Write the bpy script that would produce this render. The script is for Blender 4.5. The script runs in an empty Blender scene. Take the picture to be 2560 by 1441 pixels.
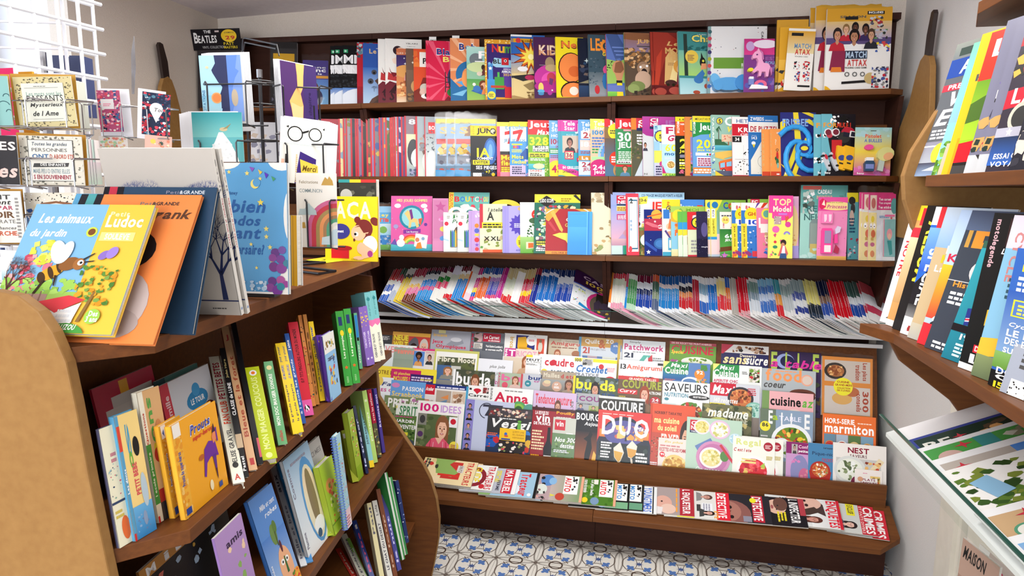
import bpy, math, random
from mathutils import Vector, Matrix
# ---------------------------------------------------------------- camera, world, light, exposure
SC = bpy.context.scene
COL = SC.collection
F = 1650.0
CAM = Vector((0.83690618, -2.8673642, 1.6352980))
RT = Vector((0.97625860, 0.21649711, 0.00693934))
UP = Vector((-0.03818387, 0.14047259, 0.98934799))
FW = Vector((-0.21321620, 0.96612445, -0.14540427))
cd = bpy.data.cameras.new('camera'); cam = bpy.data.objects.new('camera', cd); COL.objects.link(cam)
cd.sensor_width = 36; cd.lens = F * 36 / 2560; cd.clip_start = .02
cam.matrix_world = Matrix(((RT.x, UP.x, -FW.x, CAM.x), (RT.y, UP.y, -FW.y, CAM.y), (RT.z, UP.z, -FW.z, CAM.z), (0, 0, 0, 1)))
SC.camera = cam
w = bpy.data.worlds.new('daylight'); SC.world = w; w.use_nodes = True
w.node_tree.nodes['Background'].inputs[0].default_value = (.78, .86, 1, 1)
w.node_tree.nodes['Background'].inputs[1].default_value = 1.7
def area(name, loc, target, sx, sy, power, color=(1, 1, 1)):
    l = bpy.data.lights.new(name, 'AREA'); l.shape = 'RECTANGLE'; l.size = sx; l.size_y = sy; l.energy = power; l.color = color
    o = bpy.data.objects.new(name, l); COL.objects.link(o); o.location = loc
    o.rotation_euler = (Vector(target) - Vector(loc)).to_track_quat('-Z', 'Y').to_euler(); return o
area('ceiling_light_panel', (.3, -.95, 2.5), (.3, -.95, 0), 1.9, .9, 38, (1, .97, .93))
area('ceiling_light_panel', (.4, -3.9, 2.5), (.4, -3.8, 0), 2.4, 1.4, 48, (1, .97, .93))
area('shop_front_daylight', (-.3, -9.5, 1.8), (.4, 0, 1.2), 4.5, 2.6, 225, (.96, .97, 1))
area('window_daylight', (-2.7, -1.05, 1.9), (0, -.9, 1.4), 1.2, 1.7, 9, (.84, .86, 1))
vs = SC.view_settings; vs.view_transform = 'Standard'; vs.look = 'None'; vs.gamma = 1; vs.use_curve_mapping = False; vs.exposure = 0.31

# ---------------------------------------------------------------- pixel helpers (2560 x 1441 frame): a ray, and where it meets a real plane
def ray(u, v): return FW + RT * ((u - 1280) / F) - UP * ((v - 720.5) / F)
def onp(u, v, P, n):
    d = ray(u, v); P = Vector(P); n = Vector(n)
    return CAM + d * ((P - CAM).dot(n) / d.dot(n))
def atY(u, v, y): return onp(u, v, (0, y, 0), (0, 1, 0))
def atZ(u, v, z): return onp(u, v, (0, 0, z), (0, 0, 1))
def atX(u, v, x): return onp(u, v, (x, 0, 0), (1, 0, 0))
def solve_u(P, D, u):            # t with P + tD on image column u
    g = RT * F - FW * (u - 1280); return (CAM - P).dot(g) / D.dot(g)
def solve_v(P, D, v):
    g = UP * F + FW * (v - 720.5); return (CAM - P).dot(g) / D.dot(g)
def polar(deg): a = math.radians(deg); return Vector((math.cos(a), math.sin(a), 0))

# ---------------------------------------------------------------- colour and materials
def lin(c): return c / 12.92 if c <= .04045 else ((c + .055) / 1.055) ** 2.4
_cc = {}
def rgb(h):
    if h not in _cc:
        s = h if len(h) == 6 else ''.join(x + x for x in h)
        _cc[h] = tuple(lin(int(s[i:i + 2], 16) / 255) * .93 for i in (0, 2, 4)) + (1.0,)
    return _cc[h]
def mat(name, color=None, rough=.5, metal=0., attr=False, noise=None, bump=0., spec=.5, trans=0., nscale=40., stretch=(1, 1, 1)):
    m = bpy.data.materials.new(name); m.use_nodes = True; nt = m.node_tree; b = nt.nodes['Principled BSDF']
    b.inputs['Roughness'].default_value = rough; b.inputs['Metallic'].default_value = metal
    b.inputs['Specular IOR Level'].default_value = spec
    if trans: b.inputs['Transmission Weight'].default_value = trans
    if attr:
        a = nt.nodes.new('ShaderNodeAttribute'); a.attribute_name = 'Col'; nt.links.new(a.outputs['Color'], b.inputs['Base Color'])
    elif noise:
        tc = nt.nodes.new('ShaderNodeTexCoord'); mp = nt.nodes.new('ShaderNodeMapping'); mp.inputs['Scale'].default_value = stretch
        n = nt.nodes.new('ShaderNodeTexNoise'); n.inputs['Scale'].default_value = nscale; n.inputs['Detail'].default_value = 6
        r = nt.nodes.new('ShaderNodeValToRGB'); r.color_ramp.elements[0].position = .3; r.color_ramp.elements[1].position = .7
        r.color_ramp.elements[0].color = rgb(color); r.color_ramp.elements[1].color = rgb(noise)
        nt.links.new(tc.outputs['Object'], mp.inputs[0]); nt.links.new(mp.outputs[0], n.inputs['Vector'])
        nt.links.new(n.outputs[0], r.inputs[0]); nt.links.new(r.outputs[0], b.inputs['Base Color'])
        if bump:
            bp = nt.nodes.new('ShaderNodeBump'); bp.inputs['Strength'].default_value = bump; bp.inputs['Distance'].default_value = .002
            nt.links.new(n.outputs[0], bp.inputs['Height']); nt.links.new(bp.outputs[0], b.inputs['Normal'])
    else: b.inputs['Base Color'].default_value = rgb(color)
    return m
M = dict(
    matte=mat('printed_board', rough=.5, attr=True, spec=.2), gloss=mat('glossy_print', rough=.26, attr=True, spec=.24),
    pages=mat('paper_edges', 'e6e2d8', .8, noise='cfcabd', nscale=9, stretch=(60, 60, 3), bump=.2),
    wood=mat('brown_veneer', '70431f', .45, noise='60381b', nscale=7, stretch=(1, 14, 14), spec=.2),
    wood_y=mat('brown_veneer_long', '734421', .45, noise='62391c', nscale=7, stretch=(14, 1, 14), spec=.2),
    dark=mat('dark_laminate', '40241a', .55, noise='361d15', nscale=6, stretch=(1, 10, 10), spec=.15),
    maple=mat('pale_wood_panel', '9e7745', .5, noise='946d3e', nscale=60, spec=.2),
    stem=mat('dark_painted_stem', '2c1d18', .5), steel=mat('brushed_steel', 'c4c4c6', .45, metal=.7), wire=mat('black_coated_wire', '1c1d22', .35),
    chrome=mat('chrome_wire', 'a8a8ac', .25, metal=1.), white=mat('white_coated_wire', 'eef0f6', .35),
    wall=mat('textured_wallpaper', 'e8ddd0', .85, noise='ded2c4', nscale=260, bump=.35), wall_white=mat('white_wallpaper', 'dddcda', .85, noise='d5d4d3', nscale=260, bump=.35), ceil=mat('painted_ceiling', 'f0e8ec', .9, noise='e9e0e5', nscale=30),
    trim=mat('painted_trim', 'e4e0d4', .5, noise='dcd8cc', nscale=20), plastic_white=mat('white_plastic', 'f2f2f4', .4),
    blue=mat('navy_card', '33406b', .5, noise='2d3960', nscale=15), blackp=mat('black_plastic', '18181b', .4), tile=mat('cement_tile', rough=.4, attr=True))
def film(name, tint, k):
    m = bpy.data.materials.new(name); m.use_nodes = True; nt = m.node_tree; nt.nodes.remove(nt.nodes['Principled BSDF'])
    t = nt.nodes.new('ShaderNodeBsdfTransparent'); g = nt.nodes.new('ShaderNodeBsdfGlossy'); x = nt.nodes.new('ShaderNodeMixShader')
    t.inputs[0].default_value = tint; g.inputs['Roughness'].default_value = .12; x.inputs[0].default_value = k
    nt.links.new(t.outputs[0], x.inputs[1]); nt.links.new(g.outputs[0], x.inputs[2]); nt.links.new(x.outputs[0], nt.nodes['Material Output'].inputs[0]); return m
M['film'] = film('clear_plastic_film', (.97, .97, .98, 1), .028)
M['glass'] = film('clear_glass', (.97, .99, .98, 1), .025)
M['glass_edge'] = mat('green_glass_edge', '2f5a50', .15)
def emis(name, c, s):
    m = bpy.data.materials.new(name); m.use_nodes = True; b = m.node_tree.nodes['Principled BSDF']
    b.inputs['Base Color'].default_value = c; b.inputs['Emission Color'].default_value = c; b.inputs['Emission Strength'].default_value = s; return m
M['sky'] = emis('bright_sky', (.8, .88, 1, 1), 1.2)

# ---------------------------------------------------------------- mesh builder: boxes, prisms, tubes
class MB:
    def __init__(s): s.v = []; s.f = []; s.c = None
    def poly(s, pts): n = len(s.v); s.v += [tuple(p) for p in pts]; s.f.append(tuple(range(n, n + len(pts)))); return s
    def hexa(s, a, b):          # two matching loops
        n = len(s.v); k = len(a); s.v += [tuple(p) for p in a] + [tuple(p) for p in b]
        s.f += [tuple(range(n, n + k))[::-1], tuple(range(n + k, n + 2 * k))] + [(n + i, n + (i + 1) % k, n + k + (i + 1) % k, n + k + i) for i in range(k)]; return s
    def box(s, x0, y0, z0, x1, y1, z1):
        return s.hexa([(x0, y0, z0), (x1, y0, z0), (x1, y1, z0), (x0, y1, z0)], [(x0, y0, z1), (x1, y0, z1), (x1, y1, z1), (x0, y1, z1)])
    def prism(s, pts, d):       # pts loop extruded by vector d
        d = Vector(d); a = [Vector(p) for p in pts]; return s.hexa(a, [p + d for p in a])
    def tube(s, path, r, k=8, close=False):
        P = [Vector(p) for p in path]; n = len(P); base = len(s.v); prev = None
        for i, p in enumerate(P):
            if close: t = P[(i + 1) % n] - P[i - 1]
            else: t = P[min(i + 1, n - 1)] - P[max(i - 1, 0)]
            t.normalize()
            if prev is None: a = t.orthogonal().normalized()
            else: a = (prev - t * prev.dot(t)); a = a.normalized() if a.length > 1e-6 else t.orthogonal().normalized()
            prev = a; b = t.cross(a)
            for j in range(k): q = 2 * math.pi * j / k; s.v.append(tuple(p + a * (r * math.cos(q)) + b * (r * math.sin(q))))
        for i in range(n if close else n - 1):
            for j in range(k):
                A = base + i * k; B = base + ((i + 1) % n) * k; s.f.append((A + j, A + (j + 1) % k, B + (j + 1) % k, B + j))
        if not close: s.f += [tuple(base + j for j in range(k))[::-1], tuple(base + (n - 1) * k + j for j in range(k))]
        return s
    def mesh(s, name, m):
        me = bpy.data.meshes.new(name); me.from_pydata([tuple(v) for v in s.v], [], s.f); me.materials.append(M[m] if isinstance(m, str) else m)
        if s.c:
            ca = me.color_attributes.new('Col', 'FLOAT_COLOR', 'CORNER'); flat = []
            for f, c in zip(s.f, s.c):
                for i in range(len(f)): flat += c[i] if isinstance(c[0], tuple) else c
            ca.data.foreach_set('color', flat)
        me.update(); return me
def link(name, me, parent=None, mw=None):
    o = bpy.data.objects.new(name, me); COL.objects.link(o)
    if parent: o.parent = parent
    if mw is not None: o.matrix_world = mw if not parent else mw
    return o
def tag(o, label=None, cat=None, group=None, kind=None):
    if label: o['label'] = label
    if cat: o['category'] = cat
    if group: o['group'] = group
    if kind: o['kind'] = kind
    return o
def root(name, label, cat, group=None, loc=(0, 0, 0)):
    o = bpy.data.objects.new(name, None); COL.objects.link(o); o.location = loc; o.empty_display_size = .05; return tag(o, label, cat, group)
def part(name, mb, m, parent, label=None):
    o = bpy.data.objects.new(name, mb.mesh(name, m)); COL.objects.link(o); o.parent = parent
    o.matrix_parent_inverse = Matrix.Translation(-parent.location) if parent.type == 'EMPTY' and not parent.get('frame') else Matrix()
    if label: o['label'] = label
    return o
def struct(name, mb, m): o = bpy.data.objects.new(name, mb.mesh(name, m)); COL.objects.link(o); o['kind'] = 'structure'; return o
def bevel(o, w=.0015, seg=2):
    b = o.modifiers.new('soft', 'BEVEL'); b.width = w; b.segments = seg; b.limit_method = 'ANGLE'; return o

# ---------------------------------------------------------------- printed artwork: flat coloured polygons clipped to the cover
_gl = {}
def glyph(ch, bold):
    k = (ch, bold)
    if k not in _gl:
        cu = bpy.data.curves.new('g', 'FONT'); cu.body = ch; cu.resolution_u = 2; cu.offset = .028 if bold else .006; cu.fill_mode = 'FRONT'
        o = bpy.data.objects.new('g', cu); COL.objects.link(o); me = o.to_mesh()
        me.calc_loop_triangles(); vs_ = [(v.co.x, v.co.y) for v in me.vertices]; ts = [tuple(t.vertices) for t in me.loop_triangles]
        x0 = min((v[0] for v in vs_), default=0); x1 = max((v[0] for v in vs_), default=.25)
        o.to_mesh_clear(); bpy.data.objects.remove(o); bpy.data.curves.remove(cu)
        _gl[k] = ([(x - x0, y) for x, y in vs_], ts, x1 - x0)
    return _gl[k]
def clip(poly, W, H):
    for ax, lim, sg in ((0, 0, 1), (0, W, -1), (1, 0, 1), (1, H, -1)):
        out = []; n = len(poly)
        for i in range(n):
            a, b = poly[i - 1], poly[i]; da = (a[ax] - lim) * sg; db = (b[ax] - lim) * sg
            if (da < 0) != (db < 0):
                t = da / (da - db); out.append((a[0] + (b[0] - a[0]) * t, a[1] + (b[1] - a[1]) * t))
            if db >= 0: out.append(b)
        poly = out
        if len(poly) < 3: return None
    return poly
class Art:
    STEP = .00007
    def __init__(s, W, H, spec, extra=None):
        s.W, s.H = W, H; s.v = []; s.f = []; s.c = []; s.z = 0.0; s.full = s.poly
        bg, *ops = spec.split('|')
        if bg: s.poly([(0, 0), (W, 0), (W, H), (0, H)], rgb(bg))
        for op in ops:
            if op.strip(): s.z += s.STEP; s.do(op.strip())
    def poly(s, pts, c):
        if any(p[0] < 0 or p[1] < 0 or p[0] > s.W or p[1] > s.H for p in pts):
            pts = clip(pts, s.W, s.H)
            if not pts: return
            if isinstance(c[0], tuple): c = c[0]
        n = len(s.v); s.v += [(p[0], p[1], s.z) for p in pts]; s.f.append(tuple(range(n, n + len(pts)))); s.c.append(c)
    def ell(s, x, y, rx, ry, c, k=20, rot=0):
        cr, sr = math.cos(rot), math.sin(rot); P = [(math.cos(2 * math.pi * i / k) * rx, math.sin(2 * math.pi * i / k) * ry) for i in range(k)]
        s.poly([(x + a * cr - b * sr, y + a * sr + b * cr) for a, b in P], c)
    def text(s, x, y, w, h, c, t, bold=True, it=0., vert=False):
        if not t: return
        X = 0; gs = []
        for ch in t:
            if ch == ' ': X += .3; continue
            g = glyph(ch, bold); gs.append((g, X)); X += g[2] + .07
        X -= .07
        top = max((p[1] for g, _ in gs for p in g[0]), default=.7); bot = min((p[1] for g, _ in gs for p in g[0]), default=0); bot = min(bot, 0)
        if vert: L, T = h, w
        else: L, T = w, h
        sx = L / max(X, .1); sy = T / max(top - bot, .1)
        for g, gx in gs:
            P = []
            for a, b in g[0]:
                p = (gx + a + (b * it)) * sx; q = (b - bot) * sy
                P.append((x + q, y + h - p) if vert == 1 else (x + w - q, y + p) if vert == 2 else (x + w - p, y + h - q) if vert == 3 else (x + p, y + q))
            if min(p[0] for p in P) >= 0 and min(p[1] for p in P) >= 0 and max(p[0] for p in P) <= s.W and max(p[1] for p in P) <= s.H:
                n = len(s.v); s.v += [(p[0], p[1], s.z) for p in P]
                for t3 in g[1]: s.f.append((n + t3[0], n + t3[1], n + t3[2])); s.c.append(c)
            else:
                for t3 in g[1]: s.poly([P[i] for i in t3], c)
    def do(s, op):
        k = op[0]; a = op[1:].split(None, 1) if k in 'tuivbwz' else op[1:].split()
        W, H = s.W / 100, s.H / 100
        if k in 'tuivbwz':
            q = op[1:].split(None, 5); x, y, w, h = [float(t) for t in q[:4]]
            s.text(x * W, y * H, w * W, h * H, rgb(q[4]), q[5] if len(q) > 5 else '', k != 'u', .25 if k == 'i' else 0, 1 if k == 'v' else 2 if k == 'w' else 3 if k == 'z' else False); return
        A = a
        if k == 'r': x, y, w, h = map(float, A[:4]); s.poly([(x * W, y * H), ((x + w) * W, y * H), ((x + w) * W, (y + h) * H), (x * W, (y + h) * H)], rgb(A[4]))
        elif k == 'g':
            x, y, w, h = map(float, A[:4]); c1, c2 = rgb(A[4]), rgb(A[5]); s.poly([(x * W, y * H), ((x + w) * W, y * H), ((x + w) * W, (y + h) * H), (x * W, (y + h) * H)], (c1, c1, c2, c2))
        elif k == 'e': x, y, rx, ry = map(float, A[:4]); s.ell(x * W, y * H, rx * W, ry * H, rgb(A[4]), rot=math.radians(float(A[5])) if len(A) > 5 else 0)
        elif k == 'o': x, y, r = map(float, A[:3]); s.ell(x * W, y * H, r * W, r * W, rgb(A[3]), 24)
        elif k == 'p': P = list(map(float, A[1:])); s.tri(P, rgb(A[0]), W, H)
        elif k == 'n':
            x, y, w, h, sd, n, sz = map(float, A[:7]); R = random.Random(int(sd)); cs = A[7].split(',')
            for i in range(int(n)):
                cx, cy = (x + R.random() * w) * W, (y + R.random() * h) * H; r = sz * W * R.uniform(.5, 1.2); c = rgb(R.choice(cs)); r0 = R.random() * 6; kk = R.choice((4, 5, 6, 7))
                s.z += s.STEP * .08
                s.poly([(min(max(cx + math.cos(r0 + 6.283 * j / kk) * r * R.uniform(.7, 1.2), x * W), (x + w) * W), min(max(cy + math.sin(r0 + 6.283 * j / kk) * r * R.uniform(.5, 1.1), y * H), (y + h) * H)) for j in range(kk)], c)
        elif k == 'l':
            x, y, w, h = map(float, A[:4]); n = int(A[5]); R = random.Random(int(x * 7 + y * 13)); c = rgb(A[4])
            for i in range(n):
                yy = (y + h * (n - 1 - i) / n) * H; xx = x; e = x + w * R.uniform(.7, 1)
                while xx < e:
                    ww = min(R.uniform(.08, .22) * w, e - xx); s.poly([(xx * W, yy), ((xx + ww) * W, yy), ((xx + ww) * W, yy + h / n * .58 * H), (xx * W, yy + h / n * .58 * H)], c); xx += ww + w * .03
        elif k == 's':
            x, y, r = map(float, A[:3]); m = int(A[4]) if len(A) > 4 else 5; q = float(A[5]) if len(A) > 5 else .45
            P = [(x * W + math.sin(math.pi * i / m) * r * W * (1 if i % 2 == 0 else q), y * H + math.cos(math.pi * i / m) * r * W * (1 if i % 2 == 0 else q)) for i in range(2 * m)]
            c = rgb(A[3])
            for i in range(2 * m): s.poly([(x * W, y * H), P[i], P[(i + 1) % (2 * m)]], c)
        elif k == 'f':         # a head and shoulders
            x, y, w, h = map(float, A[:4]); sk, hr, tp = A[4:7]; X = lambda t: (x + t * w) * W; Y = lambda t: (y + t * h) * H
            ww, hh = w * W, h * H; st = s.STEP * .3
            s.ell(X(.5), Y(.68), ww * .27, hh * .28, rgb(hr)); s.z += st
            if len(A) > 7: s.ell(X(.36), Y(.45), ww * .12, hh * .3, rgb(hr)); s.ell(X(.64), Y(.45), ww * .12, hh * .3, rgb(hr)); s.z += st
            s.poly([(X(0), Y(0)), (X(1), Y(0)), (X(.88), Y(.27)), (X(.62), Y(.36)), (X(.38), Y(.36)), (X(.12), Y(.27))], rgb(tp)); s.z += st
            s.poly([(X(.4), Y(.33)), (X(.5), Y(.24)), (X(.6), Y(.33)), (X(.58), Y(.5)), (X(.42), Y(.5))], rgb(sk)); s.z += st
            s.ell(X(.5), Y(.63), ww * .185, hh * .215, rgb(sk)); s.z += st
            s.poly([(X(.31), Y(.68)), (X(.4), Y(.8)), (X(.6), Y(.8)), (X(.69), Y(.68)), (X(.66), Y(.88)), (X(.5), Y(.94)), (X(.34), Y(.88))], rgb(hr)); s.z += st
            for e in (.42, .58): s.ell(X(e), Y(.65), ww * .03, hh * .016, rgb('321')); s.poly([(X(e - .05), Y(.69)), (X(e + .05), Y(.69)), (X(e + .04), Y(.702)), (X(e - .04), Y(.702))], rgb(hr))
            s.poly([(X(.485), Y(.65)), (X(.515), Y(.65)), (X(.53), Y(.58)), (X(.48), Y(.58))], rgb('a65')); s.z += st
            s.ell(X(.5), Y(.53), ww * .07, hh * .022, rgb('b33')); s.z += st; s.ell(X(.5), Y(.533), ww * .045, hh * .008, rgb('fff'))
        elif k == 'd':         # a dish of food
            x, y, r = map(float, A[:3]); s.ell(x * W, y * H, r * W, r * W * .92, rgb(A[3]), 26); s.z += s.STEP * .3; s.ell(x * W, y * H, r * W * .82, r * W * .74, rgb(A[4].split(',')[0]), 22)
            R = random.Random(int(x * 31 + y)); cs = A[4].split(',')
            for i in range(int(26 + r)):
                s.z += s.STEP * .06; q = R.random() * 6.3; rr = r * W * .72 * math.sqrt(R.random()); b = r * W * R.uniform(.07, .17)
                s.ell(x * W + math.cos(q) * rr, y * H + math.sin(q) * rr * .9, b, b * R.uniform(.5, 1), rgb(R.choice(cs)), 7, q)
        elif k == 'y':         # rays from a point
            x, y = float(A[0]) * W, float(A[1]) * H; n = int(A[2]); cs = A[3].split(','); L = 3 * max(s.W, s.H)
            for i in range(n):
                a0 = 6.2832 * i / n; a1 = a0 + 3.1416 / n; s.poly([(x, y), (x + L * math.cos(a0), y + L * math.sin(a0)), (x + L * math.cos(a1), y + L * math.sin(a1))], rgb(cs[i % len(cs)]))
        elif k == 'a':         # an arch band: x y r1 r2 col (r in % of width)
            x, y, r1, r2 = map(float, A[:4]); c = rgb(A[4]); a0, a1 = (float(A[5]), float(A[6])) if len(A) > 6 else (0, 180)
            for i in range(18):
                p, q = math.radians(a0 + (a1 - a0) * i / 18), math.radians(a0 + (a1 - a0) * (i + 1) / 18)
                s.poly([(x * W + math.cos(p) * r1 * W, y * H + math.sin(p) * r1 * W), (x * W + math.cos(p) * r2 * W, y * H + math.sin(p) * r2 * W), (x * W + math.cos(q) * r2 * W, y * H + math.sin(q) * r2 * W), (x * W + math.cos(q) * r1 * W, y * H + math.sin(q) * r1 * W)], c)
        elif k == 'q':         # a twig tree: x y size col seed
            x, y, sz = float(A[0]) * W, float(A[1]) * H, float(A[2]) * W; c = rgb(A[3]); R = random.Random(int(A[4]))
            def br(x, y, an, L, wd, dep):
                x2, y2 = x + math.cos(an) * L, y + math.sin(an) * L; nx, ny = -math.sin(an) * wd, math.cos(an) * wd
                s.poly([(x - nx, y - ny), (x2 - nx * .6, y2 - ny * .6), (x2 + nx * .6, y2 + ny * .6), (x + nx, y + ny)], c)
                if dep:
                    for da in (-.55, -.1, .5): br(x2, y2, an + da + R.uniform(-.15, .15), L * R.uniform(.62, .8), wd * .55, dep - 1)
            br(x, y, 1.57, sz * .32, sz * .035, 5)
    def tri(s, P, c, W, H):
        pts = [(P[i] * W, P[i + 1] * H) for i in range(0, len(P), 2)]
        if len(pts) <= 4 and not any(p[0] < 0 or p[1] < 0 or p[0] > s.W or p[1] > s.H for p in pts): s.poly(pts, c); return
        from mathutils.geometry import tessellate_polygon
        for t in tessellate_polygon([[Vector((p[0], p[1], 0)) for p in pts]]): s.poly([pts[i] for i in t], c)

# ---------------------------------------------------------------- books, magazines, cards
_mc = {}
def frame(P, R, U): N = R.cross(U).normalized(); return Matrix(((R.x, U.x, N.x, P.x), (R.y, U.y, N.y, P.y), (R.z, U.z, N.z, P.z), (0, 0, 0, 1)))
def cover_mesh(w, h, t, art, spine, back, board, m):
    mb = MB(); mb.c = []
    a = Art(w, h, art); mb.v = list(a.v); mb.f = list(a.f); mb.c = list(a.c)
    def bx(x0, y0, z0, x1, y1, z1, c): mb.box(x0, y0, z0, x1, y1, z1); mb.c += [rgb(c)] * 6
    e = board; bgc = art.split('|')[0]
    bx(0, 0, -e, w, h, -.00004, bgc if len(bgc) else spine); bx(0, 0, -t, w, h, -t + e, back)
    if spine: bx(0, 0, -t, e, h, -.00002, spine)
    return mb.mesh('cover', m)
def leaf(w, h, t, board):
    i = board if board > .001 else .0003
    return MB().box(board, i, -t + board, w - i * 1.4, h - i, -board).mesh('pages', 'pages')
def item(kind, cat, label, mw, w, h, t, art, spine='fff', back='ddd', board=None, m='gloss', group=None, extra=None):
    """a book-like thing: Empty > cover, pages"""
    if board is None: board = .0022 if t > .007 and kind not in ('magazine', 'puzzle_magazine', 'activity_magazine', 'greeting_card') else .0005
    k = (round(w, 4), round(h, 4), t, art, spine, m)
    if k not in _mc: _mc[k] = (cover_mesh(w, h, t, art, spine, back, board, m), leaf(w, h, t, board))
    r = bpy.data.objects.new(kind, None); COL.objects.link(r); r.matrix_world = mw; r.empty_display_size = .03; r['frame'] = 1
    tag(r, label, cat, group)
    for nm, me in zip(('cover', 'pages'), _mc[k]): o = bpy.data.objects.new(nm, me); COL.objects.link(o); o.parent = r
    return r
def bag(r, w, h, t, seed=1, top=.05, side=.006):
    R = random.Random(seed); mb = MB(); nx, ny = 10, 14; W, H = w + 2 * side, h + top
    for j in range(ny + 1):
        for i in range(nx + 1):
            e = min(i, nx - i, j) / 2.; z = min(e, 1) * .004 + R.uniform(-.0025, .003) + .002
            mb.v.append((-side + W * i / nx, -.002 + H * j / ny + (R.uniform(-.006, .006) if j == ny else 0), z))
    for j in range(ny):
        for i in range(nx): a = j * (nx + 1) + i; mb.f.append((a, a + 1, a + nx + 2, a + nx + 1))
    n = len(mb.v); mb.v += [(x, y, -t - .003) for x, y, z in mb.v[:n]]
    for j in range(ny):
        for i in range(nx): a = n + j * (nx + 1) + i; mb.f.append((a, a + nx + 1, a + nx + 2, a + 1))
    me = mb.mesh('plastic_bag', 'film'); [setattr(p, 'use_smooth', True) for p in me.polygons]
    o = bpy.data.objects.new('plastic_bag', me); COL.objects.link(o); o.parent = r; return o
def local(kind, mb, m, r, label=None):
    me = mb.mesh(kind, m)
    o = bpy.data.objects.new(kind, me); COL.objects.link(o); o.parent = r
    if label: o['label'] = label
    return o
# ---------------------------------------------------------------- room shell
RXW, LXW, BYW = 1.885, -1.62, .56
def ceil_z(x): return 2.577 + (x + 1.62) * .026
struct('floor', MB().box(LXW - .1, -6, -.05, RXW + .1, BYW + .1, -.0005), 'trim')
struct('wall_back', MB().box(LXW - .1, BYW, 0, RXW + .1, BYW + .1, 2.72), 'wall')
struct('wall_right', MB().box(RXW, -6, 0, RXW + .1, BYW, 2.72), 'wall_white')
struct('wall_rear', MB().prism([(LXW - .1, -6, 0), (RXW + .1, -6, 0), (RXW + .1, -6, .75), (LXW - .1, -6, .75)], (0, -.1, 0)), 'wall')
# the window in the wall by the card racks: deep white reveal
wy0, wy1, wz0 = -1.75, -.43, .95
wl = MB().box(LXW - .1, wy1, 0, LXW, BYW, 2.72).box(LXW - .1, -6, 0, LXW, wy0, 2.72).box(LXW - .1, wy0, 0, LXW, wy1, wz0)
struct('wall_left', wl, 'wall')
struct('trim_1', MB().box(LXW - .42, wy1, wz0 - .03, LXW - .1, wy1 + .03, 2.7).box(LXW - .42, wy0, wz0 - .03, LXW, wy1, wz0).box(LXW - .42, wy0 - .03, wz0 - .03, LXW - .1, wy0, 2.7), 'plastic_white')
wf = MB()
for y in (wy0, -1.1, wy1 - .05): wf.box(LXW - .44, y, wz0, LXW - .39, y + .05, 2.7)
for z in (wz0, 1.78, 2.62): wf.box(LXW - .44, wy0, z, LXW - .39, wy1, z + .06)
wo = struct('window_1', wf, 'plastic_white')
g = MB(); g.box(LXW - .42, wy0 + .05, wz0 + .06, LXW - .415, wy1 - .05, 2.62); part('pane', g, 'glass', wo)
gk = MB()
for y0, y1 in ((wy0 + .05, -1.1), (-1.05, wy1 - .05)):
    for z0, z1 in ((wz0 + .06, 1.78), (1.84, 2.62)):
        P = [(LXW - .385, y0 + .02, z0 + .02), (LXW - .385, y1 - .02, z0 + .02), (LXW - .385, y1 - .02, z1 - .02), (LXW - .385, y0 + .02, z1 - .02)]; gk.tube(P, .012, 4, True)
part('window_seal', gk, 'blue', wo)
cz = MB(); a = [(LXW - .1, -6, ceil_z(LXW)), (RXW + .1, -6, ceil_z(RXW)), (RXW + .1, BYW + .1, ceil_z(RXW)), (LXW - .1, BYW + .1, ceil_z(LXW))]; cz.prism(a, (0, 0, .1)); struct('ceiling', cz, 'ceil')
struct('trim_2', MB().box(RXW - .02, -.52, 0, RXW, -.36, 1.9).box(RXW - .035, -.5, 0, RXW, -.47, 1.9).box(RXW - .012, -.36, 0, RXW, -.33, 1.9), 'trim')
struct('door_1', MB().box(RXW - .008, -1.5, 0, RXW, -.54, 1.9), 'trim')

# cement tile floor, every tile a copy of one pattern
TS = .18
TA = Art(TS, TS, 'eeebe2|e0 50 12 48 a09a92|e0 50 8 40 eeebe2|e100 50 12 48 a09a92|e100 50 8 40 eeebe2'
    '|e50 0 48 10 a09a92|e50 0 40 6.6 eeebe2|e50 100 48 10 a09a92|e50 100 40 6.6 eeebe2'
    '|a50 50 40 42.4 6a5d54 0 360|a50 0 30 32.5 6a5d54 25 155|a50 100 30 32.5 6a5d54 205 335|a0 50 44 46 8c837a -50 50|a100 50 44 46 8c837a 130 230'
    '|a50 0 14 18 5a4a40 0 180|a50 100 14 18 5a4a40 180 360|p6e6058 0 0 7 0 0 7|p6e6058 100 0 100 7 93 0|p6e6058 0 100 0 93 7 100|p6e6058 100 100 93 100 100 93'
    '|s50 50 11 4d6296 8 .4|e30 30 5 10.5 5b7fbe 45|e30 30 5 10.5 5b7fbe -45|e70 30 5 10.5 5b7fbe 45|e70 30 5 10.5 5b7fbe -45|e30 70 5 10.5 5b7fbe 45|e30 70 5 10.5 5b7fbe -45|e70 70 5 10.5 5b7fbe 45|e70 70 5 10.5 5b7fbe -45'
    '|o36 24 4 5b7fbe|o24 36 4 5b7fbe|o64 24 4 5b7fbe|o76 36 4 5b7fbe|o36 76 4 5b7fbe|o24 64 4 5b7fbe|o64 76 4 5b7fbe|o76 64 4 5b7fbe'
    '|r0 0 .7 100 8a857c|r0 0 100 .7 8a857c')
TA.v = [(x, y, z * .2) for x, y, z in TA.v]
fl = MB(); fl.c = []
for ix in range(-9, 11):
    for iy in range(-13, 3):
        n = len(fl.v); ox, oy = ix * TS + .0, iy * TS - .0
        fl.v += [(x + ox, y + oy, z) for x, y, z in TA.v]; fl.f += [tuple(i + n for i in f) for f in TA.f]; fl.c += TA.c
to = struct('floor_tiles', fl, 'tile')

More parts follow.
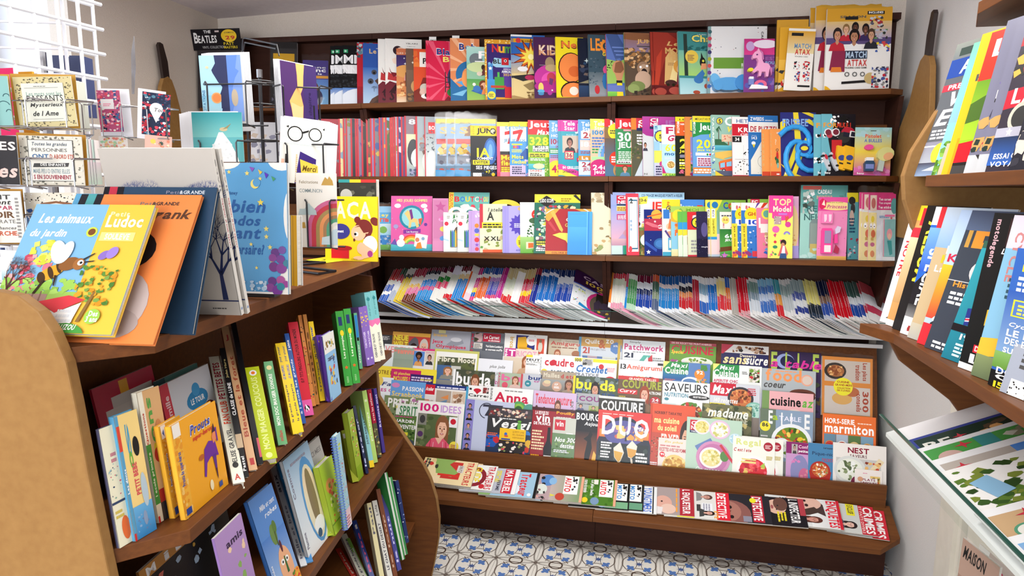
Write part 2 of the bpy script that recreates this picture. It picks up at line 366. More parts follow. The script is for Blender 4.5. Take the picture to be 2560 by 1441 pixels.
# ---------------------------------------------------------------- shelving along the back wall
class Row:
    """a shelf: front edge through two measured points, at depth y"""
    def __init__(s, y, p, q):
        a, b = atY(*p, y), atY(*q, y); s.y = y; s.m = (b.z - a.z) / (b.x - a.x); s.x0 = a.x; s.z0 = a.z
    def z(s, x): return s.z0 + s.m * (x - s.x0)
R1 = Row(.31, (915, 258), (2255, 220)); R2 = Row(.27, (905, 442), (2246, 440)); R3 = Row(.22, (945, 629), (2244, 655))
RT4 = Row(.30, (960, 780), (2166, 838)); RC = Row(.48, (640, 97), (2240, 34)); RR = Row(.10, (1070, 1120), (2237, 1218)); RB = Row(-.10, (1120, 1252), (2225, 1378))
XR, XL = 1.84, -1.58
def plank(mb, row, x0, x1, yf, yb, t, dzb=0., ch=0.):
    z = row.z; A = [(x0, yf), (x1 - ch, yf), (x1, yf + ch * .7), (x1, yb), (x0, yb)]
    mb.hexa([(x, y, z(x) - t + dzb * (y - yf) / (yb - yf)) for x, y in A], [(x, y, z(x) + dzb * (y - yf) / (yb - yf)) for x, y in A])
JX = [XL, -.65, .60, XR]
unit = None
names = ['at the far left', 'in the middle', 'at the right end']
BU = []
for k in range(3):
    x0, x1 = JX[k] + .0008, JX[k + 1] - .0008
    u = root('display_shelving_unit', ['dark brown wooden magazine shelving module behind the wire card spinner', 'dark brown wooden magazine shelving module in the middle of the back wall', 'dark brown wooden magazine shelving module next to the white wall and door'][k], 'shelving', 'joined shelving modules along the back wall', ((x0 + x1) / 2, .3, 0)); BU.append(u)
    part('back_panel', MB().box(x0, .515, .1, x1, .535, RC.z(x0) - .02), 'dark', u)
    cb = MB(); plank(cb, RC, x0, x1, .46, .55, .028); part('cornice', cb, 'dark', u)
    for r, yb, nm in ((R1, .515, 'wood'), (R2, .515, 'wood'), (R3, .515, 'wood')):
        mb = MB(); plank(mb, r, x0, x1, r.y, yb, .024, 0, .06 if k == 2 else 0); bevel(part('shelf', mb, nm, u), .0012)
    for i, (za, zb, ya, yb) in enumerate(((R2.z(x0), R1.z(x0) - .025, .335, .29), (R3.z(x0), R2.z(x0) - .025, .29, .25), (RT4.z(x0) + .01, R3.z(x0) - .025, .36, .24))):
        for xx in (x0, x1 - .018):
            mb = MB(); mb.prism([(xx, yb + .04, zb), (xx, .515, zb), (xx, .515, za), (xx, ya + .08, za)], (.018, 0, 0)); part('side_panel', mb, 'dark', u)
    for r in (R2, R3):   # low tilted backing board behind the stock
        mb = MB(); mb.prism([(x0 + .02, .42, r.z(x0) + .002), (x0 + .02, .432, r.z(x0) + .002), (x0 + .02, .462, r.z(x0) + .235), (x0 + .02, .45, r.z(x0) + .235)], (x1 - x0 - .04, r.m * (x1 - x0), 0)); part('backing_board', mb, 'wood', u)
    # slanted tray with steel lip and glass front
    z = RT4.z
    mb = MB(); mb.hexa([(x0, .30, z(x0) - .022), (x1, .30, z(x1) - .022), (x1, .50, z(x1) + .05), (x0, .50, z(x0) + .05)], [(x0, .30, z(x0) - .004), (x1, .30, z(x1) - .004), (x1, .50, z(x1) + .068), (x0, .50, z(x0) + .068)]); part('tray', mb, 'dark', u)
    mb = MB(); mb.hexa([(x0, .292, z(x0) - .02), (x1, .292, z(x1) - .02), (x1, .299, z(x1) - .02), (x0, .299, z(x0) - .02)], [(x0, .292, z(x0)), (x1, .292, z(x1)), (x1, .299, z(x1)), (x0, .299, z(x0))])
    part('steel_lip', mb, 'steel', u)
    mb = MB(); mb.hexa([(x0, .315, z(x0) - .062), (x1, .315, z(x1) - .062), (x1, .33, z(x1) - .062), (x0, .33, z(x0) - .062)], [(x0, .315, z(x0) - .045), (x1, .315, z(x1) - .045), (x1, .33, z(x1) - .045), (x0, .33, z(x0) - .045)]); part('steel_rail', mb, 'steel', u)
    mb = MB(); mb.hexa([(x0, .29, z(x0) - .004), (x1, .29, z(x1) - .004), (x1, .2915, z(x1) - .004), (x0, .2915, z(x0) - .004)], [(x0, .262, z(x0) + .062), (x1, .262, z(x1) + .062), (x1, .2635, z(x1) + .062), (x0, .2635, z(x0) + .062)]); part('glass_front', mb, 'glass', u)
    part('glass_rim', MB().tube([(x0, .2625, z(x0) + .063), (x1, .2625, z(x1) + .063)], .0017, 6), 'glass_edge', u)
    # sloping display board, riser, sloping bottom shelf, plinth
    mb = MB(); mb.prism([(x0, .20 + .2 * .985, z(x0) - .07), (x0, .42, z(x0) - .07), (x0, .222, .30), (x0, .20, .30)], (x1 - x0, 0, RR.m * (x1 - x0) * .3)); part('display_board', mb, 'wood_y', u)
    mb = MB(); mb.hexa([(x0, .10, RR.z(x0) - .13), (x1, .10, RR.z(x1) - .13), (x1, .116, RR.z(x1) - .13), (x0, .116, RR.z(x0) - .13)], [(x0, .10, RR.z(x0)), (x1, .10, RR.z(x1)), (x1, .116, RR.z(x1)), (x0, .116, RR.z(x0))]); bevel(part('riser_board', mb, 'wood', u))
    mb = MB(); plank(mb, RB, x0, x1 + (.02 if k == 2 else 0), -.10, .115, .024, .095, .09 if k == 2 else 0); bevel(part('bottom_shelf', mb, 'wood', u))
    part('plinth', MB().box(x0, .05, 0, x1, .08, RB.z(x0) + .035), 'dark', u)
for k, u in ((0, BU[0]), (2, BU[2])):      # pear-shaped end panels with a stem
    X = XL - .02 if k == 0 else XR + .004
    P = [(.02, 1.72), (.06, 2.0), (.085, 2.13), (.11, 2.17), (.16, 2.185), (.2, 2.17), (.235, 2.12), (.28, 2.02), (.36, 1.93), (.44, 1.87), (.5, 1.82), (.5, 1.45), (.06, 1.45), (.015, 1.58)]
    if k == 0: P = [(y * .9 - .04 - max(0, y - .1) * .25, z + .005) for y, z in P]
    bevel(part('end_panel', MB().prism([(X, y, z) for y, z in P], (.022, 0, 0)), 'maple', u, 'pear-shaped pale wood end panel'), .003)
    y = .15 if k == 2 else .08
    part('stem', MB().prism([(X + .004, y - .02, 2.17), (X + .004, y + .022, 2.17), (X + .004, y + .015, 2.26), (X + .004, y - .01, 2.34), (X + .004, y - .03, 2.345), (X + .004, y - .04, 2.33), (X + .004, y - .03, 2.26)], (.016, 0, 0)), 'stem', u, 'dark brown stem on the pear-shaped panel')

# ---------------------------------------------------------------- pear-shaped bookcase in the foreground
KO = Vector((.003, -.45, 0)); KA = math.radians(7.5); KD = Vector((-math.sin(KA), math.cos(KA), 0)); KN = Vector((math.cos(KA), math.sin(KA), 0))
def K(s, n, z): return KO + KD * s + KN * n + Vector((0, 0, z))
KS = [(1.37, -.225), (1.007, -.183), (.65, -.141), (.283, -.10)]
bc = root('bookcase', 'low pear-shaped wooden bookcase with pale end panels full of picture books', 'bookcase', None, K(-.75, -.35, 0))
for zt, nf in KS:
    A = [(-1.49, nf - .095), (-1.41, nf), (-.0, nf), (-.0, -.62), (-1.49, -.62)]
    bevel(part('shelf', MB().hexa([K(s, n, zt - .028) for s, n in A], [K(s, n, zt) for s, n in A]), 'wood_y', bc), .0015)
part('back_panel', MB().hexa([K(-1.49, -.5, .05), K(0, -.5, .05), K(0, -.515, .05), K(-1.49, -.515, .05)], [K(-1.49, -.5, 1.36), K(0, -.5, 1.36), K(0, -.515, 1.36), K(-1.49, -.515, 1.36)]), 'wood', bc)
prof = [(-.045, .0), (-.02, .12), (-.003, .22), (0, .30), (-.012, .39), (-.035, .47), (-.066, .534), (-.13, .63), (-.20, .74), (-.243, .812), (-.252, .95), (-.255, 1.2), (-.262, 1.30), (-.275, 1.37), (-.30, 1.42), (-.34, 1.455), (-.40, 1.468), (-.47, 1.462), (-.54, 1.43), (-.60, 1.36), (-.65, 1.25), (-.7, 1.0), (-.78, .6), (-.85, .3), (-.8, .0)]
near = [(-.045, .0), (0, .30), (-.10, .55), (-.18, .72), (-.25, .90), (-.268, .96), (-.289, 1.137), (-.303, 1.28), (-.312, 1.35), (-.33, 1.40), (-.352, 1.435), (-.385, 1.460), (-.43, 1.468), (-.48, 1.463), (-.54, 1.43), (-.60, 1.36), (-.65, 1.25), (-.7, 1.0), (-.78, .6), (-.85, .3), (-.8, .0)]
for s, pr, h in ((.001, prof, 1.25), (-1.515, near, 2)):
    if h < 2: pr = [(a, min(b, 1.341)) for a, b in pr if not (-.6 < a < -.27)]
    bevel(part('end_panel', MB().hexa([K(s, n, z) for n, z in pr], [K(s + .024, n, z) for n, z in pr]), 'maple' if h == 2 else 'wood', bc, 'pale rounded wood end panel' if h == 2 else None), .003)
eb = MB()
for i in range(11):
    (n0, z0), (n1, z1) = prof[i], prof[i + 1]
    if z1 > 1.3: break
    eb.hexa([K(0, n0, z0), K(.026, n0, z0), K(.026, n0 + .003, z0), K(0, n0 + .003, z0)], [K(0, n1, z1), K(.026, n1, z1), K(.026, n1 + .003, z1), K(0, n1 + .003, z1)])
part('edge_band', eb, 'maple', bc, 'pale edge band')

# ---------------------------------------------------------------- rack on the white wall
rk = root('wall_rack', 'brown wooden wall rack holding car and motorbike magazines above a glass tray', 'magazine rack', None, (1.7, -1.6, 0))
RS = [(2.06, 1.515), (1.678, 1.443), (1.297, 1.40)]
for z, x in RS:
    A = [(x, -1.13), (x + .05 + (.02 if z < 1.5 else 0), -1.0), (1.87, -1.0), (1.87, -2.7), (x, -2.7)]
    if z < 1.5: A = [(1.41, -1.12), (1.365, -1.0), (1.87, -1.0), (1.87, -2.7), (1.41, -2.7)]
    bevel(part('shelf', MB().hexa([(a, b, z - .026) for a, b in A], [(a, b, z) for a, b in A]), 'wood_y', rk), .0015)
part('back_panel', MB().box(1.862, -2.7, .9, 1.878, -1.0, 2.3), 'wood', rk)
def belly(pts, y0, y1, nm, m='maple'):
    bevel(part(nm, MB().prism([(x, y0, z) for x, z in pts], (0, y1 - y0, 0)), m, rk), .003)
belly([(1.62, 2.0), (1.50, 1.84), (1.45, 1.74), (1.437, 1.68), (1.445, 1.62), (1.47, 1.55), (1.52, 1.48), (1.56, 1.44), (1.60, 1.36), (1.62, 1.32), (1.86, 1.32), (1.86, 2.0)], -.999, -.975, 'end_panel')
belly([(1.43, 1.27), (1.47, 1.2), (1.6, 1.10), (1.66, 1.02), (1.86, .93), (1.86, 1.27)], -.999, -.98, 'end_bracket', 'wood')
# ---------------------------------------------------------------- stock on the back wall shelves
def on_row(row, kind, cat, label, xl, vt, wd, t, art, spine='eee', psi=20, lean=12, dy=.03, tilt=0, group=None, board=None, m='gloss', back='ddd', h=None):
    """stand one on a shelf: xl its lower left corner, vt its top (image frame); wd width in metres or, above 5, its right edge in the image"""
    R = polar(psi); B = Vector((-R.y, R.x, 0)); y = row.y + dy
    P = Vector((0, y, 0)); P.x = solve_u(Vector((0, y, row.z(0))), Vector((1, 0, row.m)), xl); P.z = row.z(P.x)
    l = math.radians(lean); U = B * math.sin(l) + Vector((0, 0, math.cos(l)))
    if tilt: a = math.radians(tilt); R, U = R * math.cos(a) + U * math.sin(a), U * math.cos(a) - R * math.sin(a)
    P.z += abs(R.z) * .0 + t * math.sin(l) * .9 + .001
    if h is None: h = solve_v(P, U, vt)
    if wd > 5: wd = max(solve_u(P + U * h, R, wd), .02)
    if tilt < 0: P.z += -R.z * wd
    return item(kind, cat, label, frame(P, R, U), wd, h, t, art, spine, back, board, m, group)
def copy_word(i, n): return '' if n == 1 else (', front copy' if i == n - 1 else ', rear copy' if i == 0 else ', second copy' if i == 1 else ', third copy')
def row_of(row, kind, cat, data, place, **kw):
    out = []
    for d in data:
        xl, vt, wd, t, desc, art, spine, *o = d; k = dict(kw); ws = k.pop('ws', 1); wd = wd * ws if wd < 5 else wd; k.update(o[0] if o else {})
        lab = desc + ' ' + place if place else desc; bg = k.pop('bag', 0); kd, ct = k.pop('kind', kind), k.pop('cat', cat)
        xs = xl if isinstance(xl, (list, tuple)) else [xl]
        if len(xs) > 1 and 'group' not in k: k['group'] = lab
        for i, x in enumerate(xs):
            r = on_row(row, kd, ct, lab + copy_word(i, len(xs)), x, vt + i * k.get('dv', 0), wd, t, art, spine, **{a: b for a, b in k.items() if a != 'dv'}); out.append(r)
            if bg:
                me = r.children[0].data; xsz = max(v.co.x for v in me.vertices); ysz = max(v.co.y for v in me.vertices); bag(r, xsz, ysz, t, int(x), bg)
    return out
S1 = 'on the top shelf'
row_of(R1, 'comic_book', 'comic book', [
 (676, 104, .2, .012, 'dark grey and yellow boxed record album behind the wire card spinner', '222|r0 60 100 30 333|r10 70 80 12 d8a82a|n5 5 90 50 3 30 9 445,556,333,778', '111', dict(bag=.02)),
 (757, 150, .19, .01, 'purple and blue comic book in clear bag', '4a3f86|t30 82 60 5 ddd lanc|t30 74 60 6 fff anc|t30 68 45 4 fff et le|r20 60 80 6 e0a040|g0 0 100 58 7fb6dc 5a7fc0|e45 30 20 22 6c4a3a|e60 18 18 16 335', '3b3470', dict(bag=.035)),
 ([826, 836, 857], 115, .2, .006, 'black and white comic book with huge lettering', '0e0f12|n0 30 100 20 8 40 7 23262b,2c3036,1b1d20|g0 0 100 28 eaf0f8 4f7fc4|e60 5 70 22 e4ecf6|r-10 52 110 15 e8e8ea|p0e0f12 0 60 12 52 0 52|t4 69 74 15 f4f4f6 MM|t2 52 82 14 f4f4f6 NNO|r4 87 16 6 2f9a6a|o11 90 4 bfe6cf|u50 88 40 2 999 PHILIPPE', 'dfe8f2', dict(dv=-1)),
 (893, 106, .2, .010, 'red backed comic book beside the blue mountain comic', 'b5202f|g0 0 100 28 6a1420 a01828|n0 75 90 25 5 40 9 5c7f8c,7da0a8,39525c,b8c8c8|n20 15 50 12 7 10 6 702028,b8b0b0', '8f1a26'),
 (908, 108, .215, .012, 'blue comic book of skulls and a mummy in snow', '2d55a5|g0 0 100 60 b8d4ec 3767b4|t22 83 100 8 d9b98a Le Pirate|u45 91 30 1.5 fff ARLESTON|p8a9a90 62 60 90 70 100 55 100 45 80 40 66 48|e76 58 16 10 c8c0a0|p5d3f33 40 38 100 60 100 0 20 0 30 8 50 14 75 18|o38 52 9 4a4a52|o38 51 4 111|o26 37 10 4a4a52|o26 36 4 111|q38 20 22 445 3|p4a332a 30 0 100 24 100 0', '6f9fd0'),
 ([946, 964], 97, .27, .011, 'white and maroon art comic with reclining figure', 'ecebe6|u56 92 34 2.2 333 YBLAIRE|u60 88 22 1.2 777 ROMAN AU|p6f2431 0 0 100 0 100 30 60 38 34 30 12 34 0 28|e34 82 13 7 33222a|e42 79 12 8 e8c8b4|pf0d8c6 18 68 40 74 46 66 38 58 22 62|pefdcd0 30 52 60 60 55 46 34 42|pb8383a 8 48 34 40 30 34 6 36|p7a1f2a 10 56 14 48 40 46 22 40|i10 16 14 12 34101a I|i10 4 13 14 34101a S|u30 13 30 16 e8d0c8 Na', 'e8e4de', dict(dv=-1)),
 (992, 121, .19, .006, 'slim orange comic with purple starry sky', 'd98a56|r0 88 100 12 c8714c|u5 90 90 3 f4e0c8 LES CONTES|g0 66 100 22 4c3a72 3a2c60|s30 82 4 fff 4 .3|s34 72 6 fff 4 .3|e40 58 50 12 dda05c|e70 44 40 20 e0a0a0|n0 6 100 36 4 40 8 e6b070,d08a50,f0c890,a85f38|r34 30 3 26 6a3c28|g0 0 100 12 f3dcc0 e0b080', 'd9906a'),
 (1016, 121, .19, .006, 'slim brown comic with a glowing lantern scene', '6e5648|g0 0 100 60 5e4a3c 7a6252|s30 86 4 ffe 4 .3|s26 74 6 ffe 4 .3|e40 30 22 12 c49a68|o42 30 5 fff2c8|n0 0 60 18 3 12 8 8f6a44,53392a', 'b88a78'),
 (1035, 122, .2, .014, 'orange red comic with yellow spine and cartoon fox', 'd9502e|n0 66 100 30 9 16 22 e06a34,cc4428,e87c3c|r22 66 90 28 f1ece4|t34 72 60 11 141414 PAN|p7e2a20 0 0 100 0 100 22 60 26 48 46 34 46 20 26 0 20|e46 18 26 8 b98|e40 26 18 9 c9c3b4|e34 20 12 6 dba|e48 11 22 5 f2efe8|e48 13 9 4 221', 'e8b93a'),
 ([1066, 1072], 101, .215, .009, 'crimson comic with pink sunburst', 'd4244a|y70 35 26 e85a76,d4244a|r0 0 100 3 b01838|t28 77 66 12 fff Blab|t29 78 64 10 2f3f86 Blab|t50 66 48 9 f2e070 Bo|e86 40 22 18 3a3f70|r56 16 3 34 333|r70 16 3 34 333|r56 24 16 1.5 333|r56 32 16 1.5 333|r56 40 16 1.5 333|e88 16 26 8 2a7a3c|p7c1426 50 0 66 10 80 4 100 12 100 0', 'b51c3c', dict(dv=2)),
 (1127, 95, .215, .014, 'orange and blue comic with sunburst and tentacle', 'e08a5a|y82 52 24 f2b48a,e08a5a|t30 80 60 13 fff Bob|t31 81.5 57 10 2f3f86 Bob|t58 66 20 9 f2e070 L|a66 42 26 48 2b6ea4 10 200|p2b6ea4 0 0 100 0 100 20 60 28 30 22 0 36|p7fc0e4 4 10 60 20 40 8|p5aa4dc 20 30 70 18 90 30 60 34|e58 36 20 14 f0a05e|e78 30 12 22 2f5aa8', '3c86b8'),
 (1168, 116, .2, .009, 'green comic with children playing football', '8ec0a0|g0 0 100 40 9ec45e 58a35a|g0 70 100 30 8fc8c4 b4dcd0|e34 76 24 12 6f7a80|e50 62 50 10 c8d8a0|t44 78 44 14 fff Fl|r30 72 70 1.5 fff|e60 62 7 5 3a2a22|p6a3c3c 50 46 70 48 78 62 60 60|e46 50 10 4 dcb|e58 30 14 8 7a4128|e62 26 13 8 efb795|e54 24 6 5 7a4128|p3767a8 14 18 50 12 80 10 60 20 30 22|pe88a50 52 12 86 12 78 22 58 22|e36 22 14 6 4277b8|o26 30 6 e8e8e0', '8fae98'),
 (1214, 98, .2, .012, 'purple annual with yellow light-bulb border', 'e0a030|r7 5 100 88 3b2a70|n0 0 6 100 1 34 3 fff2b0,ffe680|n6 94 94 6 2 22 3 fff2b0,ffe680|p5a3f98 60 20 100 20 96 60 70 70|t26 79 24 13 d8383a N|t50 78 22 11 f0b63c u|t72 78 26 11 4c9a4a m|p9fd0e8 24 58 34 70 100 66 100 54 40 54|t30 60 14 7 333 B|t46 60 12 8 333 L|r60 58 26 12 c22c34|o74 65 5 fff|o74 65 3 111|u66 50 30 2.4 fff OFFICIAL|t60 45 36 4.4 fff ANNUAL|t66 40 28 4.2 e8c050 2024|r11 34 17 26 4a8fd0|o16 60 5 7cb8e8|s19 52 8 fff|g7 0 30 34 2f7ab8 4a9ad8|r34 18 34 20 4aa04a|r20 20 55 4 c04a3a|r44 38 8 8 5ab858|o22 8 14 f2e04a|l13 5 19 6 444 3|r70 4 26 18 cc2c3a', 'dfa43a'),
 ([1280, 1284], 86, .235, .009, 'adventure comic with a fiery desert explosion', '2f64b0|g0 40 100 30 c9b48a 5a92cc|r0 0 100 40 dcc68c|r0 97 60 3 e9ebee|r2 88 60 6 d8a020|o18 91 8 d03a3a|t28 89 50 2.6 222 LES AVENTURES DU|s56 66 62 6e2418 13 .45|s56 66 50 d86a28 13 .45|s56 66 36 f7e05a 11 .5|o56 66 9 fff3b0|o66 62 4 222|e30 47 16 4 e8e8ea|p2a2a2c 0 36 100 42 100 36 30 28 0 33|e52 34 16 4 b0305a|p8f7a50 30 22 60 28 70 18 50 14|pa88a58 0 6 40 2 80 14 100 0 0 0|n40 0 50 12 8 12 6 7b6238,a88c5c', 'eceff2', dict(dv=0)),
 (1337, 92, .21, .012, 'purple comic with chrome lettering and pink spotlight', '4a2450|e60 34 60 22 c23a9a|e60 30 36 14 e055b0|e60 20 60 10 b0308a|t16 70 130 18 7a4a3a KID PA|t18 71 126 16 f2d8c0 KID PA|t18 71 126 8 dca07a KID PA|r18 54 26 .8 999|e54 58 16 10 a08a6a|e60 50 22 6 b9a07a|e58 34 15 9 c04058|p6a3a70 50 24 60 22 66 32 52 34|e22 18 9 8 e8d070|e22 12 12 3 5fb0d8|e22 8 10 2.5 4a90c0|e52 10 8 4 b03a9a|s60 14 4 fff', '5a2c5e'),
 (1392, 92, .2, .013, 'yellow comic with two big orange round shapes', 'f2dc28|t20 81 56 13 5a2a20 Ne|t21.5 82.5 53 10.5 ee7c3c Ne|t78 81 12 13 5a2a20 l|e54 50 46 25 2a1a14|e55 50 43 23.5 f08a48|e66 44 22 9 d86a34|e62 10 48 18 2a1a14|e62 9 44 16.5 f08a48|e62 12 16 7 f6e8d8|r0 0 100 2 d8c020', 'e8d030'),
 (1448, 95, .2, .008, 'dark blue comic with a crowd in moonlight', '141c30|s30 62 10 cdd 4 .3|n0 34 100 26 7 40 8 24405f,6a5a52,2f3a52,8a7a6c,1a2438|p8a8468 0 24 60 34 100 30 100 24|g0 0 100 20 1a2a48 2a4468', '18233c'),
 (1474, 86, .2, .012, 'slate comic with orange gear-shaped lettering', '39505e|g0 0 100 40 9aa0a6 55666f|n0 20 100 44 4 60 4 4a5a66,2f4450,5f6e78|t8 74 34 20 ef9436 LE|s66 82 28 ef9436 12 .8|o66 82 14 2f4452|t60 79 14 6 fff 57|t50 66 60 6 f0d83c GENIAL|t80 57 22 7 f0d83c V|e74 44 24 9 d8508a|e76 42 16 6 e878a8|e60 26 13 13 2f70a8|e28 12 9 7 c0323a|p8c9298 0 0 100 0 100 4 0 4', '53666f'),
 (1519, 85, .21, .012, 'pink edged comic with a raised fist in a city', '5a74b8|p42598f 0 100 30 60 46 62 100 20 100 50 40 100|r20 78 60 2 6f8acc|r26 72 60 2 6f8acc|r32 66 60 2 6f8acc|p9ac060 0 20 100 24 100 60 70 62 40 56 0 60|n0 40 100 20 3 70 3 222,5a6a44,8aa850|t64 72 40 16 e8efe0 F|t66 56 34 18 f0e040 Z|e40 46 22 12 c98f68|p8a5a40 24 40 30 54 50 58 58 44 40 34|pc98f68 26 38 56 38 48 24 34 24|r31 20 20 6 222|pf2dc30 32 0 54 0 50 22 33 22|g0 0 32 8 6ab848 8ad058|r0 8 100 10 6a7cc0|e80 40 14 12 e6e05a|n70 2 30 16 9 12 7 c04a4a,4ab04a,e8d860', 'd8527a'),
 ([1564, 1568], 81, .21, .008, 'crowded forest-animal comic with green spine', '5a4a3c|g0 70 100 30 8a7a9a 9a6a4a|e40 94 60 6 8a5a3c|t38 82 70 8 e0b070 JUMP|r38 78 46 1.4 444|n0 44 100 32 12 90 7 b98a58,8a6038,cfa070,6a4a30,a87848,e0b888|e58 44 22 11 9a7a60|e60 42 15 9 b89a80|e60 38 10 6 2a2020|o48 46 4 fff|o70 48 4 fff|e56 26 28 14 c8a890|e36 16 26 8 7a8a50|e22 12 20 7 8fa060|n0 0 100 12 5 24 8 4a3a30,6a5040,38302a', '6fae4a', dict(dv=0)),
 ([1630, 1637], 80, .21, .01, 'dark red comic with a draped figure and old car', '7c2620|p9a3428 0 100 50 100 96 84 40 60 20 30 0 40|pd8b070 34 18 100 18 100 60 60 74 40 60|pf0d898 50 22 100 22 100 50 70 56|i46 79 40 7 d8b070 Le|t40 66 64 10 d8a868 MON|t52 57 50 9 d8a868 PERD|l48 48 30 5 b08858 2|e84 46 18 10 d89a48|e86 42 9 7 e8b890|p8a3a48 74 18 98 18 94 38 80 38|e56 20 20 5 4a2a28|o46 17 5 221|o64 17 5 221|p5c1a1c 0 0 100 0 100 14 0 16|e20 6 20 6 a8483c|e70 8 22 6 b05044|pb8402c 0 16 10 60 30 74 20 30 14 16', '5c1a1c', dict(dv=0)),
 (1700, 78, .21, .012, 'teal comic with a cat reading in a chair', '3f8a8a|g0 30 100 40 a8d470 74b8a8|t44 83 70 13 1f5a5c Cha|t46 84 66 11 f2e06a Cha|u66 95 30 2 cdd LAUREN|n20 70 80 8 4 26 6 1f5a5c,2a6a68|r18 30 12 66 2a3a34|o44 60 22 e8c850|l30 54 26 10 865 4|e80 52 10 8 222|p222 74 56 76 68 82 60|e82 54 4 2 e8e050|pe8a070 72 40 96 42 92 50 76 50|p5a9ad0 46 24 80 40 84 32 60 14|g0 0 100 26 bce4e8 8fc8d0|p3f7ab8 48 26 78 40 86 34 70 20|e64 24 16 6 3f7ab8|e56 4 12 3 b0503a|e90 14 8 4 b0503a', '7ab0a8'),
], S1, ws=.68)
row_of(R1, 'toy_magazine', 'magazine', [
 (1768, 66, 1918, .012, 'white dotted activity pad with green band in clear bag', 'eeefee|n4 30 96 68 11 34 1.2 333,b66,668,444|r0 0 5 100 8aa|o3 92 3.4 386a70|o3 82 3.4 c8505a|o3 72 3.4 b83a6a|o3 62 3.4 3a3a70|o3 52 3.4 a8b030|o3 42 3.4 d05050|o3 32 3.4 6a3a8a|o3 22 3.4 e07a4a|o3 12 3.4 3a6ab0|r10 38 56 16 6ea03a|z36 40 28 6 e8f0d8 GULLI|z30 48 34 3 e8f0d8 POUR LES|v90 66 4 26 444 CADEAU', '89a', dict(bag=.03, psi=10, dy=.05, m='gloss')),
 (1859, 97, 1937, .006, 'purple backing card with a pink pony bubble toy', '7c3f88|g0 70 100 30 d8408a b8307a|n0 0 100 50 5 30 10 6a4a9a,5a5aa8,8a6ab0|e20 86 14 9 c0a0d0|e70 90 40 8 e8dcec|t70 60 40 6 a060a8 EST|t70 52 40 6 8ab0d8 POUR', '9a5aa0', dict(psi=10, dy=.008)),
], S1, lean=8)
S2 = 'on the second shelf'
# run of hardback comic albums with red spines
BOC = '|r%d 78 %d 14 d8232e|t%d 80 %d 7 fff BO'
reds = [(848, 297, 'pale yellow', 'e8dca0', '8aa8b8', 'b98a5a'), (859, 296, 'grey', '8a8a90', 'b0a0a0', 'd8604a'), (866, 296, 'grey and olive', '9a9aa2', '4f6a8a', '8a8a40'), (878, 297, 'charcoal', '30333c', '22304a', '1c2438'), (889, 297, 'deep violet', '3a3040', 'c0392b', '5a3a7a'), (894, 297, 'mauve', '8a7a96', '54408a', '6a4a9a'),
        (905, 297, 'black and brown', '2c2226', '5a3a34', '8a5a4a'), (917, 297, 'brown yellow', '6a5a4a', 'c8a860', '9a4a3a'), (927, 296, 'lilac', '9a8ac0', '8aa0d0', 'd88a5a'), (935, 296, 'cluttered blue', '7a7a84', '3a5a9a', 'c8b050'), (949, 294, 'violet', '6a4a8a', '8a3a6a', '5a3a8a'), (957, 294, 'grey blue', '7a8494', '4f74b8', 'e8a060'),
        (965, 294, 'leafy green', '4a6a3a', '8ac0e8', '9a7a4a'), (976, 294, 'orange red', 'c0502e', 'e8803a', 'a83a2a'), (981, 293, 'dull red', '9a5a50', 'a84a40', 'b86a5a'), (987, 292, 'cream and sky', 'b0c4d0', 'e8dcb0', '6a9a5a'), (994, 292, 'snowy night', '3a3a7a', 'b0a0d8', 'e0e4f4'), (1004, 292, 'purple', '6a4a7a', '50406a', '7a6a6a')]
row_of(R2, 'comic_album', 'comic book', [(x, v, .215, .006, 'red-spined comic album with %s front' % d, a + '|n0 0 100 100 %d 46 9 %s,%s,%s' % (x, a, b, c) + '|r12 70 30 16 d02838|r0 0 3.8 100 cc1c34' , 'c62a3c') for x, v, d, a, b, c in reds], 'on the second shelf', psi=22, lean=9)
row_of(R2, 'comic_album', 'comic book', [
 (1013, 290, .215, .008, 'red-spined comic album with glossy yellow front and white figure 8', '8c7a86|g0 30 100 40 c9d8c4 f2e8b8|g0 0 100 30 8a9ab0 c9d8c4|t10 86 34 9 f4f4f4 89|r22 70 40 16 d8232e|t28 75 44 7 fff BOULE|e20 40 14 22 3c4048|e34 30 20 18 f2f4ee|n10 0 60 18 7 18 6 a0a0c0,8a5a7a,50607a|p9a4a6a 20 0 60 18 66 14 40 0|r0 0 3.8 100 cc1c34', 'd03044'),
 (1041, 291, .215, .008, 'red-spined comic album with misty grey front', 'a0b0b8|g0 0 100 60 dfe8dc 9fb0b4|r28 68 50 18 c8202c|t34 76 50 6 fff BOULE|p7a5a50 10 50 44 66 40 40 18 34|n8 40 60 30 2 20 7 a06a60,8a9098,b0a090|e34 24 20 20 e8ece4|r0 0 3.8 100 cc1c34', 'd03044'),
 (1063, 292, 1089, .008, 'red-spined comic album with a dark cloud on grey', '9aa4ac|g0 0 100 70 e4ece8 a8b4b8|r34 72 60 19 d8232e|t40 78 50 7 fff BO|n10 40 80 40 3 26 8 6a747e,78838c,525c68|o70 64 5 444|e60 24 40 20 f0f4f0|r0 0 8 100 d03044', 'd03044'),
], S2, psi=22, lean=9)
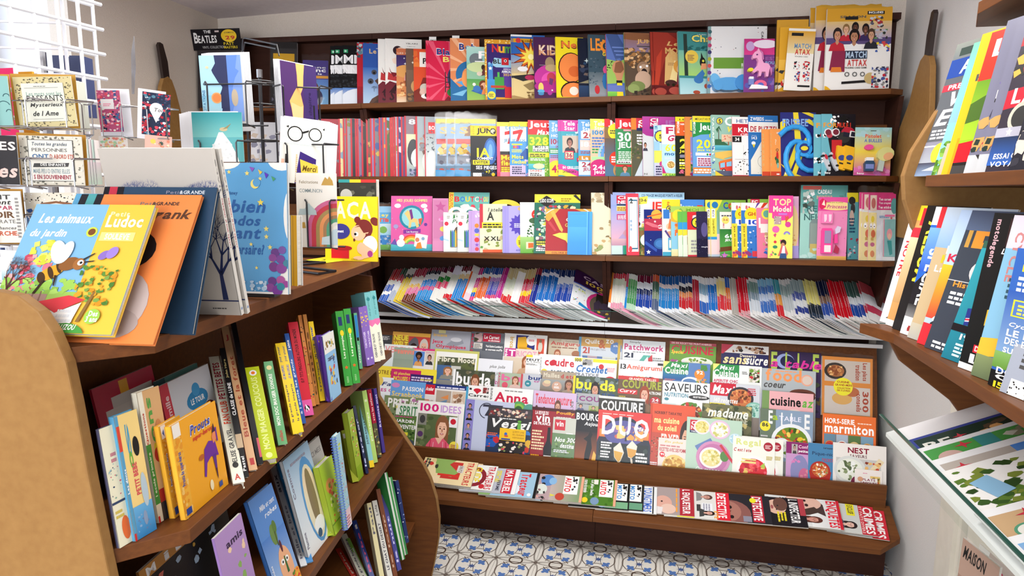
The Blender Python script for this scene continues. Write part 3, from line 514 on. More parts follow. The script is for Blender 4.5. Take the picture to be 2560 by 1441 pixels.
row_of(R2, 'toy_magazine', 'magazine', [
 ([1089, 1116, 1138], 297, .2, .006, 'bagged toy magazine with plastic figures', '8fb0cc|r0 92 100 8 f0d040|i8 90 30 4 886 JEUX|p8a5a2a 22 70 36 70 40 90 30 86|t10 74 22 12 d8b86a S|r2 56 40 9 c8403a|n4 34 92 24 3 40 8 c8a030,e0c060,9a6a3a,5a6a80,ccd|r4 22 92 14 78808c|n4 20 92 16 5 26 6 9aa,556,c8c8d0|g0 0 100 18 3f7fb0 6a8aa0|n0 0 100 16 7 26 7 3a6a9a,c04a3a,8a3a3a,bcd|p3f9ad0 0 0 60 0 50 8 0 12', 'a8b8c8', dict(bag=.035)),
], S2, psi=14, lean=9)
J = '|u%s 2.2 %s %s'
row_of(R2, 'puzzle_magazine', 'magazine', [
 ([1177, 1180], 314, 1242, .003, 'black science magazine with yellow masthead and blue face', '15181f|r0 80 100 20 efd42a|t20 82 70 13 15181f JUNI|o84 89 12 15181f|o84 89 9 e8e0c0|n76 84 16 10 2 8 4 15181f|v3 82 8 16 c8b020 N29|u30 95 40 3 c0392b SCIENCES|e74 50 26 26 2b5fae|e74 54 18 18 4a8ad0|e74 50 8 14 7ab0e0|n40 4 56 40 8 40 4 2d4f86,1d3568,4f7fb8|t20 38 50 18 f2e02a IA|t20 33 64 5 fff COMMENT|r4 23 66 9 f2e02a|t9 25 56 5.5 15181f EVITER|t16 14 82 7 fff SES PIEGES|t54 6 18 6 f2e02a +7|r4 0 34 7 eee|n5 0 32 7 3 30 1 111|o84 4 7 e0c020', '14161b', dict(dv=0)),
 (1243, 305, .2, .005, 'pink television puzzle magazine with red seven', 'd8527a|r12 46 88 54 f0f0ea|r0 92 100 8 f2e04a|t30 86 60 9 8fb4c8 tele|pd82a2e 30 82 66 86 74 84 50 60 40 60 52 78 30 76|u26 62 60 7 3a8ab0 JEUX|r12 40 88 6 2a2a2a|r12 0 88 40 a85a2c|t16 30 70 9 f2e02a Mots|t16 20 76 9 f2e02a fleches|l16 8 60 10 f2e02a 3|r0 0 100 7 e04060|r12 0 88 8 e8889a', 'e66a8c'),
 (1275, 304, .2, .006, 'sky blue television puzzle magazine with volcano and red seven', '4f9ad8|r0 91 100 9 f2dc30|t68 90 30 8 c0402a HOR|r4 64 60 26 eaf4fa|t10 86 44 8 8fb4c8 tele|pd82a2e 12 82 44 86 52 84 34 64 24 64 34 78 12 76|u8 62 54 6 3a8ab0 JEUX|r8 57 40 2.5 f2dc30|r6 51 6 5 3a9|r13 51 6 5 d44|r20 51 6 5 e83|r27 51 6 5 a3a|r34 51 6 5 36c|p2f5aa0 40 40 70 56 100 52 100 34 40 30|pe8e8f4 60 52 70 57 80 53 70 50|n40 0 60 32 3 50 5 c8a0d0,e0c0e0,8a6ab0|l8 44 40 6 f2e850 2|t8 32 44 7 f2e850 Mots|t8 23 54 7 f2e850 fleches|r0 0 60 20 c8b8dc|l8 4 50 15 335 4', '6ab0e4'),
 (1321, 300, .2, .004, 'red and green puzzle magazine with yellow 328', '6fae3a|r0 74 100 26 d8252e|t4 84 100 14 fff Jeux|i34 74 54 9 fff Maxi|t6 55 72 15 f2ea30 328|r18 44 60 10 fff|t26 50 42 5 222 MOTS|t20 43.5 56 5 222 FLECHES|r2 34 90 8 e8e040|l6 35 80 6 333 2|l8 28 80 5 fff 2|n30 2 70 26 9 60 4 a8c870,8ab050,d8dca0,c8b060|r0 0 62 22 fff|g0 12 62 10 3aa0b0 5ac0d0|e40 18 22 5 e8d8b0|t6 8 46 4 c0392b GAGNEZ|l6 1 48 6 333 2|e96 54 12 5 8a3a2a', 'c8303a'),
 (1374, 301, .2, .005, 'narrow blue television puzzle magazine with yellow 43', '6aa8dc|t10 88 36 8 fff Tele|t10 80 40 8 fff Star|t8 70 50 5 fff HORS|r4 54 44 12 8fb8e0|t6 57 40 10 a02a4a 100|u24 50 24 6 a02a4a jeu|r0 40 60 10 4a9a6a|l4 42 44 6 fff 2|l4 30 40 9 a04a6a 3|r0 24 60 8 c88aa0|o26 12 34 f2dc3a|t8 6 38 14 b8285a 43', '8ac0e8'),
 ([1396, 1399, 1403], 300, .2, .004, 'magenta and teal puzzle magazine with couple photo', '36a0b4|r0 80 100 20 d040a0|t10 90 44 8 fff Tele|t14 82 40 7 fff Star|t54 76 60 18 fff Je|u22 72 60 3 bfe4ec PLUS BELLE LA VIE|r6 42 94 30 c8b8a8|f12 42 44 28 a8786a 2a2020 333a40|f58 42 40 26 d8a890 7a4a3a a06a7a 1|r14 30 34 15 d83a5a|r17 32 28 11 f2d8b0|t19 33 24 9 a0285a 36|r60 26 34 7 d0305a|t64 28 30 5 fff Com|pd84a9a 0 22 100 2 100 -8 0 12|pf0e04a 0 12 70 -2 60 -4 0 2|t6 13 60 5 fff 114 GRILLES|t6 6 50 4 333 24 SUDOKU', 'c84aa4', dict(dv=0)),
 (1447, 299, .2, .005, 'pale blue television puzzle magazine with pink panels', '5fa0d8|t12 88 40 8 fff Tele|t16 80 38 7 fff Star|t60 78 60 18 fff J|r10 66 90 14 f0e0dc|t18 67 44 11 a8384a 20|r6 46 94 18 e8c8c0|t10 52 50 9 fff 183|l8 40 60 5 a04a4a 2|r0 28 100 8 c88a3a|t12 29 60 6 fff La Br|r0 2 100 24 cfe0f0|t12 16 56 9 a83a4a 245|t16 8 46 7 a83a4a JEUX', '7ab8e4'),
 (1477, 297, .2, .004, 'peach television puzzle magazine with magenta 246', 'e8c0a0|r0 82 100 18 f0e45a|t14 88 40 8 fff Tele|t16 81 38 6 fff Star|n60 80 40 20 3 12 6 a0c8e8,f0e8a0,e8a0b0|t8 72 66 8 2a8ac8 100%|l6 50 60 20 4a7ac0 4|l6 40 60 10 3a9a5a 2|a90 36 40 52 6aa0dc 90 250|a90 36 54 62 9ac8f0 90 250|r4 28 50 6 a8e0a0|o34 10 42 c8327a|t8 11 56 9 fff 246|t12 2 46 9 fff jeux', 'f0e070'),
 (1513, 297, .2, .005, 'wildlife puzzle magazine with giraffe and lion', '8a6a44|r0 86 100 14 d8303a|t14 86 70 12 fff Jeu|o42 78 30 f0dc3a|l20 74 44 8 554 2|g0 0 100 66 4f7a9a 6a5a50|p9a5a34 46 66 62 66 58 30 44 30|n44 30 18 36 3 20 3 5a3018,c89058|e52 58 14 6 a86a3c|o44 30 28 d8402e|l24 24 40 12 fff 3|e52 10 22 12 b8905a|e52 8 14 8 6a4a2a', 'c8424a'),
 (1540, 296, .2, .005, 'red and green puzzle magazine with white 300 and a smiling person', '3f8f5a|r0 82 100 18 d8303a|t10 82 90 15 fff Jeux|r30 78 60 3 e8a0b0|t8 60 80 16 fff 300|t8 46 84 13 fff JEUX|l10 28 76 16 e0f0e0 5|r4 22 70 5 fff|l8 23 60 3 333 1|r0 0 100 20 d0303a|r0 0 90 16 4a7a5a|f14 0 40 20 d8a088 7a4a30 5f8aa8|t64 14 30 6 fff +4', '5aa0c8'),
 (1580, 295, .2, .007, 'orange edged puzzle magazine with a white sleeve photo', '5a5a48|r0 80 100 20 e0853a|r18 80 50 20 c8384a|t26 90 40 7 fff CI|t26 83 40 7 fff NE|r20 78 46 5 1f2f5a|l20 54 50 20 fff 4|n0 30 100 30 3 40 6 4a5a3a,6a7a50,8a7a50|pb0c0c8 10 0 60 44 100 50 100 0|pc8d4dc 10 0 40 30 60 0|u60 8 26 4 c0392b 12', 'e88a3c'),
 (1608, 291, 1694, .006, 'magenta headed grey puzzle magazine with two tiny portraits', 'd0d4d6|g0 72 100 28 a83a90 b84aa0|pa83a90 0 72 60 72 50 68 30 66 10 68|r20 82 26 15 c0306a|t22 91 22 6 fff CI|t22 84 22 6 fff NE|r20 79 28 4 1f2f5a|t60 80 60 14 b06ab0 JEU|f0 42 14 15 c89078 3a2820 445|f30 18 14 13 b87858 2a1c18 556|r60 4 18 8 eee|t2 2 10 3 888 N', 'c04aa0'),
 (1636, 313, .19, .006, 'slim pale blue puzzle magazine with round 5 badge', 'b8dcec|v4 74 10 24 3a8ab0 ETE|o26 78 24 3a3a7a|o26 78 20 f0e040|t20 74 14 8 335 5|r0 50 22 18 9ac8e8|t40 56 30 8 c03a5a M|r0 26 60 24 e8e060|l30 30 30 18 3a7a9a 3|r0 0 60 25 c8c8e0|l6 2 40 20 335 4|o30 24 10 c04a8a', 'a8d0e8'),
 (1656, 312, .19, .008, 'white and pink crossword magazine with 60 and a cake photo', 'f4f0ee|r0 0 12 100 f0f0f0|t16 82 80 14 c8285a Fle|i20 68 66 12 c8285a Gou|g0 0 100 62 b8e0ec 8fd0e4|t12 48 70 14 f0e84a 600|t10 40 84 7 2a6ab0 mots f|r10 32 70 5 cde|d34 22 18 f0f0f0 c8a05a,e8d080,8a4a2a|pc8327a 0 22 14 6 60 4 80 0 0 0|r0 0 100 5 b8e05a|t10 0 70 4 2a8a3a A GAGNER', 'e8e4ec'),
 (1690, 292, .19, .006, 'black crossword magazine with orange head and yellow 20', '1e241c|r0 92 100 8 f0d832|u16 93 70 4 333 LE JEU|r0 68 100 24 dc6230|v6 72 10 20 fff MEGASTAR|t30 74 70 14 fff J|t20 86 14 3 fff N8|t16 46 70 17 f0e040 20|t14 38 50 7 f0e040 Jeux|r16 31 40 5 889|l14 12 60 18 e8e040 4|l14 20 60 5 fff 1|i10 4 22 7 d86a8a &', '2a3424'),
 (1714, 292, .19, .008, 'orange spined puzzle magazine with tree blossom photo', '8a8ac8|r0 66 100 34 e09048|o36 86 28 2a3a7a|o36 86 25 f0e040|t28 82 16 8 223 5|v30 68 14 14 c86a2a JEUX|t44 44 50 16 b8389a 3|n0 20 100 24 3 50 6 b06a9a,8a4a7a,c88ab0|n0 6 100 16 4 40 5 5a8a3a,3a5a2a|r0 0 20 100 dc8a48|e50 3 34 4 8a2a5a', 'e0904c'),
 (1733, 290, .2, .006, 'green and blue puzzle magazine with yellow 200', '6aa4dc|r0 90 100 10 f0dc3a|u10 93 70 4 333 MEGASTAR PLUS|p2f8f4a 0 64 0 90 100 90 100 74 60 70 30 69|v2 70 9 20 fff MEGASTAR|t24 73 70 15 fff Jeux|i60 64 34 8 c8e040 eva|t14 46 80 15 f0ec3a 200|t14 40 76 6 e8f060 Jeux varies|r10 34 80 5 fff|o54 36 4 393|o64 36 4 d33|o74 36 4 d33|r14 16 70 16 e8e0f4|l18 17 60 14 a02a4a 4|r0 4 100 10 ee8a3c|l4 5 90 8 fff 2', '5a94cc'),
 (1781, 287, .21, .014, 'holiday puzzle book with a red camper van and palm', '9ac4b4|v2 40 6 56 fff VACANCES|n0 4 10 50 3 20 4 35a,fff,8ac|o28 90 12 3a3a7a|o28 90 10 f0e040|t24 86 9 7 335 5|t46 82 54 15 fff Ca|i50 72 40 9 f0e060 va|p3a6a4a 14 76 26 82 34 72 24 78 20 70|p5a4030 22 54 25 54 25 76 23 76|p3a6a4a 10 60 30 60 60 50 10 48|r34 56 50 12 e8c8a8|r56 46 4 10 a86a4a|n36 57 46 10 3 20 3 d86a5a,e8a08a|g10 42 90 8 3a9ab8 6ac0d0|pe8c060 10 38 100 44 100 36 40 28 60 24 10 30|pdc4a3c 22 22 100 28 100 0 90 4 26 10|pe87a3a 26 24 100 32 100 27 24 20|p8fc8e8 28 20 44 22 44 14 28 13|p8fc8e8 50 22 68 24 68 16 50 15|p8fc8e8 74 24 94 26 94 18 74 17|o40 8 7 333|o80 3 7 333|o40 8 4 ccc|r10 0 90 8 5a6078|pf0d040 10 8 24 4 40 0 10 0', '9ad0dc'),
 (1832, 292, .2, .005, 'white Dutch crossword magazine with red band and 34', 'f4f2f0|u16 90 100 6 2a5a9a HET LAA|r0 68 100 20 cc2436|t22 74 80 8 fff KRUIS|u30 68 30 4 fff GE|r0 57 34 10 222|t10 59 16 6 fff 34|n8 2 92 26 3 34 3 222,333|n40 34 30 20 4 8 3 222|u60 50 30 5 fff x|r0 0 100 1.4 c02838|e96 36 14 12 8a5a4a|r8 28 90 .5 999|r40 2 .6 50 bbb|r70 2 .6 50 bbb', 'e8a8b0'),
 (1873, 288, .22, .005, 'blue and white Dutch puzzle magazine with diagonal grid', '2f74bc|r0 90 100 10 2f74bc|t6 91 46 6 fff ZWEEDS|l56 91 26 3 cde 1|r0 84 100 5 f0f0f0|r0 72 100 13 f4f0e8|t6 73 94 9 b8243a DE PUZZEL|pf2efe2 6 26 60 72 100 72 100 0 6 0|u10 60 18 5 fff 143|t10 66 16 1 cde ...|e16 54 7 3 fff|pe8d030 12 52 22 52 17 46|a50 24 20 21 888 0 360|n30 0 60 50 3 16 1.4 444|r6 26 .5 1 888|r0 0 100 3 2f74bc', '2a6ab0', dict(dy=.05)),
 ([1906, 1927], 323, 1951, .005, 'slim orange puzzle booklet with cartoon players', 'f09a50|v2 20 9 70 d8b070 PUZZELS|u62 90 30 4 fff sudoku|t44 66 16 12 f0c8a0 ?|o66 55 13 333|o66 55 8 f09a50|e66 42 12 10 c8302a|e66 30 14 7 2a6a4a|p2a5a3a 40 38 56 42 60 36 46 32|e70 22 10 6 8ab8a8|r0 0 100 9 d0492e|l56 2 34 5 fff 1', 'e8a060', dict(dy=.012, dv=-1)),
], S2, psi=19, lean=9, dy=.03, ws=.64)
fr = row_of(R2, 'toy_pack', 'toy pack', [
 (1950, 281, 2040, .003, 'navy and yellow card with a sky blue throwing boomerang', '2b2f78|pf0d838 10 0 22 0 60 50 50 100 36 100 42 50|pf0d838 30 0 44 0 80 60 70 60|pf0d838 0 20 40 4 60 0 30 0|pf0d838 60 100 100 90 100 96 80 100|pf0d838 70 86 100 76 100 84 80 90|pf0d838 0 60 14 70 14 90 0 84|t6 78 72 12 8ab0e8 FRISBEE|t24 70 44 8 f0a860 NINJA|t14 2 18 3 fff lou', '222858', dict(dy=.03, psi=12)),
 ([2034, 2053], 286, 2139, .003, 'black and teal racing car toy card', '17141c|p6fb8c8 0 100 30 100 40 84 20 60 30 30 10 0 0 0|n26 84 60 14 3 30 5 fff,111,111|t6 78 40 8 f0a030 FOR|t46 78 40 8 d8402a MULE 1|n4 62 70 8 2 24 4 111,fff|o24 66 9 c04050|e78 70 20 9 b8243a|e66 62 18 9 333|r30 22 30 36 c8282e|n0 20 18 10 3 14 4 fff,111|t10 3 16 4 fff lou', '5fa8b8', dict(dy=.012, psi=12, dv=-1)),
 (2133, 320, 2230, .003, 'pastel blister card with bubble toy bottle', '9ad0c8|g0 0 100 50 c84a98 e8d048|g0 50 100 50 e8d048 8fc8d0|n0 80 100 20 4 14 9 b0dcd8,a8d0d4|r42 92 16 1.6 554|t28 78 44 8 e0503a Pistolet|t26 69 48 7 5a74b8 A BULLES|n0 0 100 20 6 12 9 d86ab0,b868a8,e08ac0|t10 2 18 4 fff lou', 'd0c870', dict(dy=.02, psi=3, tilt=-1)),
], S2, lean=9)
# boomerang on the card, cars, bubble bottle: parts in relief
def relief(r, nm, spec, z, m='matte', k=.004, label=None):
    """outline shapes raised on the card: list of (colour, [(x,y)...]) in metres"""
    mb = MB(); mb.c = []
    for c, pts, z1 in spec:
        n = len(mb.f); mb.prism([(x, y, z) for x, y in pts][::1], (0, 0, z1)); mb.c += [rgb(c)] * (len(mb.f) - n)
    return local(nm, mb, m, r, label)
def blob(cx, cy, rx, ry, k=14, rot=0): return [(cx + rx * math.cos(6.2832 * i / k) * math.cos(rot) - ry * math.sin(6.2832 * i / k) * math.sin(rot), cy + rx * math.cos(6.2832 * i / k) * math.sin(rot) + ry * math.sin(6.2832 * i / k) * math.cos(rot)) for i in range(k)]
r = fr[0]; mb = MB(); mb.c = []
def blade(P, r0, r1):
    n = len(mb.f); Q = []
    mb.tube([(x, y, .009) for x, y in P], (r0 + r1) / 2, 10)
    mb.c += [rgb('3aa0e8')] * (len(mb.f) - n)
CX, CY = .1, .12
for a0 in (20, 110, 200, 290):
    P = [(CX + math.cos(math.radians(a0 + 34 * t)) * (.02 + .024 * t), CY + math.sin(math.radians(a0 + 34 * t)) * (.025 + .03 * t)) for t in [q * .5 for q in range(9)]]
    blade(P, .017, .006)
n = len(mb.f); mb.prism([(x, y, .004) for x, y in blob(CX, CY, .036, .036, 20)], (0, 0, .013)); mb.c += [rgb('3aa0e8')] * (len(mb.f) - n)
n = len(mb.f); mb.prism([(x, y, .017) for x, y in blob(CX, CY, .022, .022, 20)], (0, 0, .001)); mb.c += [rgb('2b3a80')] * (len(mb.f) - n)
n = len(mb.f); mb.prism([(x, y, .018) for x, y in blob(CX, CY, .016, .01, 20)], (0, 0, .001)); mb.c += [rgb('f0d838')] * (len(mb.f) - n)
local('boomerang', mb, 'gloss', r, 'sky blue plastic boomerang')
for r in fr[1:3]:
    relief(r, 'toy_car', [('f0b828', [(.085, .03), (.125, .02), (.135, .12), (.095, .13)], .02), ('3a4a90', blob(.112, .075, .015, .012), .022), ('2a2a2a', [(.1, .05), (.116, .046), (.117, .052), (.101, .056)], .0215)], .002, 'gloss', label='yellow toy car')
    relief(r, 'racing_car', [('c8ccd4', blob(.05, .06, .01, .045, 10, .35), .014), ('c83040', blob(.047, .08, .006, .012, 10, .35), .017), ('222222', blob(.035, .085, .007, .005), .015), ('222222', blob(.062, .042, .007, .005), .015)], .002, 'gloss')
    relief(r, 'pit_board', [('eeeeee', blob(.06, .19, .018, .018, 8), .006), ('7a2a3a', blob(.06, .19, .013, .013, 8), .0075), ('eeeeee', [(.12, .17), (.155, .165), (.16, .19), (.125, .197)], .006), ('222233', [(.124, .173), (.151, .169), (.155, .187), (.128, .192)], .0075)], .001)
r = fr[3]; relief(r, 'bubble_bottle', [('2a4a6a', [(.04, .015), (.075, .015), (.078, .05), (.072, .06), (.043, .06), (.037, .05)], .02), ('f0f0f0', [(.043, .06), (.072, .06), (.072, .074), (.043, .074)], .022), ('7a8ac8', [(.041, .025), (.074, .025), (.074, .045), (.041, .045)], .0205)], .001, 'gloss', label='small dark blue bottle with white cap')
relief(r, 'bubble_gun', [('d8d890', blob(.12, .09, .035, .03, 12, .4), .018), ('e8b080', blob(.13, .08, .02, .016, 12, .4), .021), ('b8c8c0', [(.09, .02), (.112, .015), (.12, .075), (.1, .08)], .016), ('e8509a', blob(.055, .12, .018, .012), .012)], .001, 'gloss')
S3 = 'on the third shelf'
A = row_of(R3, 'activity_magazine', 'magazine', [
 (942, 516, 982, .006, 'blue junior magazine in bag half hidden by the yellow board book', '5ab0e4|r0 86 100 14 9ad0f0|t4 74 70 10 f2e050 key|t4 64 70 9 e8703a n|t40 64 30 9 d84a7a io|g0 30 100 30 9cd8f0 d8ecf0|e40 46 24 8 7ab850|r0 12 100 22 3a8ad0|n0 12 100 22 3 20 9 2a6ab8,89a,bcd|g0 0 100 12 5a9a4a 7ab85a', '8ac0e8', dict(bag=.02, dy=.06)),
 (977, 490, 1081, .009, 'pink activity book with a yellow unicorn in a teal ring', 'e062a8|n0 0 100 100 7 26 1.2 f6b8dc,f8e070,9ad0e8|t14 88 74 6.5 f4e890 MES JOLIES GOMMES|e50 61 30 22 2a8aa8|e50 61 24 17.5 9ad8dc|pe8cc80 32 68 40 74 48 70 50 60 64 58 68 44 62 42 58 52 50 52 48 42 42 42 44 54 38 62|p7a3a8a 44 74 50 76 54 60 49 56|pe0603a 66 58 76 60 72 46 68 50|e80 82 8 4 fff|e16 82 8 4 fff|e84 74 5 4 fff|o84 48 4 6a3a9a|p8a3aa0 30 38 72 40 72 33 30 31|u38 33 28 3.5 fff Les licornes|g0 0 100 12 3aa0b8 5ac0c8|a50 10 22 26 e8503a 20 160|a50 10 18 22 f0a040 20 160|a50 10 14 18 f0e060 20 160|a50 10 10 14 8ac85a 20 160|pf2f0ee 56 8 86 4 90 28 60 32|e64 20 5 4 d86|e78 22 4 3 8ac|e24 14 10 7 f4f4f8|e26 24 6 5 f4f4f8|pe89038 60 4 76 4 72 16 64 14|p6a5ab0 0 12 10 22 16 10|e12 44 6 4 a8a0d0', 'e88ac0', dict(psi=14)),
 (1081, 496, 1121, .006, 'pale pink blister pack of little animal erasers', 'd88ab8|r8 24 84 72 cf7fae|s50 84 36 c05a98|e60 60 22 4 e8a0d0|s60 62 22 f070b8|e70 42 24 5 f0dc60|e70 24 24 5 5a9ae0|r0 0 100 20 dc90bc', 'e0a0c8', dict(psi=14, dy=.05)),
 (1118, 481, 1224, .005, 'teal toddler activity card with rounded corner and red letters', '6ab8b0|r0 40 12 60 f0d84a|v2 60 8 36 d8402a COUTCHOU|t2 93 9 5 d8402a 2+|t14 84 13 9 d8303a B|t28 84 12 9 3a7ad0 O|t41 84 11 9 f0d040 U|t53 84 10 9 d8303a T|t64 84 10 9 e8e0d0 C|t75 84 9 9 d84a6a H|t86 84 11 9 f0dc60 OU|n12 30 88 50 4 20 12 d84a5a,e8e0e0,5aa09a|g0 0 100 40 e0d8e8 9ac8c4', '5aa8a0', dict(dy=.075, psi=5)),
 ([1109, 1144], 531, .15, .004, 'white craft activity pack with a row of coloured pencils', 'f1f1ec|e50 104 40 12 d8dcd8|t34 84 40 10 3a8a4a je|i34 72 56 10 5a8a6a Petit|o12 71 8 d8304a|e62 56 18 8 6a5450|e52 52 12 5 6a5450|l14 84 14 8 999 3|pb8d8e8 0 30 20 26 20 30 0 34|e50 0 60 8 e4e8e4', 'e8e8e4', dict(dy=.04, dv=0)),
 ([1172, 1179], 527, .14, .004, 'lilac activity magazine with small round stickers', 'c8a8dc|r0 0 16 100 c0a0d8|n16 84 84 12 3 10 10 eef,d8c8f0|r36 68 54 16 f0dc70|l42 70 40 12 e08040 2|o22 64 9 e08a3a|o22 52 10 5a6ac8|e22 42 10 3 f0d050|o22 30 10 d8404a|s22 18 9 8a5ac8|o22 8 8 d84a5a|p3a8a5a 40 0 70 0 90 60 60 50|p9ad060 44 0 64 0 80 34 56 30|o80 44 16 d85a8a|o80 44 8 e8c050', 'b896d4', dict(dy=.03, dv=0)),
 (1200, 510, .16, .006, 'green and yellow craft magazine with big letter A', 'e0e4c0|r0 50 12 50 c83a4a|i30 84 60 8 555 l atelier|t26 66 26 18 3a3a3a A|r8 50 92 12 f0dc40|l12 51 80 10 333 2|n0 0 100 50 4 30 10 5a9a4a,c8b890,e8e0c8,8a9a4a|t14 24 60 9 222 XXL|r10 0 70 6 e0603a', 'c8304a'),
 (1222, 517, .19, .006, 'yellow handled activity case with pink spots and blue marker', 'f0d048|r14 6 86 86 f2f0e8|t54 80 40 12 6a4a9a P|o20 74 17 4aa0a0|t8 71 24 6 fff +75|l8 66 24 4 dfe 1|o74 54 16 f0a0b8|o62 44 8 d87a9a|r16 42 8 16 3a7ac8|r16 10 8 32 e8e8ee|l46 30 16 10 666 2|e74 24 20 8 e8b040|pe86a8a 30 8 50 14 46 4|p5a7ac0 50 14 60 10 56 6', 'e8c440', dict(dy=.05)),
 ([1257, 1264], 515, .17, .005, 'lavender activity magazine with violet starburst and yellow disc', 'b0a8e4|r0 0 12 100 a098dc|s48 60 36 5a4ab8 14 .75|l30 54 40 10 e8e4ff 3|e60 94 18 5 e8b878|t80 74 20 14 d83a4a J|e88 76 20 14 f4f0f4|o62 24 26 f2e040|l44 18 34 10 5a4a20 3|r36 4 60 3 5a5ac0|u38 4 50 2.5 eef mes jolies pages|pd88a9a 86 40 100 44 100 34 90 32', 'a8a0e0', dict(dy=.035, dv=0)),
 ([1301, 1305], 506, .15, .004, 'white and green nature magazine with red round sticker', 'e8ece4|r60 84 30 14 d8383a|t68 86 16 9 fff P|o58 76 20 e0403a|t44 74 28 4 fff 40|e50 64 22 6 4a6a4a|n20 30 70 28 3 40 5 2f5a35,4f7a4a,7a9a6a|g0 0 100 32 6ab04a a8d080|e80 34 30 10 5a6a50|pe8dcc0 16 8 50 10 50 22 16 22|pd8703a 24 10 44 11 44 20 24 20|t40 2 50 4 2a5a2a DES IDEES', 'd0e4c8', dict(dy=.04, dv=0)),
 (1334, 486, 1451, .006, 'green game magazine with black diamond masthead', '1f6a58|r0 86 100 14 f2dc3a|p1a1a1a 8 88 26 98 48 88 26 78|t12 86 30 6.5 f4f4f0 LUDO SCOPE|l58 88 26 7 9a7a20 2|p222 84 98 100 88 100 92 90 100|n4 60 94 22 3 70 5 c8c0b8,7a6a9a,b8303a,2a2a2a,e8d8b0,d8a030,445|n4 6 26 56 5 50 5 b8d8c0,d8d040,8a5a6a,334,e8e0d0|t50 8 12 14 e8d030 S|r4 14 34 8 223a2a|l6 14 30 8 f0e040 2|l5 4 30 6 fff 2', '2a8a70', dict(dy=.045, psi=8)),
 (1363, 522, 1480, .005, 'dark red colouring book with pencil and yellow cutout card', 'a8242e|pe0a040 0 100 30 100 6 72 0 76|pe0a040 100 100 62 100 100 86|a50 30 76 78 f4ece4 40 130|t60 82 20 9 e8c850 Po|t44 72 30 8 f0e8d8 COL|t42 60 32 8 d8c060 GONZ|pe0b050 10 92 16 98 38 54 36 48 30 54|pc0404a 4 70 10 72 24 52 20 50|r0 0 100 7 e8963a|t14 1 54 4 7a2a20 COLORIE SOUFFLE', 'b8403a', dict(dy=.022, psi=8)),
 (1480, 482, .19, .007, 'beige sketchy activity book with thin dark lettering', 'eadfc4|n0 84 100 16 3 20 10 c0b090,d8c8a8,a89878|u40 76 60 12 3a3428 Harry|u58 64 50 8 4a4438 AVENT|n20 28 76 28 6 16 8 c8b890,a89470,d8c8a0,8a7a5a|pb8904a 50 28 90 26 96 20 60 22|n0 0 100 24 5 24 8 d8c8a0,9aa870,c8a878,3a3430', 'e0d0a8', dict(dy=.035)),
 (1529, 481, .18, .006, 'pink and lilac sky puzzle magazine with red cinema logo', '9aa8d8|g0 20 100 60 e0b0c0 8fa4dc|r18 88 34 7 c8304a|t22 89 24 5 fff CI|r18 82 34 6 c8304a|t22 82 24 5 fff NE|r18 79 34 2 234|r18 70 44 8 e8d070|l20 71 40 6 a87030 2|r18 56 50 9 c0407a|l21 57 42 7 fff 3|pc89aa8 20 20 96 20 84 40 62 48 40 38|pb0a0c8 10 20 60 20 36 34|o50 62 8 e8d0e0|o92 52 18 f2dc30|g0 14 100 12 b890a8 d8b0b8|r0 0 34 15 c8e0dc|r36 0 40 15 3a9a7a|o56 7 9 a8e0a0|r0 0 100 1 333', '8a98d0', dict(dy=.035)),
 (1567, 484, 1596, .006, 'red framed dot-to-dot book edge', 'e0485a|r14 6 80 88 e8f0f4|r20 10 70 80 2a6a8a|r24 12 62 76 f0f4f4|t30 84 24 8 333 2|l30 40 20 20 8ac 3|e30 10 14 5 d8505a', 'e0485a', dict(dy=.03)),
 ([1586, 1592], 481, 1711, .005, 'large jungle activity magazine with red and rainbow lettering', '6a8a48|r0 90 100 10 a8d0ec|t8 92 88 5 2a4a6a COLORIAGES MAGIQUES POINTS A RELIER|r0 44 100 46 e0e8ec|pf0e04a 0 80 20 82 22 94 4 92|t7 85 12 5 333 3-6|t28 68 44 17 e0382a JEU|t16 54 20 14 3aa0b8 C|t36 54 14 14 e8a030 O|t51 54 14 14 9a3a9a U|t66 54 10 14 3a9a4a L|n0 0 100 54 4 60 8 4a5a2a,6a7a3a,8a6a3a,38481f,a89a50|t10 50 14 6 d03a8a 4|t8 44 22 6 f0d030 JEUX|o20 24 13 f0f0ec|o26 6 9 f0f0ec|r18 26 6 6 8a4a3a|v2 60 4 30 456 JEUX COULEURS', '8fb8d8', dict(dy=.06, psi=8, dv=0)),
 (1612, 524, .15, .005, 'navy space eraser book with ringed planet and red banner', '22307a|n0 0 100 100 3 20 1.6 fff,9ac|o46 88 20 e8b04a|pd86a3a 10 86 80 94 80 92 12 83|r0 54 100 26 b83a50|s40 74 5 fff|t70 70 18 8 fff MA|t50 58 50 9 fff GOM|pd87080 2 70 30 62 60 60 50 66 10 74|r0 0 100 26 22307a|e60 26 26 12 3a6aa8|e60 26 20 8 4a80c0|p3a5ab0 0 26 44 8 46 14 4 32|s14 8 9 f0f4ff', '2a3a8a', dict(dy=.03)),
 (1657, 499, 1700, .006, 'cream sudoku booklet with yellow cap and orange seal drawing', 'f0ece0|r0 84 100 16 f2dc3a|v28 84 16 12 c8602a 6ans|o40 83 18 2a2a6a|o40 83 14 e8d840|t34 80 14 6 223 S|r6 66 34 16 3a7ac8|e40 52 20 6 f0c8a8|pe8885a 30 48 70 48 76 58 40 66|e46 40 26 4 e8a080|p5a4a8a 10 44 20 46 50 30 44 28|r30 10 30 22 5aa8d0|r36 14 18 14 f0f4f4|r0 0 100 7 4aa8c8', 'e8e4d8', dict(dy=.04)),
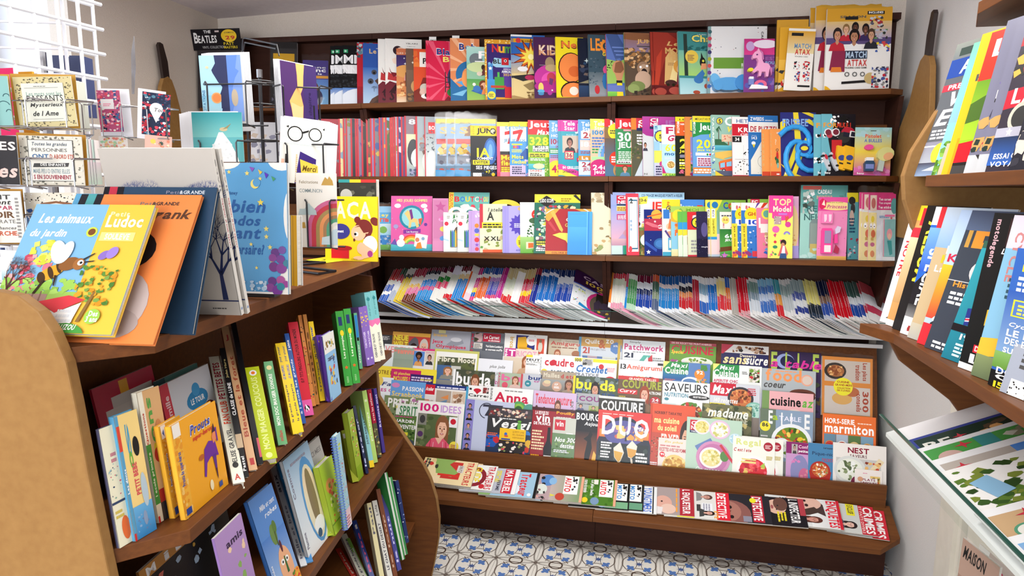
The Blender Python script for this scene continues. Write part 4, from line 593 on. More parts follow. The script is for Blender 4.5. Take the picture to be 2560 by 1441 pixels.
 (1679, 516, 1764, .005, 'green topped children puzzle booklet with a girl on a beach', '8cc6e0|r0 88 100 12 a8cc60|t20 90 60 6 7ab040 A MOI|t36 80 70 10 c8404a PELE|pf0b040 0 88 30 88 36 76 20 66 0 70|o20 82 16 f0dc40|n10 40 24 28 3 14 6 e8703a,f0b060|g0 0 100 14 e8d8a0 f0e4b8|e46 38 14 4 e8c078|e44 34 8 5 8a4a30|pd86a6a 34 30 54 30 50 16 38 16|r38 6 3 10 8a4a30|r46 6 3 10 8a4a30|r36 40 46 26 d0e8f0|l40 42 40 22 7ab 6', 'a8d070', dict(dy=.034)),
 (1690, 499, 1761, .004, 'blue puzzle magazine with plane peeking out behind booklets', '4a8ad8|t10 78 50 14 fff Jeux|t12 79 46 12 d8e8fa Jeux|pd8383a 70 86 94 80 96 86 76 90|r74 88 20 2 d8383a', '4a8ad8', dict(dy=.075, psi=8)),
 ([1696, 1708], 529, .13, .004, 'green topped narrow puzzle booklet with round 5 badge', 'dcecd8|r0 74 100 26 6ab850|t20 84 50 9 fff 6|v74 82 10 12 fff ans|o44 78 24 2a2a3a|o44 78 19 f0e040|t36 74 18 8 223 5|r0 60 60 16 3a9ad8|pf0d840 0 46 60 52 60 58 0 60|t18 26 46 18 3f8a3f L|l20 8 60 16 bcb 5|r20 6 46 5 3a7ac0', '8ac878', dict(dy=.03, dv=0)),
 (1720, 530, .13, .004, 'red topped narrow puzzle booklet with round 5 badge', 'd8e0c0|r0 60 100 40 d8303a|t20 84 40 9 fff 8|t60 72 40 10 fff Jeu|o40 76 24 2a2a3a|o40 76 19 f0e040|t32 72 18 8 223 5|e84 60 20 8 c8404a|e80 48 20 7 dcb|l14 10 70 30 999 4|p8a9a60 30 40 60 30 70 20 50 34|r0 0 100 4 c83a4a', 'c8404a', dict(dy=.03)),
 (1743, 529, 1768, .004, 'dark purple starry booklet', '2a2448|g0 0 100 40 1a1838 3a3468|n0 0 100 100 4 24 2 fff,88a|e70 60 30 16 5a5288|t40 20 60 4 ccd magie', '2a2448', dict(dy=.02)),
 ([1766, 1778], 500, .2, .005, 'green and pink colouring magazine with multicolour letters', 'f0d0d0|g0 40 100 60 8ab8c0 7ab040|r0 88 100 12 88b848|pf0e040 10 100 34 100 20 82 12 80|r0 0 17 100 f0e65a|o13 91 9 2a7ab8|r3 68 10 16 fff|v5 70 6 12 444 MEGASTAR|v4 40 7 26 8a7a20 Coloriages MEGASTAR|r0 30 17 5 3a9ad8|r0 0 17 30 f2d8d8|t36 84 14 12 2a5ab0 C|t50 84 12 10 d8402a o|t62 84 6 12 3a3a8a l|t69 84 12 10 6a3a9a o|n30 62 60 14 3 12 8 4a5a2a,b8704a|t24 50 14 12 a83a8a 4|pb0406a 22 8 40 8 36 26 28 24|r0 0 100 4 bcd', 'f0e050', dict(dy=.05, dv=0)),
 (1801, 530, .16, .004, 'jungle booklet with white 60 and red letters', '4a9a4a|r0 62 100 38 f2ece0|l6 90 60 5 445 1|o20 82 13 f0dc70|t12 80 16 5 b8503a 3-6|t44 78 40 10 b87a3a JOL|t36 64 60 14 d83a2a AN|v10 64 6 12 c85a6a ANIMAUX|g0 10 100 52 5aa84a 2f7a3a|p2f7a3a 30 60 60 44 90 62|t16 42 34 9 fff 60|t16 34 40 6 fff JEUX|p6a4024 0 22 60 26 100 10 100 4 50 16 0 12|e80 22 18 12 4a3024|s14 4 12 c86ac8|n0 0 60 6 3 6 6 c87ac0,8ac850', '5aa850', dict(dy=.03)),
 ([1831, 1855], 507, .15, .005, 'yellow and blue game booklet marked 8 plus', '3a7ac8|r0 86 100 14 f4f0ec|t16 88 18 7 c8283a 8+|pd8402a 60 80 100 100 84 100 56 78|p6a3a9a 50 88 70 100 60 100|o38 78 26 f0dc30|t24 76 28 7 c8402a GH|r14 58 60 12 f2f4f4|t26 60 40 9 2a4ac0 10|r0 0 20 62 f0d840|v5 20 9 38 6a5a20 Jeux en tissus|n20 14 60 40 3 26 4 fff,5a9ae0,2a5aa8|r38 2 40 10 d8404a|n0 0 36 14 3 8 8 e86a3a,9a3a7a', 'f0e070', dict(dy=.025, dv=0)),
 (1873, 498, .17, .006, 'green arrow-word magazine with red logo and tropical beach', '7cc8dc|r0 66 100 34 88b848|r8 92 30 8 c8304a|t12 93 20 5 fff FC|t44 82 60 12 eaf2e0 FLE|o26 86 15 f0dc40|o26 86 11 223|p4a8a3a 0 76 30 70 40 60 10 62|e40 52 20 12 8a5a3a|n0 36 60 26 3 16 6 3a7a4a,8a5a30|g0 6 100 34 4aa8d0 8fd8e8|pf0d8b0 10 38 60 34 40 30|i20 14 60 10 3a3a9a Fle|t14 9 50 5 d8a040 de|r0 0 100 7 88c040|t8 1 20 5 dfe N5', 'a8d060', dict(dy=.05)),
 (1894, 520, .16, .005, 'pink craft puzzle magazine with crayons', 'e880a0|o34 88 18 f0dc50|o34 88 12 6a9|i56 80 34 14 d8284a J|t60 68 30 10 d8284a a|r12 50 80 18 f0e8e8|t36 52 40 6 333 CADE|e56 36 30 12 f0dce0|n20 24 60 30 3 14 7 c8a080,e8d0a0,a05a6a|p3a6ac0 20 10 26 14 90 0 80 -4|p5a9ad8 24 16 30 20 96 6 90 2|r6 60 6 20 fff', 'e890b0', dict(dy=.035)),
], S3, psi=18, lean=10, ws=.85)
A += row_of(R3, 'sticker_book', 'book', [
 (1958, 491, 1997, .004, 'pale magenta page with blonde doll edge behind the pink sticker book', 'e0a8cc|e60 50 40 36 e8c890|e40 60 26 20 f0dcc0|n10 20 80 20 3 10 9 7ab870,d8a060|g0 0 100 20 b8a0d8 a8a0e0|r10 0 40 8 d8388a', 'e0a0c8', dict(dy=.05, psi=10)),
 (1920, 489, 1983, .012, 'yellow sticker book with hot pink head and doll sticker', 'f0ea72|r0 70 100 30 e8489a|e52 72 50 12 e8489a|r0 60 14 40 f0ea72|r0 72 14 28 e8489a|t18 84 74 11 f4dca0 TOP|t18 74 74 9 f8e8d0 Model|r40 69 36 3 c878d0|r22 54 30 13 b8a0a0|n22 54 30 13 2 16 3 554,e8d8c8,887|pd85a4a 70 56 84 64 80 68 74 66 68 68|o80 54 12 d84a9a|o30 46 15 e868b0|a76 38 8 14 9a7ad0|a76 38 5 8 8ad8c8|pd84a80 20 37 28 33 33 38 28 40|o28 26 6 d83a4a|s52 28 7 d85a8a|e28 18 10 2.5 3a8a6a|e62 25 12 5 3a2a2a|e60 21 8 4 c88a68|pd8686a 40 4 54 20 70 20 82 8 76 4|pf4f0ee 54 8 60 20 68 20 70 8|p3a5a8a 46 0 50 8 74 8 76 0|n6 2 30 10 3 6 5 e86a8a,4a9a5a,f0a0b8', 'f0ea80', dict(psi=6, dy=.02)),
], S3, lean=10)
A += row_of(R3, 'toy_magazine', 'magazine', [
 (1998, 463, 2120, .006, 'mint snow-themed magazine with compact toy in clear bag', 'a8dcd0|g0 62 100 38 78bcb4 4f9a96|r4 94 40 5 c85a50|n4 60 26 34 3 24 7 3a4a44,b8c8c0,6a7a74,eee|t36 88 30 6 fff CADEAU|t34 81 34 5 f0b8a0 INCONTOUR|t38 76 26 4 f0c8a0 NABLE|n66 62 34 30 5 18 6 8ac0b8,c8e0d8,5a908c|u14 64 50 8 3a6a6a REINE|u8 52 60 9 3a6a6a NEIGES|p889a98 20 14 50 14 50 48 40 54 26 54 20 48|r22 20 50 28 9aa8a0|r22 6 60 14 d8c070|n0 0 100 14 4 16 6 8ad0c0,c8ece4', '8ac8c0', dict(bag=.03, dy=.055, psi=5)),
 (2041, 493, 2120, .003, 'pink princess toy card with plastic phone and lipstick', 'e88ab8|r0 78 100 22 e0509a|e60 86 56 7 f0d890|u24 90 60 3 7a5a20 activites pour les petites|i30 82 66 6 c8508a Princesse|pd8285a 4 84 12 80 26 84 28 94 14 98 4 94|pf0e0d0 12 88 20 96 24 86|n0 6 100 70 4 30 1.6 8a3a8a,c85aa8|g0 0 100 6 c8904a e0b060', 'd86aa8', dict(dy=.015, psi=3)),
 (2119, 482, 2146, .005, 'teal magazine in bag with yellow head next to the princess card', '6ab8c0|r0 86 100 14 f0dc30|e44 88 30 6 333|e56 80 14 4 c89078|e50 76 20 8 444|e40 62 20 12 e8c8b8|l16 40 60 24 246 5|n0 0 100 34 4 14 12 8a8ab0,3a8a9a,e8e8f0,b8304a', '7ac0c8', dict(bag=.01, dy=.05)),
 ([2146, 2153, 2169], 481, 2240, .004, 'pink mermaid stationery pack in clear bag', 'e8ecec|r0 76 100 24 d83a80|r6 74 24 24 f0dcc8|e18 86 8 8 c8706a|t38 90 44 4 fff Ton carnet|t38 84 44 4 fff Ton crayon|t36 78 56 4 fff Tes stickers|e94 82 12 12 5aa0a0|r0 0 30 72 f2e2a0|e16 62 6 5 e8d040|e10 52 5 4 fff|e22 52 5 4 fff|o10 51 2 222|o22 51 2 222|e18 40 8 6 d8704a|o16 24 8 c86a8a|e16 10 8 5 d8885a|l10 30 12 8 c8a050 1|l40 64 40 4 6a9ac8 2|s84 64 6 d85a6a|r46 0 5 60 e8e8f2|r56 6 44 56 8ac0c0|r56 6 3 56 e88aa0|e78 40 10 8 f0a8b0|e78 36 6 5 f4c8b0|p3f9a98 70 30 86 30 90 10 80 8 76 16|r60 66 36 3 e878a8', 'f0a0c0', dict(bag=.03, dy=.02, dv=2, psi=9)),
], S3, lean=8)
by = {}
for r in A: by.setdefault(r['label'].split(' on the third')[0], []).append(r)
def find(t): return [r for r in A if t in r['label']]
def wh(r): m = r.children[0].data; return max(v.co.x for v in m.vertices), max(v.co.y for v in m.vertices)
for r in find('row of coloured pencils'):
    W, H = wh(r)
    relief(r, 'handle', [('f1f1ec', [(.5 * W + .3 * W * math.cos(math.radians(a)), H + .14 * H * math.sin(math.radians(a))) for a in range(0, 181, 15)] + [(.5 * W - .15 * W * math.cos(math.radians(a)), H + .07 * H * math.sin(math.radians(a))) for a in range(0, 181, 20)], .002)], -.002)
    cs = ['2a7a4a', '3a6ac8', '3a9ab8', 'e8c030', 'b08040', '7a3a2a', 'c8303a', 'd85a3a', 'e84a8a', 'e86aa0']
    relief(r, 'pencil_row', [(c, [(W * (.26 + i * .062), H * .12), (W * (.31 + i * .062), H * .12), (W * (.31 + i * .062), H * .5), (W * (.285 + i * .062), H * .56), (W * (.26 + i * .062), H * .5)], .005) for i, c in enumerate(cs)], .001, 'gloss')
for r in find('yellow handled'):
    W, H = wh(r); P = [(.52 * W + .46 * W * math.cos(math.radians(a)), H + .16 * H * math.sin(math.radians(a))) for a in range(0, 181, 12)]; Q = [(.52 * W - .22 * W * math.cos(math.radians(a)), H + .06 * H * math.sin(math.radians(a))) for a in range(0, 181, 15)]
    relief(r, 'handle', [('f0d048', P + Q, .004)], -.004)
for r in find('dark red colouring'):
    W, H = wh(r)
    relief(r, 'card_cutout', [('f0dc60', [(.15 * W, .42 * H), (.34 * W, .34 * H), (.44 * W, .3 * H), (.52 * W, .18 * H), (.64 * W, .14 * H), (.7 * W, .3 * H), (.6 * W, .46 * H), (.3 * W, .47 * H)], .002)], .001)
for r in find('princess toy card'):
    W, H = wh(r); q = lambda x, y: (W * x, H * y)
    relief(r, 'toy_phone', [('f04a9a', [q(.12, .1), q(.48, .1), q(.5, .14), q(.5, .46), q(.46, .5), q(.16, .5), q(.12, .46)], .012), ('9a8ab0', [q(.22, .26), q(.44, .26), q(.44, .46), q(.22, .46)], .013), ('f4e8e8', [q(.22, .12), q(.44, .12), q(.44, .23), q(.22, .23)], .013)], .001, 'gloss', 'hot pink toy phone')
    relief(r, 'toy_case', [('f080b8', [q(.1, .58), q(.48, .58), q(.5, .7), q(.48, .76), q(.12, .76), q(.1, .7)], .01), ('f8d0e4', [q(.18, .72), q(.28, .72), q(.28, .64), q(.24, .6), q(.2, .6)], .012), ('f8d0e4', [q(.34, .72), q(.44, .72), q(.44, .64), q(.4, .6), q(.36, .6)], .012)], .001, 'gloss')
    relief(r, 'toy_lipstick', [('f0489a', [q(.56, .26), q(.68, .27), q(.66, .42), q(.56, .4)], .012), ('d8d0e8', [q(.6, .41), q(.74, .44), q(.78, .52), q(.66, .54), q(.58, .48)], .01), ('b03050', [q(.56, .12), q(.7, .1), q(.74, .18), q(.62, .24)], .01)], .001, 'gloss')
# sky blue folded character wallet in front of the red colouring book
w_ = on_row(R3, 'wallet', 'wallet', 'plain sky blue plastic wallet standing on the third shelf', 1418, 529, 1481, .012, '3f96e0|g0 0 100 100 3a8edc 4aa2e8|g0 30 78 34 4096dc 52a8e4|r6 6 66 .6 3a86cc|r6 94 66 .6 3a86cc|r78 0 3 100 6ab8f0|r84 0 3 100 2a7ac8', '3a8ad0', psi=8, lean=10, dy=.004)
for r in fr[:1]: pass
# pony blister toy on the top shelf
PT = [o for o in bpy.data.objects if o.get('label', '').startswith('purple backing card')][0]
relief(PT, 'toy_pony', [('f0a8d0', [(.030,.150),(.034,.143),(.050,.146),(.056,.135),(.052,.112),(.040,.100),(.030,.085),(.040,.080),(.052,.090),(.060,.088),(.058,.066),(.068,.066),(.072,.085),(.088,.085),(.090,.064),(.100,.064),(.104,.090),(.108,.110),(.098,.122),(.080,.124),(.072,.140),(.070,.165),(.062,.178),(.056,.190),(.052,.178),(.040,.172),(.032,.160)], .02), ('5a2a6a', blob(.05, .16, .004, .003), .0215), ('c878b0', [(.062, .182), (.076, .17), (.08, .14), (.074, .135), (.07, .165)], .021), ('c878b0', [(.104, .112), (.118, .1), (.116, .07), (.108, .09)], .019), ('f4f0f4', [(.02, .012), (.1, .012), (.1, .022), (.06, .03), (.03, .03)], .014), ('e86a90', blob(.07, .032, .028, .02), .01), ('5a6ac0', blob(.07, .028, .014, .012), .012), ('e8e030', blob(.025, .096, .012, .008), .016), ('7a8ac8', [(.018, .03), (.04, .03), (.04, .055), (.018, .055)], .014), ('f4f4f4', [(.02, .055), (.038, .055), (.038, .065), (.02, .065)], .015)], .001, 'gloss')

GB = [o for o in bpy.data.objects if o.get('label', '').startswith('white dotted activity pad')][0]
relief(GB, 'bath_toy', [('5aa0d8', blob(.09, .04, .075, .03), .03), ('4a90d0', blob(.15, .045, .035, .036), .036), ('6ab0e0', blob(.03, .06, .02, .03, 12, .5), .028), ('5aa0d8', blob(.04, .03, .02, .02), .032)], .001, 'gloss', label='sky blue rubber toy')
# ---------------------------------------------------------------- thin puzzle magazines fanned out in the glass-fronted tray
ORD = 'first second third fourth fifth sixth seventh eighth ninth tenth eleventh twelfth'.split()
NUM = 'zero one two three four five six seven eight nine ten eleven twelve'.split()
TU = Vector((0, .848, .53)); TN = Vector((0, -.53, .848)); FL = .262
def fan_mesh(bands, wob, full=None):
    """one limp magazine: spine raised, fore edge drooping; bands = colours from tail to head"""
    mb = MB(); mb.c = []; prof = [(0, .102), (.03, .086), (.065, .062), (.1, .039), (.135, .02), (.165, .008), (.19, .002)]
    prof = [(x, w * (1 + wob * .1)) for x, w in prof]; th = .0036; cuts = [0]
    for f, c in bands: cuts.append(cuts[-1] + f)
    def P(x, w, l): return (x, TU.y * l * FL + TN.y * w, TU.z * l * FL + TN.z * w)
    for i in range(len(prof) - 1):
        (x0, w0), (x1, w1) = prof[i], prof[i + 1]
        for j, (f, c) in enumerate(bands):
            mb.poly([P(x0, w0, cuts[j]), P(x1, w1, cuts[j]), P(x1, w1, cuts[j + 1]), P(x0, w0, cuts[j + 1])]); mb.c.append(rgb(c if i or j % 3 else c))
        mb.poly([P(x0, w0 - th, 0), P(x0, w0 - th, cuts[-1]), P(x1, w1 - th, cuts[-1]), P(x1, w1 - th, 0)]); mb.c.append(rgb('ccc'))
        mb.poly([P(x0, w0 - th, 0), P(x1, w1 - th, 0), P(x1, w1, 0), P(x0, w0, 0)]); mb.c.append(rgb('e2dfda'))
        mb.poly([P(x0, w0 - th, cuts[-1]), P(x0, w0, cuts[-1]), P(x1, w1, cuts[-1]), P(x1, w1 - th, cuts[-1])]); mb.c.append(rgb('dedad2'))
    for j, (f, c) in enumerate(bands):
        x0, w0 = prof[0]; mb.poly([P(x0, w0 - th, cuts[j]), P(x0, w0, cuts[j]), P(x0, w0, cuts[j + 1]), P(x0, w0 - th, cuts[j + 1])]); mb.c.append(rgb(c))
        # narrow printed strip beside the spine, plus a highlight painted along its edge
    R = random.Random(len(bands) * 7 + int(abs(wob) * 100)); x1, w1 = .0052, .0994 * (1 + wob * .1); x0, w0 = .003, .1005 * (1 + wob * .1)
    l = .3; e0, e1 = (0, .1022 * (1 + wob * .1)), (.0009, .1017 * (1 + wob * .1))
    mb.poly([P(*e0, 0), P(*e1, 0), P(*e1, cuts[-1]), P(*e0, cuts[-1])]); mb.c.append(rgb('e4e6ea'))
    while l < .55:
        d = R.uniform(.01, .03)
        mb.poly([P(x0, w0 + .0003, l), P(x1, w1 + .0003, l), P(x1, w1 + .0003, l + d), P(x0, w0 + .0003, l + d)]); mb.c.append(rgb('d8dce4' if bands[min(2, len(bands) - 1)][1] not in ('fff', 'eee', 'f0f0ea', 'f2efe2') else '99a')); l += d + .02
    if full:
        a = Art(.19, FL, full); seg = []
        for f, c in zip(a.f, a.c):
            pts = [a.v[i] for i in f]
            def bend(p):
                for i in range(len(prof) - 1):
                    if p[0] <= prof[i + 1][0] + 1e-6: t = (p[0] - prof[i][0]) / (prof[i + 1][0] - prof[i][0]); w = prof[i][1] + t * (prof[i + 1][1] - prof[i][1]); break
                return P(p[0], w + .0012 + p[2], p[1] / FL)
            # cut each shape at the fold lines so that it follows the curve
            for i in range(len(prof) - 1):
                sub = []
                lo, hi = prof[i][0], prof[i + 1][0]; poly = [(p[0], p[1]) for p in pts]; z = pts[0][2]
                for lim, sg in ((lo, 1), (hi, -1)):
                    out = []
                    for k in range(len(poly)):
                        A, B = poly[k - 1], poly[k]; da, db = (A[0] - lim) * sg, (B[0] - lim) * sg
                        if (da < 0) != (db < 0): t = da / (da - db); out.append((lim, A[1] + (B[1] - A[1]) * t))
                        if db >= 0: out.append(B)
                    poly = out
                    if len(poly) < 3: break
                if len(poly) >= 3: mb.poly([bend((x, y, z)) for x, y in poly]); mb.c.append(c[0] if isinstance(c[0], tuple) else c)
    return mb.mesh('puzzle_magazine', 'gloss')
def fan(groups, u0, u1, where):
    total = sum(g[0] for g in groups); k = 0; Rr = random.Random(5)
    for n, desc, bands, *full in groups:
        bb = []; 
        for s in bands.split(): f, c = s.split(':'); bb.append((float(f), c))
        sm = sum(f for f, c in bb); bb = [(f / sm, c) for f, c in bb]
        meshes = [fan_mesh(bb, wv, full[0] if full else None) for wv in (0, .3, -.3)[:min(n, 3)]]
        for i in range(n):
            u = u0 + (u1 - u0) * k / (total - 1); k += 1
            y = .315; P = Vector((0, y, RT4.z(0))); P.x = solve_u(P + TN * .1, Vector((1, 0, RT4.m)), u); P.z = RT4.z(P.x) + .004
            lab = desc + (' lying ' if n == 1 else ', ' + ORD[i] + ' of ' + NUM[n] + ' alike ') + where
            o = bpy.data.objects.new('puzzle_magazine', meshes[i % len(meshes)]); COL.objects.link(o)
            sl = Rr.uniform(-.008, .008) + (.01 if n == 1 else 0) - (.045 * max(0, (1110 - u) / 160) if u < 1110 else .02 if u > 1500 else 0); o.location = P + TU * sl + TN * (.0001 * (k % 3)); tag(o, lab, 'magazine', desc + 's ' + where if n > 1 else None)
fan([(4, 'red topped blue booklet', '.2:3a6ac8 .1:fff .2:2f5ab8 .15:e8e8e0 .15:c03a3a .2:b02a34'), (3, 'grey white booklet', '.3:b8c4dc .3:e8ecf0 .2:c04a5a .2:3a5a4a'), (4, 'bright yellow booklet', '.4:efd23a .3:e8cc40 .1:555 .2:e8e8e4'),
     (6, 'pink and cream booklet', '.2:7a3a2a .2:e87aa8 .1:f0c040 .25:f0e8e0 .25:b0304a'), (7, 'sky blue booklet with magenta ring', '.1:2a8ad0 .2:3a9ae0 .12:d83a8a .2:2a8ae0 .18:e8f0f4 .1:223 .1:6a1a34'), (6, 'green and pink booklet', '.15:f0f0ea .2:f0f0ea .2:e0406a .15:2f8a3a .15:f0f0ea .15:5a1a34'),
     (4, 'white booklet with red foot', '.12:d8303a .4:f0f0ea .2:dfe8d8 .28:eef'), (5, 'azure booklet with maroon head', '.6:2a8ad8 .15:f0d8a0 .1:fff .15:6a1a2a'), (1, 'orange booklet', '.8:e0622a .2:e8e0d8'), (3, 'plain white booklet', '.2:f0d8e4 .6:f2f2f2 .2:ddd'),
     (2, 'magenta booklet with yellow and blue foot', '.12:e0408a .12:2a6ac8 .14:f0d830 .3:d8308a .1:fff .22:b82a7a'), (5, 'orange booklet with blue head', '.08:eee .5:e8703a .12:d85a30 .12:eee .18:2a5a9a'), (5, 'violet booklet', '.08:eee .1:d84a7a .4:5a5ab8 .12:b88ad0 .1:eee .2:2a4a9a'),
     (3, 'magenta booklet', '.08:eee .7:c83a9a .22:a82a7a'), (5, 'cream booklet with red foot', '.18:d83a3a .2:e8e8d8 .3:d8e0c8 .3:c8b88a'), (4, 'white booklet', '.9:f4f4f4 .1:c8b88a'), (5, 'red and yellow booklet', '.2:d8404a .15:f0d030 .2:d84a6a .15:c8303a .3:c8b078'),
     (3, 'dark blue booklet', '.5:2a3a9a .3:16204a .2:8a2a3a'), (9, 'bright blue booklet', '.08:e8eef4 .6:2a74c8 .12:2060b0 .1:dde .1:1a3a7a'), (8, 'navy booklet with white label', '.08:e8eef4 .4:2a4aa8 .1:5a7ac8 .22:e4e8f0 .2:1c2a5a'),
     (1, 'large purple puzzle book with a mountain photo', '1:3a2a5a', '3a1a44|t22 84 70 9 d8b8d0 CASE|t30 72 44 9 f0c850 100|l60 66 36 10 d8a848 2|r0 60 100 3 4a5ab8|g0 0 100 60 e8ecf0 dfe4ee|o100 26 62 c8327a|o100 26 54 5a5044|g60 0 40 60 2a2420 8a6a5a|p3a3040 56 30 66 44 76 36 84 46 100 40 100 0 60 0|n62 0 38 22 4 26 5 c8a030,3a3020|t6 50 26 5 3a7ac8 Grilles|t14 43 20 6 c8d83a XXL|n6 8 44 30 4 12 2 3a6ac8,d8504a,5a9a4a|p2a8ac8 20 6 60 0 60 4 22 14|pd83a8a 30 0 80 -4 90 4 50 6')],
    952, 1424, 'in the middle tray')
fan([(1, 'orange puzzle book with white panel', '1:e88a3a', 'e88a3a|t20 60 60 16 d83a7a 6|r20 30 60 14 a83a4a|o60 20 20 fff|r0 0 100 12 fff|t10 2 60 6 333 PETITS'), (6, 'cream booklet with red head', '.15:e8a0b8 .5:eeeee4 .2:dce4cc .15:c83a4a'), (1, 'azure booklet', '.6:2a8ad8 .4:c8506a'), (4, 'green booklet', '.15:b8dcc0 .5:4a9a5a .2:6ab070 .15:e4e8e0'),
     (7, 'navy booklet with maroon head', '.1:e8eef4 .35:2a4aa8 .15:1a2a60 .2:e4e8f0 .2:6a1a34'), (3, 'olive and slate booklet', '.3:5a6a8a .2:8a9a7a .3:4a6a5a .2:c85a3a'), (9, 'sky blue booklet with white label', '.1:e8eef4 .4:2a84cc .15:4a9ad8 .12:e8d8d8 .23:24589a'), (6, 'red and orange booklet with navy head', '.1:eee .3:c83038 .15:e08a4a .15:2a2a34 .1:eee .2:2a4a8a'),
     (3, 'crimson booklet', '.9:b83040 .1:eee'), (4, 'white and blue booklet', '.3:3a6ac0 .2:e8eef4 .3:8ab0c8 .2:eee'), (4, 'cobalt booklet', '.1:eee .7:2a7ad0 .2:e8e8ee'), (4, 'cream and red booklet', '.1:eee .4:d8404a .4:f0dc90 .1:e8e0c0'), (2, 'orange booklet with blue head', '.1:eee .3:d83a34 .3:e8803a .3:2a5ab0'), (3, 'newsprint grey booklet', '1:b8b4ac'),
     (5, 'scarlet booklet', '.08:e0a0a8 .9:cc2030'), (5, 'grey green booklet', '.1:eee .3:d8e0e8 .2:8aa0b0 .3:7a9a94 .1:ddd'), (7, 'blue striped booklet', '.1:eee .3:4a7ac8 .2:c8d8f0 .2:5a8ad0 .2:8ac0e0'), (3, 'scarlet booklet with teal head', '.3:d8303a .3:e8a04a .4:4aa0b0'), (5, 'white and grey booklet', '.15:eee .4:c8d0d4 .3:9ab0b0 .15:ddd'), (6, 'white booklet with navy bars', '.1:eee .15:3a4a9a .2:e8ecf0 .2:5a6ab0 .35:a0b4b8'),
     (6, 'pale yellow booklet with black foot', '.1:3a4a60 .25:2a3440 .5:ece48a .15:dcd480'), (5, 'navy photo booklet', '.1:c8d0e0 .3:3a5ab0 .2:8a6a5a .4:1c2448'), (8, 'vivid red booklet', '.05:eee .95:d81c2c'), (6, 'white and royal blue booklet', '.1:eee .3:2a54b0 .2:e8eef4 .4:4a6a64'), (3, 'white booklet with red bars', '.2:eee .2:c83a5a .3:e8ecf4 .3:c8505a')],
    1520, 2178, 'in the end tray')

# ---------------------------------------------------------------- magazines on the sloping display board
BS = math.radians(17); BU_ = Vector((0, math.sin(BS), math.cos(BS))); BN = Vector((0, -math.cos(BS), math.sin(BS)))
B0 = Vector((0, .20, .30))
def on_board(xl, vt, xr, row, desc, art, t=.004, H=None, tilt=0, kind='magazine', cat='magazine', spine='eee', extra=0, bag_=0, wd_ok=True, place='on the sloping display board'):
    d = .008 + .0165 * row + extra; P = onp(xl, vt, B0 + BN * d, BN); R = Vector((1, 0, -.012 + math.sin(math.radians(tilt)))).normalized(); R = (R - BN * R.dot(BN)).normalized(); U = BN.cross(R); 
    if U.z < 0: U = -U
    w_ = solve_u(P, R, xr); h = H or w_ * 1.33
    lo = RR.z(P.x) - .065; h = (P.z - lo) / U.z if row > 3.9 and not H and wd_ok else min(h, (P.z - lo) / U.z)
    r = item(kind, cat, (desc + ' ' + place).strip(), frame(P - U * h, R, U), w_, h, t, art, spine)
    if bag_: bag(r, w_, h, t, int(xl), bag_)
    return r
